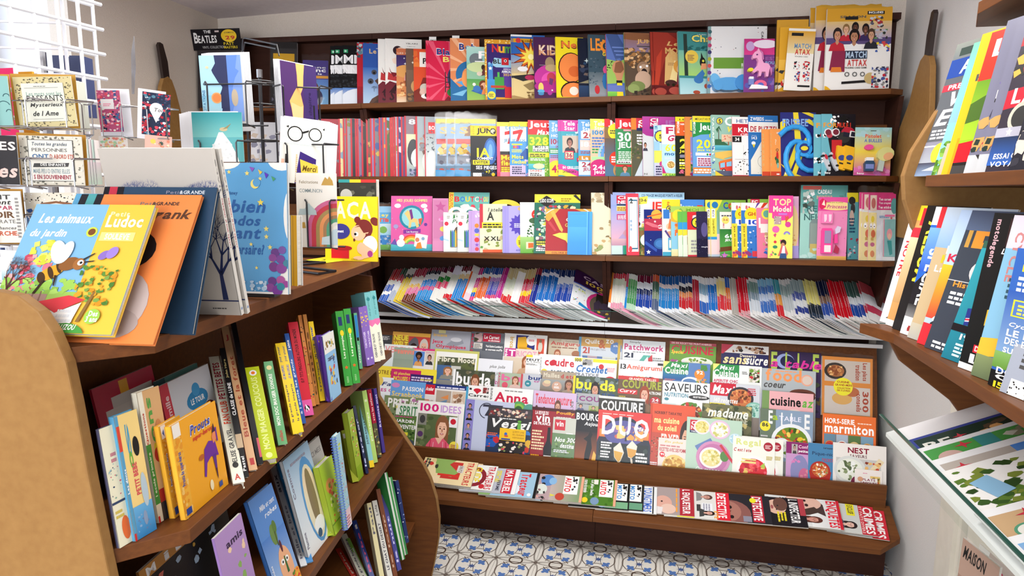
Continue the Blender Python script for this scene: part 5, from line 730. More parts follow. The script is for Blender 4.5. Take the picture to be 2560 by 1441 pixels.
MG = [
 (940, 836, 984, 0, 'dark grey magazine with small print beside the bookcase', '3a3c40|l10 80 80 16 ccc 4|g0 0 100 60 555 2a2c30'),
 (983, 829, 1077, 0, 'German royal gossip magazine with yellow lettering', 'c0413c|r0 93 100 7 e0a848|r0 72 44 20 b08030|t4 84 38 10 f2e040 NEUE|t4 72 38 10 f2e040 WELT|p5a5a62 44 80 52 88 60 92 68 88 72 76 60 70 46 70|f40 48 36 34 8a5a44 2a1a16 c8b8a0 1|f64 42 42 50 e0b098 c8c0b8 556'),
 (1080, 824, 1178, 0, 'grey collectors magazine with a pale discus figure', 'a8aab2|g0 60 100 40 a8aab4 b4b6bc|r18 94 18 6 e8e0a0|t6 88 34 6 e8b848 brocante|p8f929c 40 74 60 86 80 84 84 78 70 74 56 70|e64 84 14 4 c8c8ce|t4 74 28 8 c83050 Jeux|t14 66 76 8 c83050 Olympiques|g0 0 100 62 70727c a0a2aa'),
 (1179, 829, 1263, 0, 'collectors magazine with red title block and glass photo', '70747c|v1 40 7 55 c83050 MAGAZINE|r10 78 24 20 8a7a78|n10 78 24 20 3 10 9 443,caa|r36 80 52 18 c02a44|t40 86 44 8 fff Le Carnet|i52 81 34 4 fff du collectionneur|r10 64 26 12 dcd8d0|l12 65 22 10 666 4|r36 60 64 18 5a5e66|t46 68 50 5 fff Val-Saint-Lambert|t46 61 50 5 fff un nouveau souffle'),
 (1262, 833, 1369, 0, 'antiques magazine with a mustard armchair on blue', 'f0eeea|v14 64 10 30 d8a838 brocante|r28 60 44 38 2a2f7a|pe8b02c 32 94 50 96 56 88 54 78 66 76 66 66 36 66 32 78|pd09a20 36 78 54 78 54 70 36 70|o64 90 12 f0f0f0|t58 88 12 4 c83050 1000|r76 68 18 26 d8503a|e85 80 5 9 cfcfc0|e85 90 3 3 8a6a4a|r0 0 100 60 eee'),
 (1373, 846, 1450, 0, 'beige crochet magazine with dusty red lettering', 'd0c4b0|r0 0 40 100 c0b298|t6 82 120 12 c0504a Amigurumi|u54 93 40 4 7a6a50 Creative moments|l10 78 90 4 8a5a4a 1|f10 40 40 36 e0b090 a05a3a e8d8c8 1|e90 66 14 8 a06a4a'),
 (1448, 842, 1557, 0, 'ochre and blue quilting magazine with an ampersand', 'c8d0d8|r0 0 6 100 5a9ac0|r6 84 94 16 c89a50|t14 88 34 9 f0ece4 Quilt|t46 82 16 15 b8603a &|t62 91 18 7 f0ece4 zo|t10 72 16 11 b84a40 21|u28 77 34 4 8a8a90 PROJECTEN|s86 84 14 5a80b8 6 .9|t80 86 12 3 fff EXTRA|r10 40 84 28 5a78a8|r22 62 22 6 b8a0a8|r56 62 30 6 d0d4c8|r90 0 6 100 c8a850', ),
 (1558, 849, 1664, 0, 'white patchwork magazine with magenta title', 'e4eaec|u16 94 26 4 555 Simply|t4 82 92 11 c8387a Patchwork|l24 78 60 2.5 888 1|t4 68 22 9 1a2440 21|p5ab0a0 36 58 50 74 70 74 64 60|pc8404a 52 60 70 76 72 64|pf0f0ee 50 62 60 72 62 62|l72 58 26 14 888 4|l4 60 26 5 7ac 1|g0 0 100 55 c8d8dc e0e8ea'),
 (1675, 853, 1791, 0, 'green cookery magazine with big red title', '6a9a3a|r0 95 100 5 b03a4a|t4 96 86 3 f0d0d0 DE 100 RECETTES PRINTANIERES|t4 80 90 14 c8283a CUISINE|i4 78 26 8 f0e040 Special|e60 68 34 8 e0e8d8|n36 60 50 14 3 30 4 d8d8b0,7aa03a,e8e0c8,5a7a2a|n0 58 40 12 3 16 5 a8508a,e8d8e8,5a8a2a|g0 0 100 56 4a7a2a 6a9a3a'),
 (1804, 860, 1922, 0, 'navy dessert magazine with cream lettering', '2a2a58|r0 86 100 14 e8e4e0|pc03048 0 100 26 100 4 84 0 84|n24 87 74 11 3 24 5 2a2420,8a5a3a,c8a890,4a2a2a|t40 80 34 5 f0e8d0 Desserts|i4 68 50 11 f0dca0 sans|i52 68 46 11 f4f0ea sucre|e64 58 24 8 d84a4a|e64 56 20 7 f0e0c0|g0 0 100 54 2a2a50 3a3a6a'),
 (1926, 876, 2053, 0, 'purple food magazine with lime letters and magenta script', '3a2c50|n0 0 100 60 6 40 8 2a2438,5a4a2a,46503a|e30 84 18 12 9aa8d8|e34 84 14 9 28284a|t2 70 12 28 b8d060 E|t30 70 10 28 b8d060 L|t54 70 10 28 b8d060 L|t84 70 12 28 b8d060 E|i0 74 100 13 d83a9a a table'),
 (962, 860, 1042, 1, 'knitting magazine with pale pink serif letters', 'e8ecec|t2 82 96 14 e89aa0 VERENA|g0 0 100 78 c8dce0 e4ecec'),
 (986, 868, 1036, 1.3, 'sage country magazine with coral letters', '98a898|l0 84 100 14 d88a7a 1|t20 78 80 14 e88a78 land|g0 0 100 60 a8b0a0 90a090'),
 (1033, 870, 1089, 1, 'pattern magazine with an afro-haired model on blue', 'e8e4e0|r0 92 100 8 d83a7a|l4 93 50 4 f0c0a0 1|r4 44 50 46 5a8ad0|f10 44 38 44 8a5a40 1c1416 e0a060|o29 78 15 1c1416|e29 74 8 5 8a5a40|r58 60 40 34 d8ccc0|t60 86 36 5 d88ab0 NACH|f60 50 34 34 c8907a 4a3028 3a3a3a'),
 (1088, 872, 1199, 1.2, 'sewing magazine with a yellow-green border and dark leafy photo', 'c8c870|r4 2 92 94 f0f0ea|r8 4 84 84 5a6048|n50 6 42 76 4 70 6 4a5038,7a7a50,a89a60,5f6840|n8 4 42 76 5 30 8 3a3f38,50584a|t9 80 38 9 f0ecd8 Fibre|t54 80 36 9 f0ecd8 Mood|o45 66 12 2a1e1a|o38 62 8 2a1e1a|o52 62 8 2a1e1a|e46 56 9 6 dcb090|l18 66 14 8 ddd 2'),
 (1197, 896, 1283, 1.4, 'white sheets with grey and magenta script lying askew', 'e8eaf0|i34 80 44 8 888 plus jolis|i20 66 50 9 999 les plus jolis|i10 48 70 10 c83a8a tifs a tricoter', ),
 (1262, 870, 1346, 1, 'knitting magazine with pink block letter and long-haired model', 'e4d8c8|r0 82 34 18 c83a8a|v2 82 9 16 fff burda|t13 83 20 14 fff T|t36 83 60 13 e0a0b8 RICOT|g0 0 100 80 c8b090 dccdb8|f40 44 60 44 e0b098 9a5a34 c8a080 1'),
 (1316, 887, 1353, 1.2, 'white magazine edge with yellow label and black title', 'f0f0ee|r0 88 44 12 f0d840|t4 70 90 12 222 FEUT|u4 62 90 6 555 A LAIG|l4 50 80 8 444 2|g0 0 100 48 ddd eee'),
 (1351, 885, 1456, 1.5, 'white sewing magazine with red round title', 'eef0f0|t12 80 70 14 c8283a coudre|o33 86 7 c8283a|o12 68 8 f0dc40|t28 66 60 7 2a4a60 SACS A DOS|v1 60 4 34 999 couture|g0 0 100 60 b8a890 d8d0c0'),
 (1437, 893, 1543, 1.7, 'crochet magazine with blue script and yellow strip', 'e8eef4|r0 93 100 6 f0dc30|t2 92 14 6 445 100|r18 86 26 12 c8c8c0|n20 87 22 10 3 10 6 333,999|i4 74 74 13 2a6ab0 Crochet|u4 66 56 7 445 PRATIQUE|o64 86 6 c8303a|e86 64 12 6 c8303a|l78 78 18 8 d88 3|r20 62 46 2 f0dc40|g0 0 100 56 8ac0d8 d8e4ec'),
 (1548, 899, 1658, 1.5, 'white amigurumi magazine marked 13 with toy heads on a black bar', 'eef0f2|t4 84 13 9 222 13|t18 82 80 11 d8604a Amigurumi|r18 62 64 6 1c1c20|o38 70 5 e8a89a|o47 70 5 e8c080|o56 70 5 f0d8b0|o64 70 5 9ac0b8|o73 70 5 333|o10 68 6 b83a3a|o10 63 4 eee|pd8504a 76 74 98 68 98 62 76 68|r88 94 12 4 333|g0 0 100 56 ddd eee'),
 (1659, 903, 1776, 1.5, 'cookery magazine with blue bowl and orange 92 disc', '5a80b8|g0 70 50 30 2a5a9a 3aa0b0|p2f8f4a 0 100 54 100 54 80 6 80 0 86|pf0e87a 0 100 14 100 0 88|i16 91 34 7 fff Maxi|t4 80 50 11 fff Cuisine|e60 68 20 9 e8ecf4|e58 68 15 6 5a80b0|n70 60 28 16 3 20 4 e8b070,7aa040,d88a50|o78 82 11 e88a30|t71 82 14 6 fff 92|n80 88 14 10 3 12 4 4a8a3a|l4 68 26 4 c86a5a 2|g0 0 100 60 3a5a90 4a70a8'),
 (1783, 909, 1905, 1.5, 'white cookery magazine with green block and red-white tartlets', 'e8eceb|p2f8f4a 2 100 54 100 54 80 6 80 2 86|pf0e87a 0 100 14 100 0 88|i14 91 28 7 fff Maxi|t2 80 50 11 fff Cuisine|l60 86 12 5 666 2|r74 74 22 22 b8b8a0|n74 74 22 22 3 34 4 c8303a,e8e0d8,3a3a2a,6a9a3a|t2 71 50 4.5 c83a60 APERITIF CHIC|t2 66 50 4.5 c83a60 CONVIVIAL|e66 62 26 7 8aa080|e66 62 22 5 dce4dc|g0 0 100 58 dde eee'),
 (1904, 920, 2040, 1.3, 'grey food magazine with peach round letters and a chocolate cake', 'b0b8bc|t8 82 66 18 f09a60 food|l26 96 40 3 f0a070 1|o84 86 11 e8a890|o84 86 8.5 d8c8bc|i4 72 40 7 555 coeur|e76 66 24 7 6a4034|e76 62 24 7 52302a|g0 0 100 54 888 aab0b0'),
 (932, 913, 1092, 2, 'yellow topped knitting magazine in shiny wrap', 'f0d840|t4 90 60 5 8a6a20 VOTRE MAGAZINE|e22 76 16 8 3a4a9a|t16 75 12 5 fff EN|t40 70 20 12 d83a3a 48|g0 0 100 62 e8e8ec f0f0f0'),
 (979, 922, 1092, 2.2, 'magenta and yellow craft banner magazine', 'c8286a|r66 80 34 20 f0dc40|t6 90 36 6 f0c850 40 planches|t6 82 36 7 f0e040 INCLUSES !|r44 82 50 12 3a2a6a|l46 84 44 8 d8c8e8 2|t66 85 26 3 f0e040 MINI ALBUMS|g0 0 100 76 d8d040 d8d8a0'),
 (1093, 912, 1152, 1.8, 'knitting magazine with a smiling blonde in grey wool', '4a6a98|r60 0 40 100 c8c8c0|f12 58 70 40 e8b8a0 9a6a44 8a8a80 1|g0 0 100 56 778 8a8a84'),
 (1134, 923, 1238, 2.2, 'dark sewing magazine with white lower-case title', '4a5040|n0 40 100 60 5 60 6 5a6048,3f4538,6f6a50,8a8070|r0 0 6 100 eee|t8 74 84 22 f2f2f2 burda|f34 52 40 44 dcaa90 7a4a30 6a5a4a 1|t8 68 16 6 fff 29|t70 66 26 7 8ab0d0 style'),
 (1246, 931, 1308, 2.2, 'green sewing magazine with pink lower-case title', 'a8b8a0|v1 50 8 48 d03a7a PASSION|t14 76 76 20 e070a0 bu|f46 54 50 40 e0b098 8a5a40 d8b8b0 1|o30 64 12 d85a70|r92 60 8 40 c8505a'),
 (1307, 934, 1356, 2.2, 'grey sewing magazine with navy lower-case title', 'c0c4cc|t30 78 70 16 2a3a7a bur|t60 70 30 6 b03a8a cr|o30 64 16 3a8a9a|t24 61 12 5 fff 12'),
 (1353, 926, 1440, 2.2, 'beige summer knitwear magazine with a woman by the sea', 'a89a88|t8 86 46 10 d8d0bc Mailles|t58 86 40 9 b8383a d ete|g0 56 100 26 7a6a5a 9aa0a0|e18 72 12 6 c8a890|e20 76 10 4 d8c8a0|o48 68 14 c8a08a|t42 70 10 4 fff 17|l40 64 18 5 fff 2|f60 50 44 36 b88468 5a3a2a 9a8a78 1'),
 (1434, 939, 1546, 2.4, 'sewing magazine with yellow lower-case title and dark haired model', '4a5a4a|n0 30 100 70 4 60 6 3a4a3a,5a6a58,2f4a6a,7a8a8a|r0 0 5 100 e8d030|t7 78 88 18 f0e030 burda|t10 74 24 5 9ab0d0 curvy|f32 50 36 44 d09a80 1c1416 c83a5a 1|t66 68 28 8 2a4a8a style'),
 (1546, 939, 1659, 2.2, 'brown sewing magazine with lime serif title and red-haired model', '6a5640|r0 94 90 6 c83a3a|t24 94 60 4 f0e8d8 GRANDES TAILLES|t10 80 86 14 a8b040 COUTURE|r0 70 44 8 c8383a|i4 71 36 7 fff Curvy|t66 72 30 5 fff PATRONS|f40 40 40 48 e0ae98 9a4428 8a6a50 1|o84 60 12 b8303a|t77 61 14 5 fff 24|t77 56 14 4 fff ROBES|r82 0 18 40 a8b078|l4 62 18 5 d8c850 2'),
 (1657, 951, 1775, 2.2, 'white nutrition magazine with thin black title and salad', 'eef2f2|u5 83 90 14 222 SAVEURS|t5 74 50 7 4a8aa0 NUTRITION|e78 76 22 4 333|t66 75 28 3 fff RECETTES SANTE|e10 70 5 2.4 4a8a9a|r4 48 26 16 dfe8e8|l5 50 24 12 7ab 3|d60 50 32 f4f4f0 5a8a3a,c8403a,e89a50,f0e8d8,8a3a2a|g0 0 100 30 c8d0d4 dde'),
 (1776, 956, 1900, 2.2, 'cookery magazine with red block title and pan of pastries', 'd0d4dc|r0 80 52 20 c8243a|i5 83 42 14 fff Maxi|d62 78 26 3a3a40 c87a4a,e8a060,6a3a24,b85a3a|l76 84 20 12 c83a4a 4|i8 69 48 8 f4f0ea 140 recettes|r0 62 32 6 f0e040|t3 63 26 4 333 FESTIVES|d90 60 20 8ac0b0 b8dcd0,5a9a8a,8ab8a8|g0 0 100 50 5a504a 8a8078'),
 (1906, 976, 2034, 2.4, 'pink topped recipe magazine with black serif title and tomatoes', 'e8b0b4|r0 0 14 100 7a9a60|t16 78 60 14 1a1a1a cuisine|i78 78 20 10 6ab04a az|o10 62 13 5a9a4a|t4 62 13 7 fff 100|e62 56 40 16 f4ecea|d64 56 26 e8d8d0 d8383a,e85a48,b82a30,e8b070,6a9a3a|g0 0 100 34 b8a098 d8b8b0'),
 (928, 941, 984, 3, 'white fashion knitting magazine partly behind the bookcase', 'ecf0f4|o34 88 22 e8c860|i50 74 60 12 3a4a7a Fas|t50 56 50 10 c8388a ES C|g0 0 100 50 c8d0dc e8ecf0'),
 (979, 950, 1065, 3.2, 'sky blue scrapbooking magazine with golden title', '6aa0dc|t34 80 60 9 f2f4f6 PASSION|t5 64 90 14 f0d070 Scrapbook|r52 55 40 8 d83a7a|t56 57 32 4 fff Mini-album|e14 90 12 5 d88ac0|p3a6ac0 4 52 44 58 44 48 4 46|g0 0 100 46 9ac0e0 c8d8e8'),
 (1063, 958, 1172, 3, 'craft magazine with navy strip and handmade boxes', 'e8e4e0|r0 93 100 7 2a3a7a|l28 94 68 4 dde 1|r0 82 24 16 c8283a|i3 88 18 6 fff Atelier|r28 56 34 34 b0a090|p6a8aa8 32 70 54 76 50 60 36 58|pd88a50 38 78 56 84 56 76|r64 56 30 34 d0bca8|n66 58 26 30 3 20 6 b88a6a,e8d8c8,8a6a54|r0 56 26 24 e0dcd8|n2 58 22 16 3 12 6 d88a7a,b8b0a8|r95 0 5 100 4aa0c8'),
 (1171, 963, 1230, 3, 'white craft magazine with red heart and knitted squares', 'f0f0ee|t6 86 10 6 333 I|e40 86 16 6 c8283a|pc8283a 24 86 56 86 40 74|r62 78 36 18 c8c0bc|n64 78 32 18 3 12 9 8a3a3a,444,caa|t4 66 90 9 333 Carres|g0 0 100 62 c0c8d0 ddd', ),
 (1223, 966, 1334, 3.3, 'needlework magazine with raspberry title over green plant rings', 'eef0ee|t14 76 76 16 c8284a Anna|l36 94 56 3 888 1|v4 78 5 20 777 anna|g0 0 100 74 8ac8d8 dce8d8|o70 66 18 5aa060|o70 66 13 8ac050|o70 66 8 3a6a3a|o94 66 14 5a9a8a|n2 60 26 14 3 14 5 333,fff,a88'),
 (1335, 976, 1442, 3.2, 'lilac fashion sewing magazine with coral narrow title', 'd0b8d8|t5 78 46 17 d84a5a Tendances|t54 78 36 15 d84a5a couture|f44 50 28 38 d8a890 6a4234 c88ab8 1|f2 50 14 26 d8a890 5a3a30 889|f20 50 14 24 d8a890 222 889|v88 56 6 30 777 EXTRA|g0 0 100 54 b8a0c8 c8b0d0'),
 (1440, 982, 1501, 3, 'grey sewing magazine with purple COU lettering', 'a8acb0|v1 70 9 26 4a5a9a LENA|t14 76 84 16 8a3a7a COU|t8 66 60 4 445 MODE DAMES|f8 48 30 20 d8a890 444 668|r56 48 40 16 a8b070|f60 48 30 16 d8a890 553 7a8a4a'),
 (1498, 989, 1613, 3.3, 'dark sewing magazine with bold white title and red haired woman', '3a3a34|r0 96 100 4 e0e0dc|t6 76 90 17 f2f2f0 COUTURE|i8 72 30 5 8ac0b8 actuelle|n0 40 100 34 4 40 6 4a4a3a,2a2a28,5a5a48|f36 40 30 42 d8a890 5a3228 222 1'),
 (1756, 1008, 1880, 3, 'herbal food magazine with italic white title', '6a6a4a|n0 0 100 100 4 110 7 5a6040,8a8a58,a8a070,3f4a30,c8b878|i12 80 80 15 eef0e6 madame|u56 72 36 9 c8c8b0 CUISINE|e36 72 22 8 c8d070|l72 30 24 20 e8e060 4|r0 0 40 50 8a8a70'),
 (1901, 1021, 2033, 3.2, 'green and blue food magazine with white letters over a pasta salad', '8aa0b8|r0 40 30 60 6a7a68|t16 78 8 20 eef0f0 E|t40 74 8 22 eef0f0 L|t58 74 8 22 eef0f0 L|t84 74 10 22 eef0f0 E|t24 84 10 7 a8c840 a|u36 84 42 7 eef TABLE|o10 74 10 f0e040|t4 73 12 6 333 86|d60 54 38 e8ecf0 6a8a2a,e8c030,c84a30,3a5a20,f0d060,8a3a3a,e88a40|d42 48 15 e8f0f4 f0f4f0,c8d8b8,e8e0c8|r0 30 16 16 f0ecec|l2 34 12 8 c83a4a 2|l2 50 14 12 ccc 3|g0 0 100 24 8a8a88 9aa0a8'),
 (2057, 1034, 2190, 3.2, 'orange recipe special with four tart photos', 'e8743a|t4 86 56 8 fff HORS-SERIE|t4 72 92 14 fff marmiton|l66 88 30 3 fbd8c0 1|r3 40 92 30 8a6a58|r3 40 22 30 6a8aa0|d14 54 9 c88a50 c83a3a,d85a4a|r26 40 22 30 a8b8c8|d37 54 10 f4f4f0 c8503a,e89a50|r49 40 22 30 5a7a4a|d60 54 10 e8c888 e8d8a0,c8a050|r72 40 23 30 7aa0b8|d84 54 9 e8b868 c87a3a,8a5a2a|e50 38 22 8 e8743a|e50 38 22 6 d85a3a|g0 0 100 34 d86a34 e8743a'),
 (962, 988, 1062, 3.8, 'garden magazine with white letters over blossom', '7a8a60|n0 40 100 60 5 90 6 5a7a3a,8a9a60,b87aa8,e8e8d8,3f5a2f|t10 80 50 16 f0f0ec PRIT|i62 82 36 14 f0f0ec jardin'),
 (992, 1008, 1047, 4.2, 'garden magazine with grey watering can and green letters', '5a7a40|r0 78 100 22 e8ece4|t16 78 80 18 4a8a5a SPRIT|l0 74 100 3 c83a8a 1|n0 0 100 74 5 90 8 4a6a30,6a8a44,8aa060,2f4a24|t6 62 80 8 fff JARDIN|t6 52 94 8 fff INVENTER|r4 40 60 6 e8e040|e56 20 34 14 5a6a7a|e30 12 20 10 6a7a88|e80 26 16 7 48565f|t0 90 6 6 f0e040 o'),
 (1046, 1001, 1162, 4.4, 'craft magazine with a smiling woman in a red striped blouse', 'f2f0ec|t6 82 40 14 d8287a 100|t50 82 44 13 c8a0d8 IDEES|r3 4 84 74 5a6a44|n3 4 84 74 4 40 6 6a7a50,4a5a38,8a8a60|r4 58 18 20 8a8a80|e13 68 6 7 444|r70 58 18 18 eeeef0|e79 68 6 5 c8283a|r3 34 16 18 8a9070|e11 42 6 5 5a3a6a|f30 6 54 74 f0c0a4 8a5a3c e8607a 1|pe8607a 20 2 84 2 80 24 64 36 60 38 52 26 44 38 36 36 26 24|pc83a5a 30 2 32 2 36 34 34 34|pf0a0b0 38 2 40 2 42 30 40 30|pf0a0b0 62 2 64 2 62 32 60 32|pc83a5a 70 2 72 2 68 32 66 32|pf0a0b0 74 2 76 2 74 26 72 26|pf0c0a4 44 38 60 38 52 27|o85 26 10 f0e050|l78 22 14 8 a83a4a 3|r88 0 2 80 ccc'),
 (1166, 998, 1287, 4, 'pale lilac magazine with ornate script and a column of portraits', 'c0c8e0|r0 0 18 100 8a84c8|f2 82 14 12 c89078 222 556|f2 66 14 12 c89078 333 222|f2 50 14 12 d8a088 444 889|f2 34 14 12 c89078 222 334|f2 18 14 12 c89078 222 334|i26 76 40 18 3a3a4a T|i50 52 20 14 8a8ac0 J|a44 84 14 15.5 3a3a4a 60 260|n60 4 20 8 2 10 5 4a7a4a'),
 (1222, 1016, 1332, 4.4, 'vegetarian magazine with white title and sliced vegetables', '3a3a3c|r2 84 96 14 4a4448|n2 84 96 14 3 50 4 c8a890,8a3a3a,e8d8c0,5a4a44,b8a0a0|l26 80 46 3 ddd 1|i4 60 90 20 f2f2f0 Veggi|t68 62 9 18 6ab04a i|o90 56 9 3a7ac8|r0 0 100 56 2a3a5a|n0 30 30 22 4 16 9 d8583a,2a5ab0,c8303a|l2 50 24 6 e8703a 2|n64 4 36 44 4 20 8 4a8a3a,c83a2a,2a6ab8,e0b040|i4 2 30 4 f0c0c0 Chutney'),
 (1331, 1017, 1441, 4.2, 'dark red wine magazine with a black bottle', '9a2430|r0 95 100 5 4a1a20|t8 88 30 6 fff LA REVUE DU|t10 76 32 13 fff vin|t6 71 38 5 fff DE FRANCE|t56 90 40 6 f0b030 Pouilly|l56 80 40 8 fff 3|l4 30 28 34 f0d8b0 7|l4 4 24 20 f0b030 4|p1a1a1e 32 0 52 0 52 34 46 46 45 68 39 68 38 46 32 34|r33 8 18 14 eeeeea|r33 6 18 2 4a8a5a|r33 0 18 6 c02a34', ),
 (1384, 1043, 1441, 4.7, 'small green wine travel booklet leaning on the red one', '6a8a60|g0 70 100 30 c8ccc0 dcd8d4|r8 76 46 20 c8283a|t14 83 32 10 fff vin|l60 70 36 3 fff 1|n0 0 100 60 4 60 6 5a7a3a,7a9a54,4a6a34,8aa868|i12 54 90 9 fff Nos 300|i36 43 60 9 fff destina|l10 34 80 6 eef 2|r0 0 100 18 3a3c38|t8 12 50 5 fff PORTRAIT|l8 4 70 6 fff 2'),
 (1439, 1025, 1500, 4.4, 'black Burgundy magazine with a dark silhouette', '141216|t6 84 94 12 f4f4f4 BOURG|i40 74 60 8 f4f4f4 Aujour|g0 10 100 56 a85a2a 241a1c|p0c0a0c 46 0 70 0 66 20 76 40 70 56 76 62 66 68 58 60 40 54 56 50 48 30|pf0b850 74 6 90 6 94 30 84 36 78 24|r0 0 44 18 1a1414'),
 (1497, 1024, 1630, 4.5, 'red framed magazine with two hands clinking champagne flutes at sunset', 'd8423e|l8 94 84 2 f4d0c8 1|e50 34 52 58 2a3040|g4 58 92 12 d87a3a e0a050|e50 66 38 20 5a5a9a|n14 56 72 22 5 30 9 e8a050,c86a5a,6a5a98,f0c878,8a6aa8|t8 62 26 30 f2f2ec D|t40 62 22 30 f2f2ec U|t68 60 28 30 f2f2ec O|i72 70 20 8 f2f2ec Mag|r4 4 92 46 222c2c|n4 8 92 38 5 40 5 2a3838,1c2224,3a4844,40504a|p2a3040 52 54 54 70 56 54|pe8e0d0 32 42 44 52 52 36 46 22 42 20 34 28|pd8a848 33 38 50 36 46 24 42 21 35 28|pe8e0d0 56 46 66 56 76 48 74 36 66 28 60 30|pd8a04a 57 44 75 42 73 34 66 29 60 31|pd8d0c0 42 20 46 21 41 8 38 8|pd8d0c0 64 28 68 28 70 16 67 16|pa86a5a 4 6 14 14 30 18 42 14 44 6 36 2 10 2|p8f5548 30 12 42 12 42 8 30 8|pa86a5a 66 16 74 20 90 14 96 8 96 2 72 4 66 10|p8f5548 66 14 78 14 78 10 66 9|l8 40 22 12 fff 3|l8 26 18 12 fff 3|l74 24 22 16 fff 3|pd8423e 0 0 16 0 0 12|pd8423e 100 0 84 0 100 12'),
 (1627, 1008, 1739, 4, 'orange air fryer cookbook with a bearded man in white', 'dc5a3a|r0 0 5 100 c84a2c|t10 86 60 4 5a2a20 NORBERT TARAYRE|t10 74 56 8 f4ec9a ma cuisine|t18 64 42 8 f4ec9a du soleil|t4 44 64 16 f4e8e0 AIRFRYER|r4 36 62 4 f0c040|f54 0 60 84 e0ae90 3a2a24 f0f0f0|p4a3a30 74 42 94 42 90 36 78 36|l8 37 54 2 a83a2a 1', .012),
 (1626, 1080, 1652, 4.1, 'brick red cookbook edge with meat photo', 'c0503e|n0 40 100 50 3 30 9 8a3a2a,5a4a30,b86a4a,c8a890|l10 28 80 8 fff 2'),
 (1647, 1094, 1722, 4.7, 'apple tart recipe booklet with red title', 'e8dcd4|i20 88 60 6 d8c060 En plus|l6 80 88 6 c88 1|t4 68 92 9 b83a44 RECETTES AVEC DES POMMES|o14 60 9 d8303a|t8 58 12 5 fff 91|e56 30 42 32 e8c878|e56 28 38 28 c89040|n20 6 70 50 5 50 7 e8c870,d8a850,f0dc98,a8742a|g0 0 100 2 c8b0a8 ddd'),
 (1718, 1042, 1856, 4.8, 'magazine with bowls of pasta on pink plates and mint cloth', 'b8d4c0|r6 80 16 16 c8283a|t8 88 12 6 fff CI|t8 81 12 6 fff NE|r6 76 16 4 1f2f5a|t8 77 12 2 fff TELE|d28 86 15 e8e0e8 e8d888,c8b858,f0e8b0|d60 84 19 e0c0d8 f0f0e8,e8e0a0,c8c870,e8e8d0|d88 72 11 c8e0e8 a8d0e0,e0f0f4|p6a84b8 16 56 44 70 60 50 24 46|o50 40 31 d090b8|o50 40 26 c078a8|d46 40 21 f0eeea e8dc98,d8cc78,c8bc60,f4ecc0|e70 44 8 8 5a8a4a|pc8404a 60 60 64 62 96 28 92 26|i18 16 72 9 f0f4f0 On mange quoi ?|r0 0 100 10 d898c8|t10 2 14 7 fff 60|t30 2 58 6 fff BONS PETITS PLATS', .005),
 ([1854, 1833], 1090, (1959, 1938), 4.6, 'white food magazine with red berries and pale green title', 'eef0e6|t8 80 58 16 d8e08a Regal|i2 70 42 7 b8383a C est l ete|o84 84 11 a82838|l77 80 14 8 f4d8d8 3|d50 34 40 f4f4f0 d8303a,e04858,f06070,b82030,e8c868,e85a5a|r20 48 36 4 e8d888|r22 54 34 3 e8d888|pa8c850 66 44 76 52 78 40|pa8c850 22 6 34 12 30 2|l80 58 18 8 c8b040 3|l62 12 36 18 b82838 5', .005),
 (1966, 1104, 2023, 4.5, 'lilac sweets book with a boy photo in its corner', 'c89ac8|r0 76 100 24 8a2a6a|r24 76 26 20 b8b0b0|f28 76 18 20 c8a090 222 444|t54 88 46 7 f0c8e0 Confi|t54 78 46 7 fff petites|e60 40 40 34 8a8ab8|e80 30 24 18 c86a90|n24 56 40 10 3 6 7 d880b8|n60 20 40 26 4 12 8 b84a70,d88a9a', .01),
 (2021, 1107, 2084, 4.6, 'blue picnic recipe book with a red bowl', '4a84b0|i60 90 36 4 333 Larousse|u16 74 84 9 2a3a5a Pique-nic|u56 64 44 8 b83a50 recett|pb03028 4 44 92 44 84 22 70 12 30 12 12 22|d48 46 40 b03028 c86a3a,e8b070,8a9a50,f0e8d8,b84a2a|e78 16 24 10 e8d8b0|g0 0 100 12 7aa8c8 a8c8d8|r34 0 2 12 fff|r42 0 2 12 fff', .01),
 (2083, 1106, 2216, 4.7, 'white savoury canape magazine with smaller booklet attached', 'ece8e2|t28 82 40 11 8a1a34 NEST|t32 74 32 6 7a5a60 SAVEURS|r6 6 84 66 c8c8c4|d32 50 30 d8dcd8 e8ece0,8a9a70,f0f4f0,5a6a48|pe8d8b0 54 34 66 28 96 70 86 76|n60 34 30 34 4 24 4 c8503a,e8b870,8a3a2a|e56 28 22 14 7a2a4a', .006),
]
for d in MG:
    xl, vt, xr, row, desc, art, *t = d; tt = t[0] if t else .004
    if isinstance(xl, list):
        for i in range(len(xl)): on_board(xl[i], vt, xr[i], row + (0, .35)[i], desc, art, tt, place=('rear copy', 'front copy')[i])
    else: on_board(xl, vt, xr, row, desc, art, tt, place='on the sloping display board' if len(desc.split()) < 12 else '')
on_board(1250, 1070, 1315, 4.75, 'small yellow booklet over vegetables stuck on the vegetarian magazine', '2a2628|r0 50 100 50 f0c02c|t50 84 44 8 b07a20 LE PETIT LIVRE|t50 72 44 8 b07a20 DE L EQUILIBRE|t50 60 44 8 b07a20 ACIDO-BASIQUE|o24 76 6 3a6ac0|e26 68 8 4 d85a3a|n0 0 100 46 4 24 7 d83a5a,8a9a5a,f0e8e0,c8a878,3a2a2a,5a8a4a|r8 52 34 6 3a4a9a', .002, H=.115, place='')
on_board(2137, 1172, 2206, 4.95, 'small white booklet with a vegetable tart, attached to the canape magazine', 'f0eae4|l30 82 20 6 d8a 1|r56 8 36 66 e8c878|n58 10 32 60 4 30 6 6a8a3a,c85a3a,f0e0b0,8a6a2a|r20 36 62 28 f4f0ec|t28 52 46 10 8a2a4a PLATS|t22 38 58 10 8a2a4a UNIQUES|e20 58 10 10 d8a080|e34 24 8 8 8a2a4a', .002, H=.1, place='')
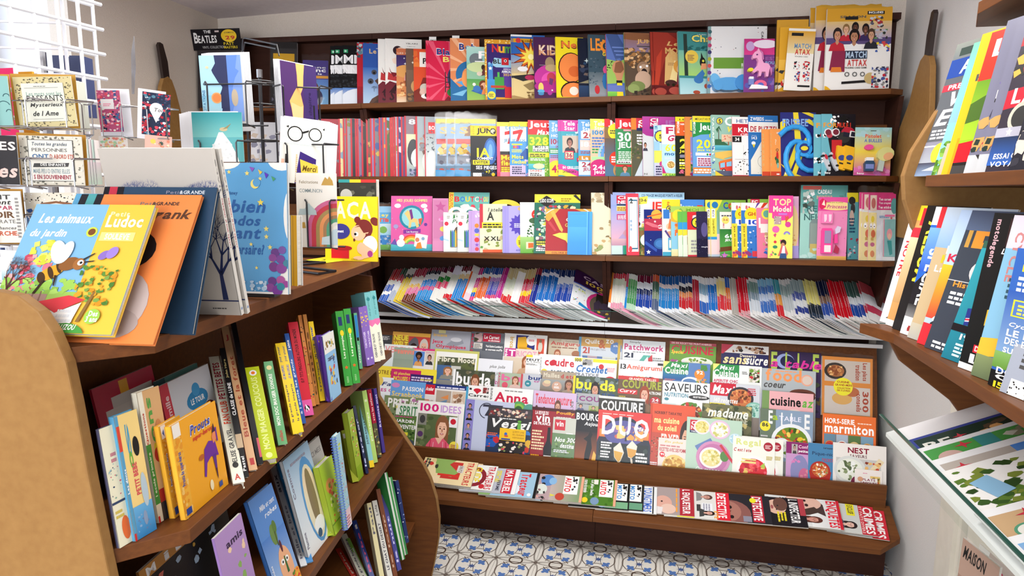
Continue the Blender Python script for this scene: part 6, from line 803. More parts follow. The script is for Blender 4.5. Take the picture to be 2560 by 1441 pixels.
on_board(2056, 890, 2182, 1.2, 'bagged orange grandmother cookery book set with round yellow sticker', 'd88a40|r5 58 90 36 c8bcb0|e26 76 22 14 3a3430|e27 76 17 10 a86a40|n14 68 26 16 4 24 5 c8844a,8a4a28,e8b878|v78 62 11 30 a84a34 Les plats|v66 62 10 26 a84a34 tradition|r5 4 90 46 cfc6bc|e40 30 20 10 d8a860|e60 42 14 8 b86a44|v80 10 12 34 a84a34 300|v68 10 10 30 a84a34 conseils|o42 50 19 f0e838|t30 56 24 3.5 a8382a CUISINE|t26 51 34 3.5 a8382a GRAND-MERE|t30 46 26 3 a8382a COLLECTION|t30 42 26 3 a8382a DE 3 LIVRES', .02, kind='book_set', cat='book', H=.27, bag_=.02, place='')
# ---------------------------------------------------------------- magazines lying shingled on the sloping bottom shelf
SA = math.atan2(.095, .215)
def on_bottom(u, v, desc, art, t=.006, hgt=.024, h=.27, w_=.152, up=3.2, skew=0, place=' on the bottom shelf'):
    R = Vector((math.sin(math.radians(skew)), -math.cos(SA), -math.sin(SA))).normalized(); X = Vector((math.cos(math.radians(up)), 0, math.sin(math.radians(up)) + RB.m))
    X = (X - R * X.dot(R)).normalized(); N = R.cross(X); p0 = Vector((1, -.10, RB.z(1))); n = Vector((-RB.m, -math.sin(SA), math.cos(SA)))
    P1 = onp(u, v, p0 + n * hgt, n)
    return item('magazine', 'magazine', desc + place, frame(P1 - X * h, R, X), w_, h, t, art, 'ddd')
for d in [
 (1208, 1161, 'cream tractor magazine, under copy', 'ecd8a8|t4 84 92 12 c83a3a TRACTEURS|r0 0 100 60 8a9a5a|r0 88 100 12 e8c898', .012, .022),
 (1196, 1158, 'cream tractor magazine with red harvester, topmost of its pile', 'ecd8a8|t4 82 92 12 c83a3a TRACTEURS|r8 40 70 34 c83a34|r20 66 30 12 d8d0c8|u22 70 26 5 222 DEUTZ|p8fb060 0 20 60 30 70 60 50 70 20 50 0 60|r60 34 8 40 d83a30|n0 0 100 30 4 30 9 7a8a4a,c83a34,e0c890,3a3a30|r74 20 24 20 f0d8b0|l4 4 60 10 444 2', .014, .036),
 (1246, 1167, 'white tractor magazine with dark red ring', 'eceeea|t4 84 92 13 c83a4a TRACTEURS|a50 62 26 40 8a2a34 0 360|r0 0 100 50 a8b0a0|t10 60 60 14 e8d030 GUIDE|o86 80 9 c8303a|n0 0 100 50 4 20 8 8a9a6a,c8ccc8,5a6a4a', .009, .026),
 (1302, 1175, 'grey tractor magazine with red block title and yellow lettering', 'b8bcc8|r2 74 96 18 c8283a|t6 76 88 13 f4f0f0 MATERIEL|r0 93 100 7 eee|t10 56 50 12 e8d830 SPECIAL|t50 64 40 6 445 FERME|r60 20 36 26 4a5040|n60 20 36 26 3 14 8 e0e0d8,6a7a3a|r0 0 100 16 c8ccd4', .009, .026),
 (1369, 1189, 'pale blue tractor magazine, under copy', '9fc0d4|t6 74 88 14 d8303a Tracteur|r0 96 100 4 222|p8ab070 0 0 100 0 100 40 0 50', .006, .018),
 (1351, 1184, 'pale blue tractor magazine, upper copy', '9fc4dc|t6 68 88 17 d8303a Tracteur|r4 52 14 10 c83a34|r0 95 100 5 222|p8ab070 0 0 100 0 100 20 0 40|e70 60 20 10 e0e8f0|o88 88 6 f0f0f0', .007, .026),
 (1462, 1193, 'car magazine with pastel roadsters on a pink field', 'b8a0a4|g0 50 100 50 c0b0ac 7a9a6a|r2 70 70 22 f2f2f0|n4 82 60 8 3 20 6 333,fff|t8 71 56 10 d8303a AUTO|r0 96 100 4 e8a88a|e24 44 22 11 5a8ac8|e26 52 14 6 8ab8e0|o16 36 6 2a2a30|o40 38 6 2a2a30|e60 36 20 9 d8e0d8|o74 30 6 333|e84 66 14 7 c04a3a|t76 50 10 8 e8e040 A|l54 12 40 14 f0e8e8 3|n60 14 38 30 4 24 5 4a5a4a,d8a8a0,8a6a70,333', .012, .028, .30),
 (1544, 1202, 'green car magazine with white headline and silver wheel', '4f7f2c|n0 0 100 100 7 50 9 5f9030,47752a,6a9a3a,3f6a24|r2 72 66 22 f2f2f0|n4 84 56 8 3 18 6 333,fff|t8 73 52 10 d8303a AUTO|r0 96 100 4 e8a88a|t6 56 60 7 f4f6f0 La plus belle|t6 46 50 7 f4f6f0 course du monde|o30 14 14 c0c8cc|o30 14 9 5a6a60|r4 62 18 7 f0e8e0|e86 66 14 7 7a98b8|e84 50 10 5 e8d030', .010, .024, .28),
 (1576, 1211, 'black motorbike magazine with blue title, nearer the green car magazine', '1c1e1e|r2 78 64 18 f0f0ee|n4 88 54 7 3 18 6 222,fff|t8 79 52 8 3a8ad0 MOTO|r72 60 24 38 7ab088|e70 56 26 14 8ab8d8|o60 50 8 333|o84 50 8 333|p c', .008, .02),
 (1611, 1213, 'black motorbike magazine with blue title, beside the white one', '2a2c2a|r2 76 64 20 f0f0ee|n4 88 54 7 3 18 6 222,fff|t8 77 52 8 3a8ad0 MOTO|r72 60 24 38 6aa080|e76 54 22 14 c8c8c8|o66 46 8 333|o88 48 8 333|n0 20 60 40 4 20 8 7a8a6a,c8c8c0', .006, .018),
 (1643, 1219, 'white youngtimer car magazine with blue letters', 'e4e8e8|t4 78 90 14 3a6ac8 YOUNGTIMERS|r0 93 100 2 222|n10 30 80 44 4 30 9 c8c8b8,8a9a8a,5a6a60,e8dcc0', .005, .016),
 (1734, 1224, 'crime magazine with yellow headline and a man in bed', 'a89a98|r0 78 100 22 b0303c|t4 80 90 14 f4f0f0 L ENQUETEUR|t4 30 30 8 e8d830 TUE PAR|t6 20 40 7 e8d830 UNE BALLE|l56 20 40 10 f0e040 2|e60 52 28 14 d8a898|e80 60 18 12 e0c0b0|o54 50 3 433|pe0dcdc 70 30 100 30 100 50 76 52|l4 72 90 4 f0a040 1', .005, .018, .28),
 (1821, 1234, 'yellow and white neighbours magazine with red detective title', 'dcdcd8|r0 80 100 20 d8283a|t4 82 88 13 f4f0f0 DETECTIVE|t70 76 26 6 e8a030 ETE|r0 20 100 26 f0e030|t6 26 80 14 222 LES VOISINS|f4 50 34 26 c89888 5a3a34 888|r44 58 34 16 e8ecf0|l46 60 30 12 99a 3|f64 54 30 24 d8a898 2a1a1a 444 1|r50 50 24 6 444', .005, .02, .28),
 (1921, 1242, 'dark crime magazine with a large lined face', '2c2a30|r2 74 94 16 b8283a|t6 75 84 13 f4f0f0 DETECTIVE|e70 44 46 28 8a5a54|e64 36 38 22 a87468|e50 42 6 3 2a2020|e84 44 6 3 2a2020|p7a4a44 62 44 68 42 72 32 60 30|e66 24 14 4 6a2a2a|r8 8 24 12 e8e8e8|t10 9 20 9 333 RETRO|o20 76 9 e8e030|l60 8 30 10 ccc 3|r78 60 20 12 8a8a9a', .006, .022, .29),
 (2007, 1249, 'black crime magazine with a bald man looking up', '221f24|t4 78 84 13 f2f2f2 L INSPECTEUR|r0 92 60 8 b0404a|e34 60 26 14 dcb4a0|e24 66 24 10 6a4a40|o30 62 2.4 333|o44 60 2.4 333|e36 54 7 2 a05a5a|p6a6a78 0 20 60 26 66 44 40 48 0 44|l52 60 36 14 e8d830 3|r60 20 30 10 eee|l62 21 26 8 222 1', .006, .022, .29),
 (2095, 1254, 'crime magazine with half a womans face and red letters', 'd8dcdc|g0 60 100 26 e8ecec d8d8d8|t4 80 92 16 d82038 ENQUETES|r0 96 100 4 c82838|p4a3a3a 0 30 40 60 60 80 20 78 0 70|e18 50 26 26 dcb4a4|e26 56 5 2.5 3a2a2a|e10 54 4 2 3a2a2a|e22 40 8 2.4 b86a6a|p4a3a34 30 66 46 74 60 58 70 30 54 36|f54 40 42 36 c89080 5a3028 8a3a44 1|l6 20 40 12 666 3|r12 26 24 6 e8e040', .006, .026, .30, 2),
 (2181, 1269, 'crime magazine with yellow exclusive banner and red title', 'c8ccc8|t4 82 92 14 f0e8e8 CRIMES|r0 78 100 22 c02838|t4 84 92 13 f4f0f0 CRIMES|t4 79 92 4 f0c0c0 ET FAITS DIVERS|r0 60 40 12 e8e030|t4 62 30 8 333 EXCLUSIF|o18 46 11 e8e040|t10 42 14 8 333 19|f50 44 46 30 e0b8a8 2a2020 556 1|r0 40 50 5 8aa040|e30 20 30 16 d8b0a0', .005, .018, .27, 4),
 (2209, 1279, 'crime magazine with red title, last before the white wall', 'b8b8b4|r0 76 100 24 c82838|t4 82 92 14 f4f0f0 CRIMES|t4 77 92 4 f0c0c0 ET FAITS DIVERS|r0 64 60 10 8aa040|f40 40 56 32 e0b098 221a1a 2a2a3a 1', .004, .01, .26, 5)]:
    u, v, desc, art, t, hg, *o = d
    on_bottom(u, v, desc, art.replace('|p c', ''), t, hg, *( [o[0]] if o else [.27]), up=-1 if hg > .03 else .8 if u < 1250 else 2.6, skew=-(o[1] if len(o) > 1 else 0))

# ---------------------------------------------------------------- books in and on the pear-shaped bookcase
def stand(z, b, t, u2, art, th, R=None, anchor='l', kind='picture_book', cat='book', label='', spine='eee', m='gloss', back='ddd', board=None, depth=None, group=None, rs=None):
    """b: bottom corner, t: the corner above it, u2: the other side's column at the top; R: direction of the lower edge"""
    R = (R or KD).normalized(); P0 = atZ(b[0], b[1], z + .001); P1 = onp(t[0], t[1], P0, R); U = (P1 - P0); h = U.length; U.normalize()
    R = (R - U * R.dot(U)).normalized(); q = P1 if u2 > 0 else P0
    w_ = abs(solve_u(P1, R, abs(u2)))
    if anchor == 'r': P0 = P0 - R * w_
    if depth is not None: nz = max(R.cross(U).z, .02); depth = min(depth, .02 / nz); P0 = P0 + Vector((0, 0, .004))
    r = item(kind, cat, label, frame(P0, R, U), w_, h, th if depth is None else depth, art, spine, back, board, m, group)
    if rs:
        a = Art(th, h, rs); mb = MB(); mb.c = list(a.c); mb.f = list(a.f); mb.v = [(w_ + .0004 + z_, y, x - th) for x, y, z_ in a.v]; n = len(mb.f); mb.box(w_ - .002, 0, -th, w_ + .0003, h, 0); mb.c += [rgb(rs.split('|')[0])] * 6; local('spine', mb, 'gloss', r)
    return r
def face(z, b, vt, u2, ang, lean, art, th, anchor='r', kind='picture_book', cat='book', label='', spine='eee', back='ddd', board=None, P0=None, group=None, m='gloss'):
    R = polar(ang); B = Vector((-R.y, R.x, 0)); l = math.radians(lean); U = B * math.sin(l) + Vector((0, 0, math.cos(l)))
    if P0 is None: P0 = atZ(b[0], b[1], z + .001)
    h = solve_v(P0, U, vt); w_ = abs(solve_u(P0 + U * h, R, u2))
    if anchor == 'r': P0 = P0 - R * w_
    return item(kind, cat, label, frame(P0, R, U), w_, h, th, art, spine, back, board, m, group)
z1, z2, z3, z4 = [a for a, b in KS]
def tkn(ang): a = math.radians(ang); return KD * math.cos(a) + KN * math.sin(a)
stand(z1 + .02, (277, 838), (388, 513), 92, '7fb6dc|r62 0 38 100 eec048|i8 84 44 8 fff Les animaux|i5 71 30 8 fff du jardin|t66 90 16 4 fbe8b0 Petit|t65 81 30 10 fff Ludoc|r64 70 28 7 f4d888|t68 71 20 5 fff SOULEVE|o56 77 4.5 c8d850|o56 77 3 7a4a2a|n0 30 34 30 5 46 4 e87a8a,d85a70,f0909a,c04a60,f0a8a8|n12 50 20 20 6 26 4 d8dc50,c8cc40,e0e470|g0 0 62 30 b8a078 9ac85a|n0 28 62 12 9 40 4 9ac85a,8aba50,a8d46a|r0 14 40 14 a88a80|r4 12 1 18 8a6a60|r10 12 1 18 8a6a60|r16 12 1 18 8a6a60|r22 12 1 18 8a6a60|r28 12 1 18 8a6a60|r34 12 1 18 8a6a60|q6 20 40 5a3a34 4|e36 44 11 5 d8a030 32|e30 40 3 5 4a3420 32|e36 44 2 5.5 4a3420 32|e41 48 1.6 5 4a3420 32|e48 51 8 5 8a5a30 20|e56 51 4.5 4.6 a06a3a|o57 52 2.4 f4f0f0|o57.5 52 1.1 222|p333 58 55 66 60 66 59 59 54|p333 60 53 68 54 67 53 60 52|e36 60 6 10 e0e8ea 25|e42 60 5 9 d0dce0 -10|p3a2a20 32 38 28 28 30 28 34 38|p3a2a20 40 42 42 34 43 34 42 42|n60 20 30 30 8 60 2.6 5a8a3a,4a7a34,e8a030,7aa04a,d89028|p8a6a3a 70 8 73 8 78 30 76 30|e74 58 5 3 8a70c0 40|e80 60 4 5 9a80d0 -30|pd8404a 36 22 58 27 72 24 52 14|pf0f0ee 38 20 52 14 70 22 66 2 48 -4 40 2|pe8b838 38 20 50 14 48 -4 38 0|n38 -2 12 20 3 20 2 7a4a20,d89020|l54 4 14 14 d8dce0 4|e52 -2 8 7 c83a5a|e64 -2 16 9 4a9a44|o82 12 6 9ac850|t79 12 7 4 fff Des|t78 8 9 4 fff 3 ans|i58 2 14 4 fff AUZOU', .012, KN, 'r', label='garden animals board book with a bee, leaning in front of the orange book', spine='7fb6dc', back='eec048', board=.002)
stand(z1, (382, 862), (505, 488), 205, 'e8894a|r0 0 6 100 20232b|r6 0 7 100 4fa0a4|r13 0 6 100 20232b|u52 92 14 2.4 777 Petit|t62 92 22 2.6 4a3a34 &GRANDE|i60 82 36 7 5a3a2a Frank|a70 88 4 4.6 5a3a2a 200 340|e56 60 22 14 1c1a1e|e52 40 10 10 1c1a1e|e60 24 26 22 b8a8a4|e60 12 24 10 a89894|e50 38 6 9 222', .008, KN, 'r', label='tall orange picture book with black and teal spine strips', spine='20232b', back='e8894a')
bl = stand(z1, (345, 862), (470, 487), 163, '5aa0c8|r44 0 56 100 e8e040|e30 82 10 6 3a4a60|p334 50 84 56 90 60 84|n0 0 44 60 3 12 6 3a6a8a,8ac0d8', .002, KN, 'r', label='blue and yellow picture book behind the tall orange one', spine='5aa0c8')
bl.matrix_world = Matrix.Translation(KD * .03) @ bl.matrix_world
stand(z1, (480, 836), (543, 469), 262, '2a4560|r0 0 5 100 1a1c24|r5 0 7 100 b83448|r12 0 6 100 1a1c24|u56 95 14 2.4 889 Petit|t68 95 22 2.6 c8d0d8 &GRANDE', .012, KN, 'r', label='tall navy picture book with black and red spine strips', spine='1a1c24', back='2a4560')
for i, (a, b, c) in enumerate([((604, 789), (528, 372), 243), ((619, 785), (545, 373), 262)]):
    stand(z1, a, b, c, 'b4b0aa|g0 60 100 40 b0aca6 bcb8b2|q27 56 44 44548a 3|q84 54 44 44548a 5|q88 10 76 2a3358 7|r40 9 60 .8 2a3358|l74 4 18 1.2 444 1', .011, KN, 'r', label='tall grey hardback with blue winter trees, ' + ('front copy of two' if i == 0 else 'rear copy of two'), spine='c8c6c2', back='e8e6e2', board=.003, rs='e2e0da|w20 42 60 30 b8606a voyage dans la campagne|w20 76 50 18 999 livre|o50 4 28 8aa0c8')
face(z1 + .012, (721, 737), 407, 500, 3, 3, '5fa6dc|e0 100 30 9 f4f4f0|e30 102 18 7 f4f4f0|e95 102 16 8 f4f4f0|e104 60 8 20 f4f4f0|e100 4 12 16 f4f4f0|pf4f4f0 0 0 100 0 100 1.5 0 1.5|i31 75 12 3.4 2a5a9a Disney|i34 62 40 10 2a64ac bien|i22 52 46 8 2a64ac dodos|i14 42 54 8 2a64ac avant|i36 30 36 8 2a64ac versaire?|s34 93 2.6 f0e080|s55 92 3 f0e080|s70 88 2.4 f0e080|s70 70 4 f0dc60|s76 50 3.4 f0e080|s76 44 3 f0e080|s80 36 3 f0e080|s58 38 2.4 f0e080|s82 26 3 f0e080|s64 20 2.2 f0e080|o64 84 5 f0e080|o66 85 4.4 5fa6dc|p8a5ac0 58 97 64 96 61 93|pe8c850 68 95 73 93 70 91|p5a3ac0 75 93 80 91 77 88|p4aa070 83 90 88 88 85 86|e86 32 5 3.3 6a3f8a|e92 27 5 3.3 7a4a9a|e83 28 4.5 3.0 8a4a98|e94 34 4.4 3.0 7a5aa8|e84 21 5.4 3.7 7a3f8a|e93 20 6 4.0 8a4a9a|e99 24 4 2.6 4a8aa0|e82 10 5 3.3 6a3f8a|e92 11 5 3.3 b05aa0|e80 5 5 3.3 8a4a98|e88 3 6 4.0 7a3f9a|e98 8 4 2.6 9a4a98|e92 6 4.6 3.0 3a8aa0|n40 2 36 8 2 20 3 d8e8f4,b0d0ec', .012, 'r', label='sky blue birthday countdown picture book with balloons and white cloud border', spine='5fa6dc', back='f4f4f0')
face(z1 + .012, (744, 716), 539, 716, -14, 2, 'd8dcd8|r0 0 100 58 5a8a4a|r34 0 10 100 8a8a80|r44 0 56 100 d8a420|r60 0 6 100 a87a14', .02, 'r', label='slim book with gold edge and green stripe beside the wire spinner', spine='5a8a4a')
face(z1 + .004, (944, 646), 449, 846, 1, 0, '3a3a34|n4 4 92 88 4 40 9 4a4840,5a584c,2c2c28,6a6a5c|r0 96 30 4 3a9a9a|r30 96 30 4 e8c830|r60 96 40 4 c83a3a|e20 80 16 8 c0c0b8', .03, 'r', kind='game_box', label='dark boxed set in plastic wrap behind the yellow board book', spine='222')
face(z1, (944, 655), 492, 812, 1, 3, 'f0d224|t20 66 20 26 f0ead0 A|t42 66 22 26 f0ead0 C|t66 66 22 26 f0ead0 A|e74 50 17 15 7a2a26|e95 62 9 6 7a2a26 -30|o62 64 6 7a2a26|e64 44 14 12 f0c09a|o60 42 4 fff|o58 42 2.4 111|e56 33 2 2.4 6a2a20|e80 48 4 5 f0c09a|p7a2a26 56 52 78 60 86 46 74 44 66 54|e86 26 14 14 f0eee8|pf0c09a 68 30 92 18 92 8 72 4 68 14|e70 20 9 9 f0c09a|e64 5 10 3 f0c09a|e86 12 5 5 a83a8a|r12 4 34 16 c8202c|e30 46 18 12 3a3a8a|t16 44 20 4 fff comment|e34 20 18 4 a81a24|t50 2 12 2 b09020 AUZOU', .008, 'r', kind='board_book', label='yellow board book with a crouching red-haired child, at the far end of the bookcase top', spine='e0c020', back='e0c020')
SPL = [(z2, a, b, c, d, e, f, g) for a, b, c, d, e, f, g in [
 # bottom-left, top-left, right column at top, depth, spine colour/art, label, cover colour
 ((583, 1215), (522, 897), 547, .09, 'ecebd8|w20 62 66 32 a82a3a PETITES BETES|w20 42 66 18 e0482a FAN CLUB|w30 14 44 24 555 ELISE GRAVEL|e50 12 26 2 222|t22 2 50 4 b8342a A', 'cream spined book about little beasts with red and blue letters', 'e4e4d0'),
 ((607, 1199), (549, 875), 563, .19, '1a1a1c|w20 44 60 26 eee CLASSE de LUNE|w26 74 50 16 c8b878 John Hare|r0 20 100 10 c8b090|w26 4 50 10 eee Pastel', 'black spined moon book next to the cream spine', '222226'),
 ((623, 1182), (553, 821), 571, .19, 'd0a67c|w26 20 54 56 a8503a Bleue et la foret|r30 3 50 4 b03030|t30 88 40 5 b03a3a J', 'tan spined book taller than its black neighbour', 'b03a3a'),
 ((644, 1166), (577, 811), 590, .2, '16161a|r60 4 40 12 c85a6a', 'black thin spined book with dark starry cover', '2a2a34'),
 ((656, 1156), (612, 924), 647, .19, 'b8c81e|w26 10 44 78 e0e890 MON IMAGIER COUCOUS|o50 93 26 f0f0f0|o50 93 14 e87a2a|o50 4 22 e0e890', 'chunky lime green board book with pale letters', 'b8c81e'),
 ((696, 1118), (659, 909), 681, .17, '6fae7a|w28 22 40 62 f0f4ec MON DOC IMAGIER SONORE|o50 92 30 e8dca0|w30 4 38 12 c0504a milan', 'sea green sound book with round sticker on its spine', '6fae7a'),
 ((733, 1090), (688, 863), 701, .17, 'f0cc24|w24 12 50 40 445 la grande imagerie|w24 58 50 16 3a5ab0 LES MAXIPEURS|w24 78 50 18 666 pour amuser', 'yellow spined activity book, nearer of a pair', 'f0cc24'),
 ((746, 1086), (701, 861), 714, .17, 'f0cc24|w24 12 50 40 445 la grande imagerie|w24 58 50 16 3a5ab0 LES MAXIPEURS|w24 78 50 18 666 pour amuser', 'yellow spined activity book, farther of a pair', 'f0cc24'),
 ((754, 1064), (711, 838), 722, .18, '2a55a0|w20 10 60 60 c8d8f0 a l ecole les grands|w20 80 60 12 fff J aime', 'narrow blue spined book between yellow and red books', '2a55a0'),
 ((760, 1045), (720, 810), 744, .2, 'c8283a|w30 34 34 58 3a0a14 10 P TITS PINGOUINS AUTOUR DU MONDE|r0 0 100 16 d85aa0|o46 8 26 222|w34 4 30 8 fff 7', 'red penguin story board book with pink foot', 'c8283a'),
 ((781, 1020), (745, 792), 754, .2, 'd88a48|n0 0 100 100 3 20 30 e8b050,5a3a2a,c84a3a,3a5a4a', 'thin orange spined book with colourful cover', 'e89a30'),
 ((790, 1016), (757, 790), 766, .19, 'b87a3a|w20 10 60 70 5a3a20 contes', 'thin brown spined book by the yellow comic book', 'c87a34'),
 ((801, 1007), (771, 808), 783, .17, 'f0cc24|w24 12 50 36 445 la grande imagerie|w24 52 50 20 445 UN TOUR|w24 76 50 18 3a5ab0 pour', 'yellow spined activity book beside the purple spine', 'f0cc24'),
 ((863, 969), (838, 782), 857, .17, '3f9a42|w30 36 36 36 e8f0d8 Les pompiers|r24 80 46 12 2a3a6a|e50 70 24 4 f0d030|s50 24 26 e8602a|w34 4 24 8 a8d89a FLEURUS', 'green fire brigade box book, nearer of two', '3f9a42'),
 ((883, 963), (858, 776), 876, .17, '3f9a42|w30 36 36 36 e8f0d8 Les pompiers|r24 80 46 12 2a3a6a|e50 70 24 4 f0d030|s50 24 26 e8602a|w34 4 24 8 a8d89a FLEURUS', 'green fire brigade box book, farther of two', '3f9a42'),
 ((899, 926), (884, 786), 892, .15, '6ab88a|r10 56 80 40 3a8ad0|r20 50 60 6 222|w24 10 40 34 e8f4e8 effacer', 'slim green wipe-off book with blue pen top', '6ab88a'),
 ((918, 919), (896, 772), 907, .17, '8a6cc0|w26 30 44 28 e8dcf8 TOM FLETCHER|n10 64 80 30 3 8 20 e8c860|s50 12 30 f0e8ff', 'purple spined book, nearer of two', '8a6cc0'),
 ((927, 916), (907, 769), 917, .17, '8a6cc0|w26 30 44 28 e8dcf8 TOM FLETCHER|n10 64 80 30 3 8 20 e8c860|s50 12 30 f0e8ff', 'purple spined book, farther of two', '8a6cc0'),
 ((937, 909), (910, 735), 925, .18, 'f0f0dc|r0 60 100 40 7ac0c4|p e86a98|pe87ab0 0 60 100 60 100 54 50 50 0 54|w28 6 36 34 556 CHERCHE ET TROUVE|w28 66 36 28 5a9a9c ma premiere|o50 90 26 3a8a90', 'teal pink and cream search book, nearer of two', '7ac0c4'),
 ((950, 904), (925, 731), 939, .18, 'f0f0dc|r0 60 100 40 7ac0c4|p e86a98|pe87ab0 0 60 100 60 100 54 50 50 0 54|w28 6 36 34 556 CHERCHE ET TROUVE|w28 66 36 28 5a9a9c ma premiere|o50 90 26 3a8a90', 'teal pink and cream search book, farther of two', '7ac0c4')]]
SPL += [(z3, a, b, c, d, e, f, g) for a, b, c, d, e, f, g in [
 ((672, 1590), (594, 1352), 622, .17, 'ecebe6|w30 8 40 80 333 GASPARD AIME L ART', 'white spined art story book at the near end', 'eee'),
 ((752, 1421), (675, 1170), 689, .22, 'd8dce0|w26 6 40 50 778 belle et bete|w26 70 40 20 556 aux', 'white thin spined book beside the turnip cover', 'ccd'),
 ((765, 1413), (690, 1158), 706, .22, '1f78b8|w26 50 50 20 e8f0f8 ROUGE ROME|w26 80 50 12 a8d0f0 les', 'bright blue thin spined book', '1f78b8'),
 ((915, 1188), (882, 1018), 889, .18, '1f2a50|w20 10 60 70 c8d0f0 le tresor', 'navy thin spined book leaning at the far end', '1f2a50'),
 ((925, 1173), (893, 984), 904, .18, '8ac4cc|r0 0 100 9 f0d030|w24 30 50 56 445 JULIEN BAER LA VIE EN ROSE', 'pale teal spined book with yellow foot', '9ad0d8'),
 ((934, 1162), (905, 981), 916, .18, 'b8dc78|w24 30 50 40 eef8d8 printemps|o50 86 26 e8f4c8', 'pale lime spined book in the far row', 'b8dc78'),
 ((945, 1148), (918, 978), 928, .17, '5a5a3a|r0 50 100 50 a8203a|w26 54 46 40 f0c8d0 avec les enfants|n0 0 100 48 3 16 30 8a8a5a,c8b878,3a4a5a', 'crimson and olive spined book', 'a8203a'),
 ((957, 1136), (934, 975), 941, .17, '4a3a90|w20 40 60 50 e0dcf8 Raconte moi', 'purple thin spined book nearest the curved end panel', '4a3a90')]]
SPL += [(z4, a, b, c, d, e, f, g) for a, b, c, d, e, f, g in [
 ((905, 1490), (838, 1376), 851, .17, 'c83a30|w26 30 46 60 f0d8c8 le grand livre', 'red spined book low on the bottom shelf', 'c83a30'),
 ((918, 1484), (852, 1340), 866, .18, 'd8d8c8|w26 20 46 70 445 la grande histoire', 'cream spined book next to the low red spine', 'ddd'),
 ((925, 1478), (866, 1350), 874, .18, '8ac058|w26 20 46 60 eee nature', 'light green spined book low down', '8ac058'),
 ((932, 1470), (880, 1306), 891, .18, '2a3f8a|w26 20 46 60 d85a8a Barbe|w26 86 46 8 eee a', 'royal blue spined book low down', '2a3f8a'),
 ((952, 1462), (917, 1262), 928, .2, 'e8e0b0|w26 60 46 34 667 Paul', 'cream spined tall thin book, fifth along the lowest row', 'e0dcb0'),
 ((970, 1450), (930, 1256), 942, .2, 'dcdcd4|w26 10 46 60 445 LE CHAT DU DESERT|w26 80 46 14 777 Lola', 'off-white spined tall thin book with small letters', 'ddd'),
 ((984, 1446), (940, 1227), 950, .2, '7a4a34|w26 10 46 60 c8a890 le loup', 'brown spined tall thin book', '7a4a34'),
 ((994, 1430), (952, 1240), 962, .2, '4a4a90|w26 10 46 60 c8c8f0 la nuit', 'indigo spined tall thin book', '4a4a90'),
 ((1006, 1404), (961, 1186), 968, .22, 'd8e0d8|r60 0 40 100 3f9a50', 'pale thin book with green edge', '3f9a50'),
 ((1012, 1392), (972, 1198), 980, .22, '3f8a50|r0 0 40 100 c8d8c8', 'green and white thin magazine-style book', '2a7a44'),
 ((1015, 1362), (988, 1206), 996, .2, '2a3a70|n0 0 100 100 3 20 20 e8ecf4,9ab0d8,2a3a70', 'navy and white patterned thin book by the end panel', '2a3a70')]]
for z, b, t, u, dep, art, lab, cv in SPL:
    sv = (atZ(b[0], b[1], z) - KO).dot(KD); an = 55 if sv < -.3 else 38
    stand(z, b, t, u, art.replace('|p e86a98', ''), 0, tkn(an), 'l', label=lab + (' on the middle shelf' if z == z2 and len(lab.split()) < 10 else ''), spine=cv, back=cv, board=.0016, depth=max(.03, min(dep, (-sv - .012) / math.sin(math.radians(an)) - .02)), kind='picture_book')
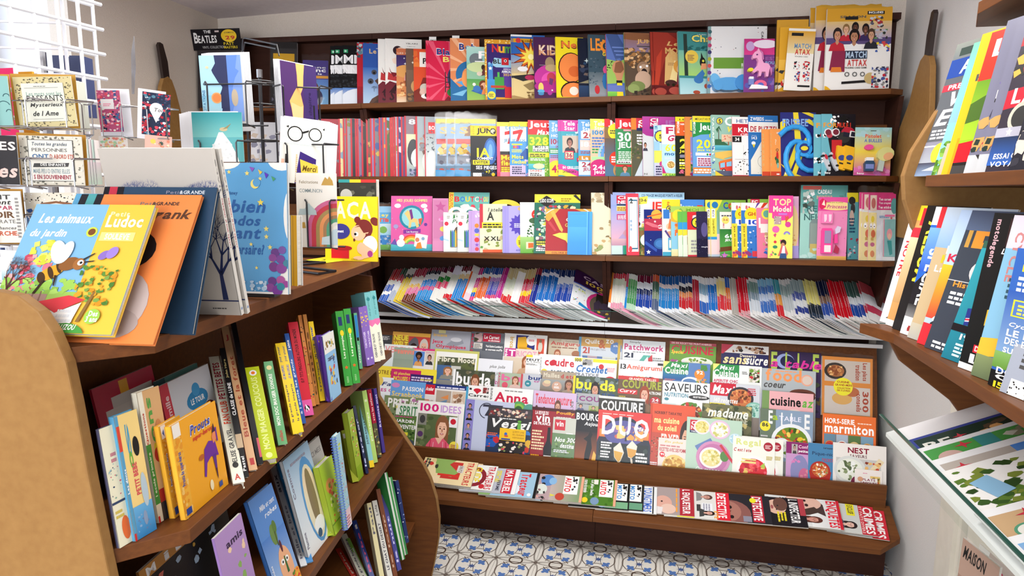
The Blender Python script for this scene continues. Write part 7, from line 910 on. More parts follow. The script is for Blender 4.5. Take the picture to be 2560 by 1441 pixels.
FO = [
 (z2, (300, 1372), (247, 1075), 287, .008, 12, 'f0ecd0|l40 70 40 10 c87a8a 2|n10 40 80 30 3 14 6 3a4a6a,d86a7a,8ab0a0|r0 36 100 2 3a4a6a|l10 24 60 8 d8c050 2|e60 14 26 10 e8703a|n10 60 60 16 4 8 5 9ac0c8', 'cream picture book with small drawings at the near end', '5a5a78'),
 (z2, (339, 1355), (285, 1044), 341, .014, 12, 'f4d68a|r0 0 13 100 5aa0c8|r0 72 13 20 d84a3a|w3 38 8 20 fff Les dents|v34 66 16 26 4aa0c8 S|v34 56 16 14 6ab04a o|w40 34 20 26 d84a5a PETIT BEBE|e70 72 14 8 222|g13 0 87 26 3a8ac8 6ab0e0|n20 4 60 16 3 12 6 8ab0d8,6a8ab8|e76 36 14 14 b8ccd8|e60 14 9 6 8aa0c0|r0 0 8 6 d83030', 'yellow and blue book about teeth with colourful letters', '5aa0c8'),
 (z2, (398, 1309), (342, 984), 396, .014, 10, 'd8ac78|r0 0 22 100 f0ecd8|r0 14 22 46 4a9a4a|w5 20 12 34 e8f4e0 l ecole primaire|w6 60 10 24 c83a2a Questions|v34 60 18 34 5aa04a suo|v34 48 18 14 d8c030 t|e50 50 20 6 b83a2a|r22 14 78 10 a82a2a|r22 0 78 14 2a2a34|r0 0 8 5 d83030|e70 60 20 16 c88a5a', 'question and answer book with green and cream spine', 'f0ecd8'),
 (z2, (438, 1297), (398, 1068), 449, .012, 0, 'f0b23a|r0 0 26 100 f0b23a|n0 0 26 86 3 60 5 f4c870,e89a28|w6 34 10 36 e8f0f8 Prouts de super-heros|w7 35 8 34 3a5aa8 Prouts de super-heros|r4 3 16 8 2a4a9a|r2 86 22 14 f4f0e8|p4a6ab8 6 92 14 96 14 88', 'yellow superhero picture book, nearer copy, mostly spine', 'f0b23a'),
 (z2, (466, 1301), (425, 1068), 537, .012, 0, 'f2aa24|r0 0 17 100 f0b23a|n0 0 17 86 4 50 4 f4c870,e89a28|w4 34 9 36 3a5aa8 Prouts de super-heros|r3 3 11 7 2a4a9a|r2 86 15 14 f4f0e8|i34 78 46 12 e8ecf4 Prouts|i35 79 44 10 3a4aa8 Prouts|i38 70 44 7 d8402a super-heros|p6a2a9a 50 28 58 56 70 62 84 58 88 40 70 44 60 40 54 26|pe88a60 80 56 90 60 90 68 84 70 78 64|p3a2040 80 68 86 78 88 68|p5a2a8a 74 44 82 44 80 28 76 28|p4a2040 76 28 80 28 79 14 77 20|e50 50 6 3 b8602a|r88 56 3 16 6a2a9a|e62 14 4 6 f4e8c0|r78 5 8 6 2a4a9a|n2 0 1 1 1 1 1 fff', 'yellow superhero picture book with a purple caped figure', 'f0b23a'),
 (z2, (828, 1006), (806, 842), 833, .012, 0, '8fc4ec|r0 72 100 28 f0f0ea|n10 78 80 12 3 12 8 8a6a34,c8b050,3a6a4a|n20 20 60 46 4 26 9 2a2a30,c8303a,e8c040,3a5a8a|l20 60 50 6 556 2', 'pale blue and white book with bird drawing and purple spine', '5a3a9a'),
 (z3, (703, 1515), (619, 1257), 678, .012, 4, '5a8cd0|g0 0 100 60 a8c8ec 4f80c8|i30 84 60 5 dfe8f4 Mille et cent|i40 76 50 5 dfe8f4 robes|e50 58 12 10 6a8a4a|e60 64 8 6 5a7a3a|r54 46 4 14 4a5a30|e62 24 26 20 e8b088|o52 30 7 f4f4f0|o70 30 7 f4f4f0|o52 30 3 333|o70 30 3 333|p3a6a3a 60 34 64 34 66 18 58 18|e62 44 4 6 5a2a3a|pe8ecf0 50 8 80 8 84 0 46 0|e90 6 16 10 e8a040|n70 0 30 16 3 14 5 5a8a3a,d84a3a,e8c040|w4 6 10 30 dfe8f4 bonnes poules', 'blue picture book with a comic face on its cover', '3f70b8'),
 (z3, (774, 1404), (706, 1155), 768, .01, 2, 'dce4e8|g0 0 100 100 f0f4f4 9ac0dc|e66 46 34 44 5a9ad0|e66 44 28 38 e8e0c0|e66 64 20 14 f0dcb8|e66 48 14 30 8a7a5a|e66 20 20 8 f0f4f0|o60 12 8 3a5a7a|w4 60 8 30 889 Cosmos|w4 10 8 16 889 Flamme|l20 90 60 4 99a 1', 'large pale picture book with a wrapped baby in a blue oval', 'c8ccd0'),
 (z3, (816, 1338), (755, 1127), 797, .01, 2, 'b8b8b4|r0 0 12 100 9a9a98|t30 84 60 6 888 ICI MES|n10 20 80 60 3 20 8 a8a8a4,c8c8c4,8a8a88|w3 40 6 40 556 Louis quinze', 'grey hardback picture book behind the lime garden book', '9a9a98'),
 (z3, (838, 1341), (797, 1170), 829, .02, 2, 'a8c838|e40 66 26 10 e8a050|o40 66 8 7a9a2a|n20 10 70 60 3 30 9 8ab030,d85a3a,e8e0a0,5a7a2a|r0 0 100 14 98b828|p6a8a20 0 14 100 14 100 16 0 16', 'lime garden book with vegetables, nearer of the two', 'b0c840'),
 (z3, (869, 1325), (838, 1092), 850, .012, 2, 'a8d4e4|l30 84 50 8 c8d84a 2|n10 20 80 60 5 40 9 d89aa8,c87a7a,e8d8c8,9ac8c0,b88a6a|g0 0 100 20 f4ecec e8c8d0|l10 2 80 12 c86a7a 4', 'spiral-bound pale blue activity book', 'a8d4e4'),
 (z3, (896, 1205), (868, 1034), 882, .02, 2, 'a8c83c|n10 30 80 60 6 40 10 d85a3a,4a7a3a,e8c870,c83a3a,f0e8c0|r0 0 100 20 98c030', 'lime garden book with animals, farther of the two', 'b0c840')]
for z, b, t, u, th, an, art, lab, sp in FO:
    r = stand(z, b, t, u, art, th, tkn(an), 'l', label=lab, spine=sp, back=sp)
    if 'spiral' in lab:
        mb = MB(); H = max(v.co.y for v in r.children[0].data.vertices)
        for i in range(34): y = H * (i + .5) / 34; mb.tube([(-.004 + .008 * math.cos(q * 1.0472), y, -.005 + .009 * math.sin(q * 1.0472)) for q in range(6)], .0011, 5, True)
        local('spiral_binding', mb, mat('blue_coil', '5a7ad8', .3), r, 'bright blue coil')
def sp_extra(z, b, t, u, art, lab, dep=.15): stand(z, b, t, u, art, 0, tkn(50), 'l', label=lab, spine=art[:6], back=art[:6], board=.0016, depth=dep)
sp_extra(z2, (817, 1007), (790, 842), 804, '5a34a0|w26 10 46 74 d8c8f0 J ai lu une histoire des betes|o50 90 24 e8c850', 'purple spined book whose pale blue cover shows birds')
sp_extra(z3, (817, 1346), (773, 1173), 797, 'b0c83a|w30 30 44 40 c8502a du jardin|w10 40 20 20 7a9a2a dans|r10 84 60 9 e8e8e0|r0 12 100 2 8aa828|w30 4 44 8 e8e8c0 milan', 'thick lime spine of the nearer garden book', .18)
sp_extra(z3, (882, 1210), (853, 1080), 868, 'a8b438|w30 20 44 50 c8502a du jardin|r10 84 60 9 e8e8e0', 'thick olive spine of the farther garden book', .18)
for TL, n_, u2, art, lab, z, sp_, hm in [
 ((228, 975), -.40, 378, 'b02840|g24 0 70 86 8a8a86 c8c8c4|r12 0 88 76 cccac4|r40 86 14 12 d8a030|u36 62 40 4 555 Mario Ramos|t20 46 90 12 222 Un cadeau|t24 32 80 12 222 fabuleux', 'red and grey gift story book lying at the back', z2, 'b02840', 1),
 ((388, 955), -.38, 492, '5a8a84|r0 0 20 100 3a5a60', 'dull teal book behind the white castle book', z2, '3a5a60', 1),
 ((396, 968), -.345, 519, 'd8dce4|r0 0 16 100 c83848|w5 40 8 46 e8c8c8 la famille|e64 66 22 12 3a8ac0|t50 62 28 7 fff LE TOUR|o64 78 8 4a9ad0|o84 42 16 6a1a30', 'white book with blue castle logo at the back', z2, 'c83848', 1),
 ((346, 1432), -.27, 560, '1a1816|r0 90 100 10 b8803a|t6 91 9 7 eee M|t24 91 5 7 ddd i|t36 91 6 7 eee l|t48 91 6 7 eee l|t62 91 9 7 eee C|n10 60 80 26 4 14 3 c8a040,9ab0c8,c86a5a', 'black book with big white letters on a brown top band', z3, '8a5a2a', 1),
 ((535, 1348), -.13, 602, 'b090c8|n10 10 80 80 5 14 8 8ab060,e8906a,f0d0b0,5a3a6a|e40 50 24 10 8ab068|t30 86 60 5 3a2a4a amis', 'lilac picture book with orange and green shapes', z3, '9a7ab8', 1)]:
    U = Vector((0, 0, math.cos(.17))) - KN * math.sin(.17); N = KD.cross(U); P1 = onp(TL[0], TL[1], K(0, n_ - .04, z + .25), N); h = (P1.z - z - .002) / U.z
    item('picture_book', 'book', lab, frame(P1 - U * h, KD, U), solve_u(P1, KD, u2), h, .006, art, sp_)
# ---------------------------------------------------------------- card racks
def atD(u, v, d): return CAM + ray(u, v) * d
def card(TL, TR, vb, dl, dr, art, label, t=.0016, kind='greeting_card', cat='card', spine='f4f4f6', group=None, lean=0):
    A, Bp = atD(*TL, dl), atD(*TR, dr); R = (Bp - A); w_ = R.length; R.normalize(); U = Vector((0, 0, 1)) - R * R.z; U.normalize()
    if lean: N = R.cross(U); U = (U - N * math.tan(math.radians(lean))).normalized()
    g = UP * F + FW * (vb - 720.5); h = (A - CAM).dot(g) / U.dot(g)
    return item(kind, cat, label, frame(A - U * h, R, U), w_, h, t, art, spine, 'f0f0f2', .0003, 'matte', group)
def envelopes(TL, TR, vb, dl, dr, n, off, label, colr='f2f3f6', step=.006):
    for i in range(n):
        k = i + 1; card((TL[0] + off[0] * k, TL[1] + off[1] * k), (TR[0] + off[0] * k, TR[1] + off[1] * k), vb, dl + step * k, dr + step * k, colr + '|r0 0 100 1 ddd', 'white envelope behind %s, %s from the card' % (label, ORD[i]), .001, 'envelope', 'envelope', colr, 'envelopes in the wire pockets')
# black wire spinner on the bookcase
AX = atD(652, 250, 2.1); ax = Vector((AX.x, AX.y, 0)); sp = root('card_spinner', 'black wire greeting card spinner standing on the bookcase top', 'card rack', None, (ax.x, ax.y, z1))
def V3(x, y, z): return Vector((x, y, z))
ZB = z1 + .001
mb = MB(); mb.tube([ax + V3(0, 0, ZB + .01), ax + V3(0, 0, 1.99)], .0055, 10); part('pole', mb, 'wire', sp)
part('pole_cap', MB().tube([ax + V3(0, 0, 1.985), ax + V3(0, 0, 2.01)], .009, 10), 'chrome', sp)
def ring(z, r, k=20): return [ax + V3(r * math.cos(6.2832 * i / k), r * math.sin(6.2832 * i / k), z) for i in range(k)]
mb = MB(); 
for a in range(4):
    t = math.radians(-20 + 90 * a); d1 = V3(math.cos(t), math.sin(t), 0); t2 = t + .35; d2 = V3(math.cos(t2), math.sin(t2), 0)
    mb.tube([ax + V3(0, 0, ZB + .03), ax + d1 * .03 + V3(0, 0, ZB + .008), ax + d1 * .24 + V3(0, 0, ZB + .005), ax + d2 * .24 + V3(0, 0, ZB + .005), ax + d2 * .03 + V3(0, 0, ZB + .02)], .0045)
part('base_frame', mb, 'wire', sp)
for zt in (1.97, 1.79, 1.62, 1.46):
    part('collar_ring', MB().tube(ring(zt - .07, .05), .0022, 6, True), 'wire', sp); mb = MB(); mb.tube(ring(zt, .05), .0022, 6, True)
    for a in range(4): t = math.radians(25 + 90 * a); mb.tube([ax + V3(0, 0, zt), ax + V3(.05 * math.cos(t), .05 * math.sin(t), zt)], .002)
    part('collar', mb, 'wire', sp)
def pocket(uc, vt, vb, d, wpx, ang, nm='pocket', rt_=sp, m='wire', r=.0024):
    """U-shaped wire basket whose front corners are at columns uc +- wpx/2"""
    L = atD(uc - wpx / 2, vt, d); R = polar(ang); W = solve_u(L, R, uc + wpx / 2); H = L.z - atD(uc - wpx / 2, vb, d).z; B = V3(-R.y, R.x, 0) * .045; Z = V3(0, 0, 1); ins = .2 * W; mb = MB()
    for o in (0, 1):
        X0 = L + R * (ins if not o else W - ins); s_ = 1 if o else -1
        mb.tube([X0 + R * s_ * ins + B, X0 + R * s_ * .004, X0 - Z * .006, X0 - Z * H, X0 - Z * (H + .006) + B * .9], r, 6)
    mb.tube([L + B, L + B + R * W], r, 6); mb.tube([L + B - Z * H, L + B + R * W - Z * H], r, 6); mb.tube([L + R * ins - Z * H, L + R * (W - ins) - Z * H], r, 6)
    part(nm, mb, m, rt_)
pocket(565, 205, 310, 1.86, 160, 4); pocket(752, 210, 330, 1.88, 150, 24); pocket(545, 352, 440, 1.84, 150, 4); pocket(762, 358, 470, 1.84, 150, 14); pocket(795, 500, 620, 1.80, 96, 4)
mb = MB()
for q in range(6): t = 6.2832 * q / 6; mb.tube([ax + V3(.05 * math.cos(t), .05 * math.sin(t), 1.40), ax + V3(.05 * math.cos(t), .05 * math.sin(t), 1.97)], .0022, 6)
mb.tube([atD(604, 165, 2.15), atD(607, 98, 2.12), atD(612, 95, 2.1), atD(692, 112, 2.0), atD(698, 140, 2.0)], .0024, 6); mb.tube([atD(608, 128, 2.12), atD(612, 106, 2.1), atD(690, 122, 2.0)], .0024, 6)
part('uprights', mb, 'wire', sp)
card((496, 139), (600, 137), 305, 1.9, 1.9, 'a8d8ec|g0 0 44 40 bcd8dc 8fd0e8|p5f86d0 58 100 100 100 100 0 50 0 56 30|p2a3056 36 100 66 100 66 0 42 0 48 20 44 40 52 52 42 60 30 74 28 78 38 88|p7a9ad8 66 0 100 0 100 100 92 100 86 80 94 76 84 66 76 50 80 30 72 14|o36 36 13 f0a868|o36 36 10 f08a4a|p2a3056 46 20 66 20 66 60 52 54 47 40|ea 0 0 0'.replace('|ea 0 0 0', '') + '|e80 36 8 13 b8a890|e18 82 4 2 e8c8a0|w2 4 7 44 5a8ab0 FELICITATIONS', 'pale blue congratulations card with orange sun and navy cliff shape', spine='f4f4f6')
envelopes((499, 135), (603, 133), 330, 1.9, 1.9, 5, (4, -.6), 'the orange sun card')
card((699, 150), (789, 168), 305, 1.87, 2.0, '4a2a62|r60 0 40 100 3d2a64|pf0b068 42 100 66 100 62 80 60 62 52 50 58 30 54 0 28 0 24 24 20 36 34 52 44 62 44 80|pf4c088 24 34 50 28 56 30 54 0 28 0|w72 4 12 50 2a1a4a le chapitre|l86 4 5 50 222 1', 'purple card with an orange arm reaching down')
envelopes((697, 147), (786, 165), 330, 1.88, 2.01, 4, (-3.5, 0), 'the purple arm card')
card((478, 281), (604, 281), 405, 1.83, 1.83, '5fb0b4|g0 50 100 50 7cc4c0 2f98a0|pf0f0ec 52 60 60 60 74 40 86 14 90 0 22 0 32 20 44 42|pe4e8e8 40 36 72 36 84 12 30 12|e62 66 8 4 c8b890|p9a8a60 60 66 78 78 70 68|n30 2 54 40 3 26 3 d8dcdc,fff', 'teal card with a white feathered dress', spine='f4f4f6')
envelopes((475, 277), (600, 277), 405, 1.83, 1.83, 5, (-5.5, 1.5), 'the teal dress card')
card((702, 290), (816, 306), 455, 1.83, 1.9, 'ecebe2|r0 86 100 .5 bcc|r0 78 100 .5 bcc|r0 70 100 .5 bcc|r0 60 100 .5 bcc|a32 76 17 14.5 222 0 360|a76 78 15 12.8 222 0 360|p222 46 80 62 84 61 81 47 77|p222 12 86 18 88 17 84|p222 92 88 97 90 96 86|p3f2a7a 34 0 44 50 80 40 78 0|n36 0 46 34 5 14 9 d888a8,5a9a9a,f0b8c8,3a2a6a,e8d8b0|pf0d050 44 38 84 30 86 10 48 16|i50 20 30 9 6a5020 Merci|l35 2 4 44 d8b870 14|r4 2 6 34 e8b8a0|r12 0 5 44 2a2220', 'cream card with black glasses and purple notebook'.replace('|p c', ''))
envelopes((705, 287), (820, 303), 455, 1.84, 1.91, 5, (5, 2), 'the black glasses card')
card((739, 432), (841, 434), 618, 1.79, 1.79, 'f3f1ea|u8 86 46 4 8a7a5a Felicitations|u8 74 56 5 8a9aa0 COMMUNION|pc8a050 62 84 92 84 90 90 82 96 78 92 72 95 66 89|a98 26 72 62 d06a98|a98 26 62 51 c84050|a98 26 51 42 a8905a|a98 26 42 33 e89a60|a98 26 33 25 a8805a|a98 26 25 16 5aa080|a98 26 16 8 e8e4d8|r26 0 10 26 d06a98|r36 0 11 26 c84050|r47 0 9 26 a8905a|r56 0 9 26 e89a60|r65 0 8 26 a8805a|r73 0 9 26 5aa080|pb8ccd0 4 44 50 44 48 50 40 54 30 60 20 52 8 52|pc8dce4 60 4 100 4 100 26 88 24 80 16 62 14|pc8a050 10 26 22 26 20 34 14 34', 'white communion card with a wide rainbow')
# white wire floor spinner by the window
X0 = atD(120, 330, 1.72); wsp = root('card_spinner', 'chrome wire floor spinner holding square quotation cards by the window', 'card rack', None, (X0.x, X0.y, 0))
mb = MB(); mb.tube([(X0.x, X0.y, .02), (X0.x, X0.y, 1.98)], .012, 10); part('pole', mb, 'chrome', wsp)
mb = MB()
for a in range(4): t = math.radians(20 + 90 * a); mb.tube([(X0.x, X0.y, .05), (X0.x + .28 * math.cos(t), X0.y + .28 * math.sin(t), .015)], .012)
part('foot_frame', mb, 'chrome', wsp)
for uc, vt, vb, d, wp, an in ((108, 250, 318, 1.49, 178, 6), (128, 396, 465, 1.49, 178, 6), (20, 245, 315, 1.47, 140, 6), (20, 394, 465, 1.47, 140, 6), (20, 538, 612, 1.47, 140, 6), (128, 540, 612, 1.5, 178, 6), (215, 255, 335, 1.6, 40, 60), (222, 396, 465, 1.6, 40, 60), (276, 262, 340, 1.66, 80, 8), (390, 268, 345, 1.66, 80, 20)): pocket(uc, vt, vb, d, wp, an, 'pocket', wsp, 'chrome', .0016)
Q = '|n0 0 100 100 7 420 1.5 4a4030,5a5038|r14 10 70 78 e8ead8|r14 10 70 78 e6e8d4'
card((30, 193), (176, 190), 320, 1.5, 1.52, 'd8cc98|n2 2 96 96 7 300 1.6 4a4436,5a5242,6a6048|r13 11 72 76 e6e8da|u20 62 60 8 6a9a90 Les mots sont les|u20 51 62 12 333 PASSANTS|i24 38 56 10 444 Mysterieux|i26 22 44 10 333 de l Ame|l34 80 30 2 666 1|p666 26 16 78 16 78 15.4 26 15.4|p666 18 78 76 78 76 77.4 18 77.4', 'square patterned card about words, ornate cream lettering', .003, spine='b8862a')
for i in range(5): card((160 + 7 * i, 196 + 2 * i), (184 + 7 * i, 199 + 2 * i), 322 + 2 * i, 1.54 + .015 * i, 1.6 + .015 * i, ('b08030', 'b08030', 'e8e8e0', 'd8e0d0', 'c8ccc0')[i], ('gold', 'gold', 'white', 'pale green', 'grey')[i] + ' envelope edge, ' + ORD[i] + ' in the stack beside the words card', .002, 'envelope', 'envelope')
card((24, 184), (188, 187), 325, 1.52, 1.54, 'c89838', 'gold envelope behind the square words card', .001, 'envelope', 'envelope', 'c89838')
card((-40, 189), (17, 190), 318, 1.47, 1.48, '8fc4c0|a70 40 30 26 2a5a60 20 200|a86 60 16 12 2a5a60|a90 30 14 10 2a5a60', 'pale turquoise card with dark curls at the image edge', .003, spine='b8862a')
card((-44, 184), (22, 186), 320, 1.49, 1.5, 'c89838', 'gold envelope behind the turquoise card', .001, 'envelope', 'envelope', 'c89838')
card((45, 338), (203, 342), 462, 1.5, 1.52, 'e0dccc|n1 1 98 98 3 260 2.2 6a6a60,e8e4d8,7a786c|r14 8 72 84 444|r15 9 70 82 e8e6dc|i20 78 56 9 4a5a6a Toutes les grandes|u20 68 56 7 555 PERSONNES|t20 54 26 9 3a6a9a ONT|t48 54 38 9 b85a4a D ABORD ETE|p444 22 44 78 46 76 38 20 36|t32 39 40 5.5 f0f0ec DES ENFANTS|u20 24 58 9 8aa0a8 MAIS PEU D ENTRE ELLES|t20 12 60 9 a84a5a S EN SOUVIENNENT', 'square patterned card about grown-ups once being children', .003, spine='b8862a')
card((40, 331), (214, 338), 463, 1.52, 1.54, 'c08c30', 'gold envelope behind the grown-ups card', .001, 'envelope', 'envelope', 'c08c30')
for i in range(6): card((200 + 7 * i, 345 + i), (212 + 7 * i, 347 + i), 462, 1.54 + .014 * i, 1.58 + .014 * i, ('a87830', 'd8d4d8', 'c8d8d0', 'e0d0d4', 'b8d0c8', 'e8e0e0')[i] + '|g0 0 100 50 b8d0c0 d8c8d0', ('brown', 'white', 'green tinted', 'pink tinted', 'mint', 'pale')[i] + ' card edge, ' + ORD[i] + ' in the stack beside the grown-ups card', .002)
card((-50, 337), (40, 340), 460, 1.47, 1.48, '2a282c|t50 70 46 18 f0e4e0 ES|i40 14 52 20 e8c8c0 es', 'black card with white curling letters at the image edge', .003, spine='b8862a')
card((-50, 478), (50, 478), 608, 1.47, 1.48, 'eeeae0|t30 84 44 9 444 NT|i36 74 36 8 333 ent|t40 64 38 8 a83a5a PAR|t26 48 54 13 6a4a30 OIR|u40 38 44 7 666 RATE.|i30 26 50 6 777 chances|t10 14 76 9 c85a3a MARCHE.|l84 10 10 80 999 12', 'cream card with brown and red lettering at the image edge', .003, spine='b8862a')
card((-54, 472), (56, 473), 612, 1.49, 1.5, 'c08c30', 'gold envelope behind the brown and red lettered card', .001, 'envelope', 'envelope', 'c08c30')
card((60, 482), (190, 482), 612, 1.52, 1.53, 'e8e2d0|n0 80 100 20 5 60 1.6 333,fff|n0 40 100 40 4 60 5 5a6a3a,b84a3a,3a5a9a,e8d8b0|r0 30 30 30 7aa0d0|p8a5a3a 30 80 60 84 90 80 96 50 30 40|pe8e0d4 34 76 60 80 86 76 92 54 34 44|t40 52 26 18 b83a4a EA|t66 50 20 22 7a4a34 L', 'patchwork patterned card with red letters in a brown frame', .003, spine='b8862a')
card((0, 625), (60, 628), 700, 1.5, 1.5, 'e8eef0|g0 0 100 40 8ac0c8 e8eef0', 'pale card low on the chrome spinner', .003)
card((240, 226), (298, 226), 330, 1.66, 1.67, 'b8507a|n0 0 100 100 7 150 7 e86a8a,4a3a7a,f0b8c8,3a6a9a,e8e0d8,d84a5a,2a2a4a|r14 55 56 24 f0ecf0|l24 62 34 8 e8a 2', 'floral card with white blank label', .002)
card((246, 221), (322, 223), 342, 1.68, 1.7, 'ececf2', 'white envelope behind the floral card', .001, 'envelope', 'envelope', 'ececf2')
card((356, 228), (427, 238), 335, 1.66, 1.69, '26304a|n0 0 100 100 4 120 7 c8384a,d84a5a,e8e8f0,3a4a6a,5a8aa0,b02a3a|e50 62 24 15 f2eef0|pf2eef0 27 58 50 30 73 58|i40 56 30 9 777 Toi', 'navy card with red roses and a white heart', .002)
card((345, 220), (415, 230), 345, 1.68, 1.71, 'f0f0f4', 'white envelope behind the rose card', .001, 'envelope', 'envelope', 'f0f0f4')
card((246, 340), (318, 342), 400, 1.68, 1.7, 'f4eee8|n4 40 90 56 4 80 6 e8b0a0,f0d890,a8d8b0,e88a7a', 'pastel floral card below the pink one', .002)
card((362, 336), (430, 343), 400, 1.66, 1.69, 'e8b8a8|o30 76 10 f0d060|s60 70 12 3a5a50 8|s86 80 9 e88a70 6|n10 30 80 40 5 16 5 d88a6a,f0e0c0', 'salmon card with flowers and pineapple', .002)
mb = MB(); a = atD(331, 235, 1.74); b = atD(332, 90, 1.74); mb.prism([a + V3(-.002, 0, 0), a + V3(.004, 0, 0), (a + b) * .5 + V3(.008, 0, 0), b + V3(.003, 0, 0), (a * .3 + b * .7) + V3(-.005, 0, 0)], (0, .002, 0)); part('flat_finial', mb, 'chrome', wsp, 'thin blade-shaped silver upright')
# white grid panel stand
GA = atD(0, 80, 1.5); GZ = GA.z; GB = atZ(262, 137, GZ); gs = root('wire_grid', 'white coated wire grid display stand in front of the window', 'display grid', None, (GA.x, GA.y, 0))
gd = (GB - GA).normalized(); gdx = V3(-gd.y, gd.x, 0); step = GZ - atD(0, 150, 1.5).z; mb = MB()
GL = (GB - GA).length
for i in range(-14, 4):
    z = GZ + i * step
    if z < .1: continue
    mb.tube([V3(GA.x, GA.y, z) - gd * .5, V3(GB.x, GB.y, z)], .0052, 6)
part('cross_wires', mb, 'white', gs)
mb = MB(); tt = 0
for u in (-90, -30, 30, 90, 150, 203):
    P = GA + gd * solve_u(GA, gd, u); mb.tube([V3(P.x, P.y, .0), V3(P.x, P.y, 2.3)], .0045, 6)
part('upright_wires', mb, 'white', gs)
mb = MB(); e0 = V3(GB.x, GB.y, 0) - gd * .085; e1 = V3(GB.x, GB.y, 0) + gdx * .03
for P in (e0 + gdx * .03, e1): mb.tube([P, P + V3(0, 0, 2.3)], .0042, 6)
for i in range(-14, 4):
    z = GZ + i * step
    if z > .1: mb.tube([e0 + gdx * .03 + V3(0, 0, z), e1 + V3(0, 0, z)], .0042, 6); mb.tube([e0 + gdx * .03 + V3(0, 0, z), e0 + gdx * .26 - gd * .1 + V3(0, 0, z)], .003, 6)
mb.tube([e0 + gdx * .26 - gd * .1, e0 + gdx * .26 - gd * .1 + V3(0, 0, 2.3)], .003, 6)
part('return_frame', mb, 'white', gs)
A = atD(130, 138, 1.78); R = polar(15); W = solve_u(A, R, 204); U = V3(0, 0, 1); mb = MB(); H = .16
mb.prism([A, A + R * W * .42, A + R * (W * .44) - U * .008, A + R * W * .56 - U * .008, A + R * W * .58, A + R * W, A + R * W - U * H, A - U * H], V3(-R.y, R.x, 0) * .05)
o = bpy.data.objects.new('card_box', mb.mesh('card_box', 'blue')); COL.objects.link(o); tag(o, 'navy blue notched box hanging on the white wire grid', 'box')
A = atD(-30, 172, 1.62)
for i, (c, nm) in enumerate((('e0306a', 'hot pink'), ('e8b030', 'amber'))):
    mb = MB(); mb.c = []; mb.box(A.x + .01 * i, A.y + .05 * i, A.z - .16, A.x + .075, A.y + .05 * i + .006, A.z); mb.c = [rgb(c)] * 6
    o = bpy.data.objects.new('gift_tag', mb.mesh('gift_tag', 'matte')); COL.objects.link(o); tag(o, nm + ' card packet hanging by the window behind the turquoise card', 'card packet')
# black base foot, yellow slips, black book stand
P = atZ(612, 748, z1); mb = MB(); Q0 = atZ(686, 744, z1 + .001)
mb.hexa([Q0, Q0 + V3(-.075, -.008, 0), Q0 + V3(-.09, .05, 0), Q0 + V3(-.012, .06, 0)], [Q0 + V3(0, 0, .011), Q0 + V3(-.075, -.008, .011), Q0 + V3(-.09, .05, .011), Q0 + V3(-.012, .06, .011)])
o = bpy.data.objects.new('book_stand', mb.mesh('book_stand', 'blackp')); COL.objects.link(o); tag(o, 'low black plastic stand under the blue birthday picture book', 'stand')
for i, pts in enumerate((((770, 655), (852, 648), (860, 652), (800, 660)), ((764, 651), (830, 640), (840, 644), (780, 656)))):
    mb = MB(); mb.c = [rgb('f0dc30')] * 6; PP = [atZ(u, v, z1 + .001 + .001 * i) for u, v in pts]; mb.prism(PP, (0, 0, .0006)); o = bpy.data.objects.new('paper_slip', mb.mesh('paper_slip', 'matte')); COL.objects.link(o)
    tag(o, ('upper' if i else 'lower') + ' bright yellow paper slip lying by the wire spinner foot', 'paper')

# ---------------------------------------------------------------- left over pieces on the top shelf
bx = on_row(R1, 'record_box', 'boxed record', 'black boxed vinyl record set with slanted header card', 496, 127, .25, .03, '3a3638|r0 0 100 100 343032', '2a2628', 4, 4, .02, m='matte')
W, H = wh(bx); a = Art(.295, .105, '16141a|t30 80 14 14 f0f0f0 THE|t10 34 8 50 f0f0f0 B|t18 34 36 36 f0f0f0 EATLES|u24 8 44 12 b8b8b8 VINYL COLLECTION|e78 66 15 30 f0c830|t70 78 18 6 333 LE NUMERO 22|t71 48 18 18 c83a3a 29|t66 22 20 14 d8c030 PAST|t66 6 26 12 d8c030 MASTERS|r52 84 8 8 d8c8c8')
mb = MB(); mb.v = list(a.v); mb.f = list(a.f); mb.c = list(a.c); n = len(mb.f); mb.box(0, 0, -.002, .295, .105, -.0001); mb.c += [rgb('16141a')] * 6
o = local('header_card', mb, 'gloss', bx, 'black header card with large white lettering'); o.matrix_local = Matrix.Translation((-.035, H, .004)) @ Matrix.Rotation(math.radians(14), 4, 'X')
for u, v, lb in ((1070, 92, 'crimson sunburst comic'), (1128, 89, 'orange tentacle comic')):
    on_row(R1, 'price_tag', 'price tag', 'small white handwritten price tag above the ' + lb, u, v, .036, .0008, 'f0f0ec|t22 92.5 50 3.5 333 ' + ('16' if u < 1100 else '11') + '|t78 92.5 12 3.5 333 E', 'eee', 12, 12, .06, m='matte')
PL = lambda x, s: '|f%d 48 26 30 %s 2a2020 %s' % (x, ('c89070', '6a4634', '8a5a44')[s % 3], ('c02a3a', 'f0f0f0', '2a2a34', '3a2a5a')[s % 4])
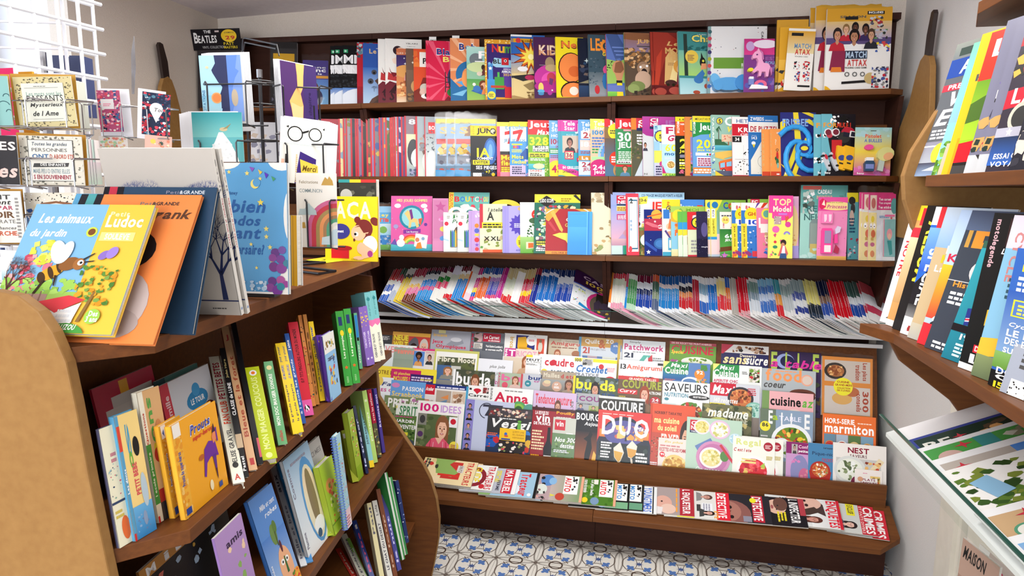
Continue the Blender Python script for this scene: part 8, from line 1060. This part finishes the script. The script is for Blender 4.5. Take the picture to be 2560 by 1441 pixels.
MA = 'f2f0ec|r0 84 100 16 d8a030|g0 62 100 22 b0a4c0 e0c080|r0 56 100 8 5a4a7a|t20 88 40 3 555 SEASON|r28 86 20 4 222|r62 92 26 4 1c1a1c|t64 93 22 2.6 fff INCLUDES|n64 76 24 14 3 24 3 5a5a6a,c8c8d0,a8303a,444|n70 62 24 12 4 26 3 333,b8b8c8,5a8a5a|n76 46 22 13 5 26 3 d84a4a,e8e8e8,3a5aa8,e8d030' + PL(4, 0) + '|f20 60 20 22 e0b090 8a6a40 c02a3a|f34 62 20 22 5a3a2c 1a1414 b02a3a|f50 60 20 22 6a4634 1a1414 3a2a5a|f58 50 22 26 d0a080 4a3428 2a2a34|f28 46 30 30 b88464 1c1616 f0f0f0|p8a2a4a 6 24 30 22 30 48 10 48|pe08030 8 22 26 22 24 28 10 28|r30 38 34 10 2a3448|t31 39 32 8 b8d0e8 MATCH|t34 29 30 8 c83a3a ATTAX|t30 26 34 2 333 TRADING CARD GAME|u30 16 8 6 666 o|u42 16 8 6 666 o|u54 16 8 6 666 o|p1c1a1c 26 10 66 12 66 9 26 7|o70 14 9 c8b078|n72 2 26 26 4 60 3 2a2a40,c8303a,e8e8f0,4a5a9a,888|p e8b020|pe8b020 0 0 10 0 4 4 0 5'.replace('|p e8b020', '')
def crisp(r, w_, h, seed):
    R_ = random.Random(seed); P = [(w_ * i / 12, h + (.006 + R_.uniform(-.004, .004))) for i in range(13)]
    relief(r, 'crimped_edge', [('c89a30', P + [(w_, h - .004), (0, h - .004)], .003)], -.006)
for i, (x, v, xr) in enumerate(((2018, 24, 2190), (2032, 17, 2205), (2060, 22, 2232))):
    r = on_row(R1, 'trading_card_pack', 'card pack', ('rear', 'middle', 'front')[i] + ' large gold and white football trading card bag on the top shelf', x, v, xr, .014, MA, 'e8e4dc', 6, 5, .075 - .03 * i, back='d8a030', m='gloss', board=.001); w_, h = wh(r); crisp(r, w_, h, i)
for i, (x, v, xr) in enumerate(((1936, 50, 2022), (1944, 68, 2026), (1958, 74, 2040))):
    r = on_row(R1, 'trading_card_pack', 'card pack', ('yellow football card pack in clear bag, behind', 'second yellow football card pack, behind', 'narrow white and gold football card pack leaning beside')[i] + ' the large bags', x, v, xr, .008, 'e0a830|g0 0 100 50 d8a028 f0c050|n0 4 100 30 4 10 10 c83a3a,e8e0d0,3a3a3a' if i < 2 else 'f0ede6|g0 60 100 36 e8d8a8 d8a030|r12 88 44 5 222|t26 68 62 8 6a90b8 MATCH|t30 58 56 9 c83a3a ATAX|u30 54 50 2 333 TRADING CARD|n30 34 22 14 3 24 5 2a2a34,c8303a,e8e8e8|n64 34 26 14 4 24 5 2a2a34,c8303a,e8e8e8|n32 14 24 18 5 30 5 c8303a,e8e8e8,3a4a8a|n66 14 26 18 6 30 5 c8303a,e8e8e8,3a4a8a|r50 6 46 3 222', 'd8a030', 6, 5, .06 - .022 * i, m='gloss', tilt=-3 if i == 2 else 0, back='d8a030')
    if i == 0: w_, h = wh(r); bag(r, w_, h, .008, 3, .01)
for i, (x, v, c, d) in enumerate(((628, 305, 'd8d8dc', 'pale grey wrapped pad behind the wire spinner'), (650, 308, 'c8c8cc', 'second pale grey wrapped pad behind the wire spinner'), (700, 300, '8a5a5a', 'dusky red album behind the wire spinner'), (770, 298, 'c8b060', 'ochre album behind the wire spinner'), (800, 297, 'b83a48', 'red album next to the white envelopes'))):
    on_row(R2, 'comic_album', 'comic book', d, x, v, .2, .008, c + '|n0 20 100 60 4 20 9 %s,889,c8b8a8' % c, 'c8303a', 20, 9, .03)

# ---------------------------------------------------------------- stock in the wall rack
zA, zB = 1.678, 1.297
def rackmag(z, b, t, desc, art, wd=.21, th=.004, dx=0):
    R = polar(-76); Q0 = V3(1.462 if z > 1.5 else 1.425, 0, z + .001); P0 = Q0 + V3(0, 1, 0) * solve_u(Q0, V3(0, 1, 0), b[0]); P1 = onp(t[0], t[1], P0, R); U = P1 - P0; h = U.length; U.normalize(); R = (R - U * R.dot(U)).normalized()
    return item('magazine', 'magazine', desc + (' on the upper rack shelf' if z > 1.5 else ' on the lower rack shelf'), frame(P0, R, U), wd, h, th, art, 'e8e8ea')
for b, t, desc, art in [
 ((2286, 440), (2394, 112), 'car magazine with blue title and red band', '60646a|g0 84 100 16 6a7078 8a9088|r10 90 60 6 3a4a44|r0 74 100 14 2a4a9a|t20 76 70 10 fff AUTO|r0 64 60 5 d83a4a|t10 65 50 3.5 fff PREMIER|i12 52 60 11 fff VO|i6 38 60 12 fff EX|l6 28 60 8 eee 3|g0 0 100 26 b8c0c8 889|r0 22 100 1 fff|o30 17 12 f0e040|g0 0 100 10 8aa0c0 445|pc8d0d8 10 4 40 9 70 7 90 3'),
 ((2328, 440), (2436, 108), 'car magazine edge of turquoise sky over a hedge', '8ac8e8|g0 40 100 60 8ab8f0 7ad0a8|n0 0 100 26 4 90 5 6a9a3a,8ab850,4a7a2a|r10 0 90 24 c8b8a0'),
 ((2352, 440), (2457, 86), 'yellow edged car buying guide with small car photos', 'e8b828|t30 80 70 16 d8342a AP|t10 66 60 5 555 HORS|t14 56 60 8 3a5ac8 2024|n14 12 40 40 4 24 8 d83a4a,e88a30,3a4a6a,f0f0f0|r10 0 90 26 f0a020|t14 18 60 5 b8402a OU VA|t14 12 70 5 b8402a HAUT|t14 6 80 5 b8402a PEUGEOT'),
 ((2374, 440), (2481, 82), 'red headed motoring magazine with lime field and red coupe', '9ac82a|r0 66 100 34 d83828|t10 82 60 12 fff LA|i14 68 60 14 f0e8a0 Vie|g0 24 100 42 a8d030 6a9a2a|p4a6a2a 0 50 40 60 40 40 0 36|pc8202c 0 22 60 26 90 20 90 10 0 8|p222 0 8 90 10 90 4 0 2|r0 0 100 6 444'),
 ((2409, 440), (2520, 52), 'racing magazine with two drivers in violet, rear copy', '7a7a90|t20 84 70 14 e84050 A|f14 58 30 26 8a5a4a 3a2a3a 6a4ab8|r14 46 50 8 e8e8e8|n14 46 50 8 3 14 3 222|n0 14 100 30 4 40 7 2a3a34,b83a4a,c8a060,445|r0 0 100 12 c8ccd0|p333 10 12 30 12 20 6'),
 ((2437, 440), (2548, 44), 'racing magazine with two drivers in violet, front copy', '7a7a90|t20 84 70 14 e84050 A|f14 58 30 26 8a5a4a 3a2a3a 6a4ab8|r14 46 50 8 e8e8e8|n14 46 50 8 3 14 3 222|n0 14 100 30 4 40 7 2a3a34,b83a4a,c8a060,445|r0 0 100 12 c8ccd0'),
 ((2462, 440), (2576, 36), 'classic car magazine with red headline band and star strip', '3a3440|g0 80 100 20 b8303a 8a2a34|pc8283a 0 40 100 46 100 58 0 52|t8 43 80 10 fff LA REV|o24 34 14 c8c8b8|o24 34 10 3a3a3a|n0 60 100 18 4 20 6 c8303a,e8b050,333|r0 22 100 6 b8b8c8|s16 25 4 fff|s32 25 4 fff|s48 25 4 fff|s64 25 4 fff|g0 4 100 18 3a6ac0 2a3a5a|t6 8 50 3.5 fff ESSAI COURSE|t4 3 70 3.5 fff VOYAGE DANS'),
 ((2520, 440), (2640, 30), 'dark car magazine cut by the image edge', '2a2a34|n0 0 100 100 4 40 9 3a3a44,c8303a,e8d8c8,4a5a8a')]:
    rackmag(zA, b, t, desc, art)
for b, t, desc, art, *o in [
 ((2199, 831), (2285, 513), 'white motorbike magazine, farthest', 'f2f2f4|r20 86 60 12 d8344a|v6 40 10 30 c8303a NOTRE|n30 10 60 16 3 16 5 a84a5a,444,c8b|t10 4 50 5 444 At'),
 ((2214, 846), (2299, 514), 'motorbike magazine with yellow and red head', 'd8a060|r0 88 100 12 f0d030|t10 84 50 14 d8303a M|r0 74 100 8 c83040|g0 20 100 54 c89a60 e8d0a8|n20 4 60 14 4 12 6 5ac0c8,333|r0 0 100 5 eee'),
 ((2230, 858), (2320, 514), 'black spined motorbike magazine with orange dusk photo', '181818|g40 30 60 60 6a3a24 c8a890|v10 40 22 48 e8e040 ALBUM|t30 30 60 8 fff C|r0 0 100 8 222'),
 ((2250, 879), (2341, 517), 'motorbike special magazine with diagonal white letters', '2a66c8|r0 86 100 14 f0f0f0|t10 84 40 16 d8303a 1|g0 50 100 34 2a5ac8 7ab0e8|p1c1c20 0 0 40 20 30 60 0 40|v10 24 20 44 fff SPECIAL|g0 14 70 10 888 333|r0 0 100 14 f0f0f0|n10 3 60 9 4 14 6 444,a33'),
 ((2268, 887), (2369, 518), 'adventure motorbike magazine with rider on sand', 'c8b088|g0 70 100 30 8ab0e0 c8d8e8|t20 66 40 6 fff KA|t16 59 50 6 f0c030 KLX|t10 52 60 5 fff La route|o44 40 8 3a4a8a|e44 30 16 9 3a3a4a|o34 20 10 222|o54 18 10 222|g0 0 100 12 b8b8b0 c8c0a8'),
 ((2292, 898), (2404, 525), 'motorbike buyers magazine with magenta and yellow strip', 'b8d0f0|r40 78 60 16 c8283a|t50 79 40 13 fff O|g0 20 40 40 e84a3a f0c030|t4 62 60 6 c8304a KAW|n10 4 60 18 4 20 6 e84050,333,fff|r0 0 30 16 d8303a'),
 ((2310, 922), (2432, 526), 'dark classic motorcycle magazine with tall orange letter E', '3c4450|r6 74 6 20 c89a4a|t16 74 40 22 e8963a E|g0 86 100 14 5a6a88 4a5670|e46 58 20 9 d8d8d8|e44 60 12 7 555|o50 67 7 888|r0 50 100 .6 ccc|t10 46 50 4 e89a3a Histoire|l10 34 60 10 eee 3|a84 22 52 47 8a9098 90 200|a84 22 38 36 8a9098 90 200|a84 22 30 10 30363f 90 200|i70 8 40 5 e8963a des|l10 2 60 6 eee 2'),
 ((2352, 940), (2462, 602), 'teal motorcycle prices magazine with cream disc and British flag', '2a98b0|g0 0 100 100 1f7a90 38a8b8|r0 94 100 6 3a6a5a|o44 84 24 f2e8a8|t30 85 28 6 d8303a LES|t26 77 38 7 c83050 PRIX|i50 64 50 8 e8e0a0 D AVANT|t22 48 60 13 f0f4f0 60|p2a3a8a 14 30 66 36 60 48 12 44|pf0f0f4 14 36 64 42 64 39 14 33|pd83048 14 35.5 64 41 64 39.5 14 34|pd83048 36 31 42 32 38 46 33 45|r0 24 60 6 1c1c20|u16 18 40 5 fff 1959|l14 4 60 12 d0f0f0 4', .2),
 ((2395, 964), (2487, 532), 'black motorcycle legends magazine with salmon lower-case title', '1e2020|v4 66 9 30 d8b0b8 motolegende|r22 80 76 17 3a2a2a|t26 81 70 14 e08a7a mo|i20 75 50 3.5 fff LE MENSUEL|g30 20 70 44 8a8a8a 4a5a3a|pe8c040 20 40 40 44 40 34 20 30|r14 12 40 5 d83040|t16 13 30 3.4 fff DOSSIER|t12 5 60 6 fff LES|r0 0 70 4 eee', .2),
 ((2428, 985), (2537, 538), 'cycling magazine with pink head over a lake and autumn trees', '8ac0e0|r0 80 100 20 e8d8e8|t40 84 60 14 d83070 C|v8 60 10 30 c88 CYCLE|r20 66 40 5 d83a5a|l14 50 50 14 3a5a6a 4|n20 24 80 26 4 70 6 3a3a2a,8a6a30,5a5a34|r24 38 30 6 fff|t26 39 24 4 333 NO|l24 26 40 10 ddd 3|pe8c040 0 24 60 30 60 20 0 12|g0 0 100 14 6a7a5a 8a9a6a', .2),
 ((2470, 1012), (2545, 620), 'blue sportive magazine with yellow framed panel and big headline', '3a6ac0|g0 20 100 50 8ab0d8 3a62b8|t10 84 30 5 e8e040 En|l8 70 50 12 fff 3|p e|r8 52 60 12 e0e040|r10 53 60 10 5a80c8|l14 54 50 8 e8e060 3|i8 44 50 4 fff Cyclosport|t8 38 60 5 fff LE BOOM|t8 32 60 5 fff DES EPREUVES|t8 26 60 4 fff SUR CIRCUIT|g0 14 100 12 6a9a40 8ab868|r30 18 60 5 5a4ab8|r0 0 100 12 1c1c1e|t6 10 50 5 fff DOSSIER|t6 5 60 5 fff Casq|t6 0 60 4.6 f0e030 15 MOIS', .2),
 ((2498, 1040), (2592, 700), 'grey nutrition magazine with barcode at the image edge', 'a8b0c0|r12 50 60 6 222|t14 51 50 4 f0e040 NUTRIT|l12 24 60 22 555 4|r8 0 80 14 f4f4f4|n8 0 80 12 3 60 1.2 222', .2)]:
    rackmag(zB, b, t, desc, art.replace('|p e|', '|'), *(o or [.21]))
# glass fronted tray with calendars
tx, tz, ta = 1.452, 1.005, math.radians(24); TR_ = V3(math.cos(ta), 0, math.sin(ta)); TNn = V3(-math.sin(ta), 0, math.cos(ta)); T0 = V3(tx, -1.05, tz)
mb = MB(); mb.hexa([(tx, -1.0, tz - .012), (1.86, -1.0, tz - .012 + .408 * math.tan(ta)), (1.86, -2.7, tz - .012 + .408 * math.tan(ta)), (tx, -2.7, tz - .012)], [(tx, -1.0, tz - .002), (1.86, -1.0, tz - .002 + .408 * math.tan(ta)), (1.86, -2.7, tz - .002 + .408 * math.tan(ta)), (tx, -2.7, tz - .002)]); part('calendar_tray', mb, 'plastic_white', rk)
mb = MB(); mb.prism([(tx - .004, -1.0, tz - .03), (tx + .001, -1.0, tz - .03), (tx - .014, -1.0, tz + .045), (tx - .019, -1.0, tz + .045)], (0, -1.7, 0)); part('glass_front', mb, 'glass', rk)
mb = MB(); mb.prism([(tx - .013, -1.0, tz + .045), (tx - .021, -1.0, tz + .045), (tx - .021, -1.0, tz + .0485), (tx - .013, -1.0, tz + .0485)], (0, -1.7, 0)); part('glass_rim', mb, 'glass_edge', rk)
fr_ = '|r%s' 
for i, (u, v, desc, art) in enumerate([
 (2268, 1102, 'wall calendar with dark night street photo, farthest in the glass tray', '3a4a9a|r3 20 94 74 1c3a30|n40 24 56 66 4 40 5 c88a5a,3a2a24,e8b070,5a4a3a|t6 60 18 20 e8e8e0 BE|s30 74 5 c83a4a 4 .3'),
 (2292, 1124, 'wall calendar with green corner and stone tower photo', 'eceef0|r2 10 94 80 4a9a4a|n44 12 50 76 6 60 5 6a5a4a,8a8a70,3a3a30,c8c8b8|e14 60 8 16 c8a8a0|s26 80 6 c83a4a 4 .3|t8 30 26 12 f0f0e0 La|r34 20 12 70 3a8a8a'),
 (2324, 1154, 'wall calendar with blue sky over a monument', 'eceef0|r3 6 92 80 b8b0a8|g46 20 50 66 8ab8e8 4a8ae0|n26 20 30 50 4 30 5 6a5a50,c8b8a0,8a7a6a|s14 70 6 c83a4a 4 .3|e12 40 7 12 d8a0a0'),
 (2350, 1182, 'wall calendar with tilted photo of red-roofed houses among trees', 'f0f0ee|n2 4 94 90 5 130 5 3a5a2a,5a7a34,2f4a24,7a8a3a|pe8e0dc 30 50 60 70 70 50 40 24|pb8402c 56 80 74 60 84 40 70 44 56 70|pe0843a 66 90 88 80 86 64 70 70|pe8e8ec 50 94 70 90 68 74 48 80|p8ab8d8 8 70 20 76 26 46 14 40|n30 10 50 34 6 50 4 c87a3a,e8d8c8,a84030,8a6a4a,b8b0a8|pc83a34 80 30 100 20 94 40 84 50|n78 60 20 34 4 30 4 d8b030,7a8a2a,3a4a24'),
 (2434, 1284, 'wall calendar with sandy photo and green seal', 'eceef0|r4 10 92 78 c8a880|n30 20 60 60 4 30 7 b89060,d8bc98,6a4a34|o16 56 7 5a9a7a|o16 56 5.4 e8e8e0|s22 80 6 c83a4a 4 .3'),
 (2504, 1348, 'wall calendar with blue and orange photo, nearest', 'eceef0|g4 10 92 78 e87a3a 7ab0e0|n20 50 60 30 4 20 6 3a3a3a,8a6a5a')]):
    P = onp(u, v, T0 + TNn * (.003 + .0035 * i), TNn); R = TR_; U = V3(0, 1, 0); hh = .21 if i != 3 else .26
    ww = min(.34, (1.855 - P.x) / TR_.x)
    a_ = math.radians(.0); item('wall_calendar', 'calendar', desc, frame(P - U * hh, R, U), ww, hh, .003, art.replace('|', '|'), 'f0f0ee')
for i, (TL, TR2, vb, dl, dr, art, lab) in enumerate([((2408, 1345), (2500, 1420), 1560, 1.75, 1.62, 'b89a8a|i6 80 60 14 222 MAISON|g0 0 100 60 5a4a44 a88a7a|o30 30 12 e8e8e8|n40 20 50 50 4 20 8 d8c8b8,6a5a4a', 'home magazine with dark italic title below the glass tray'), ((2450, 1360), (2540, 1440), 1560, 1.8, 1.68, 'c8b8b0|n0 20 100 70 4 50 6 c83a5a,8a9a7a,e8d8d0,5a4a4a|o60 60 9 e8a030|r0 0 30 100 eceae6', 'home magazine with red flowers behind the one with italic title')]):
    card(TL, TR2, vb, dl, dr, art, lab, .006, 'magazine', 'magazine')
mb = MB(); mb.box(1.52, -2.3, .62, 1.878, -1.28, .645); mb.box(1.858, -2.3, .62, 1.878, -1.28, .98); part('lower_ledge', mb, 'wood_y', rk)
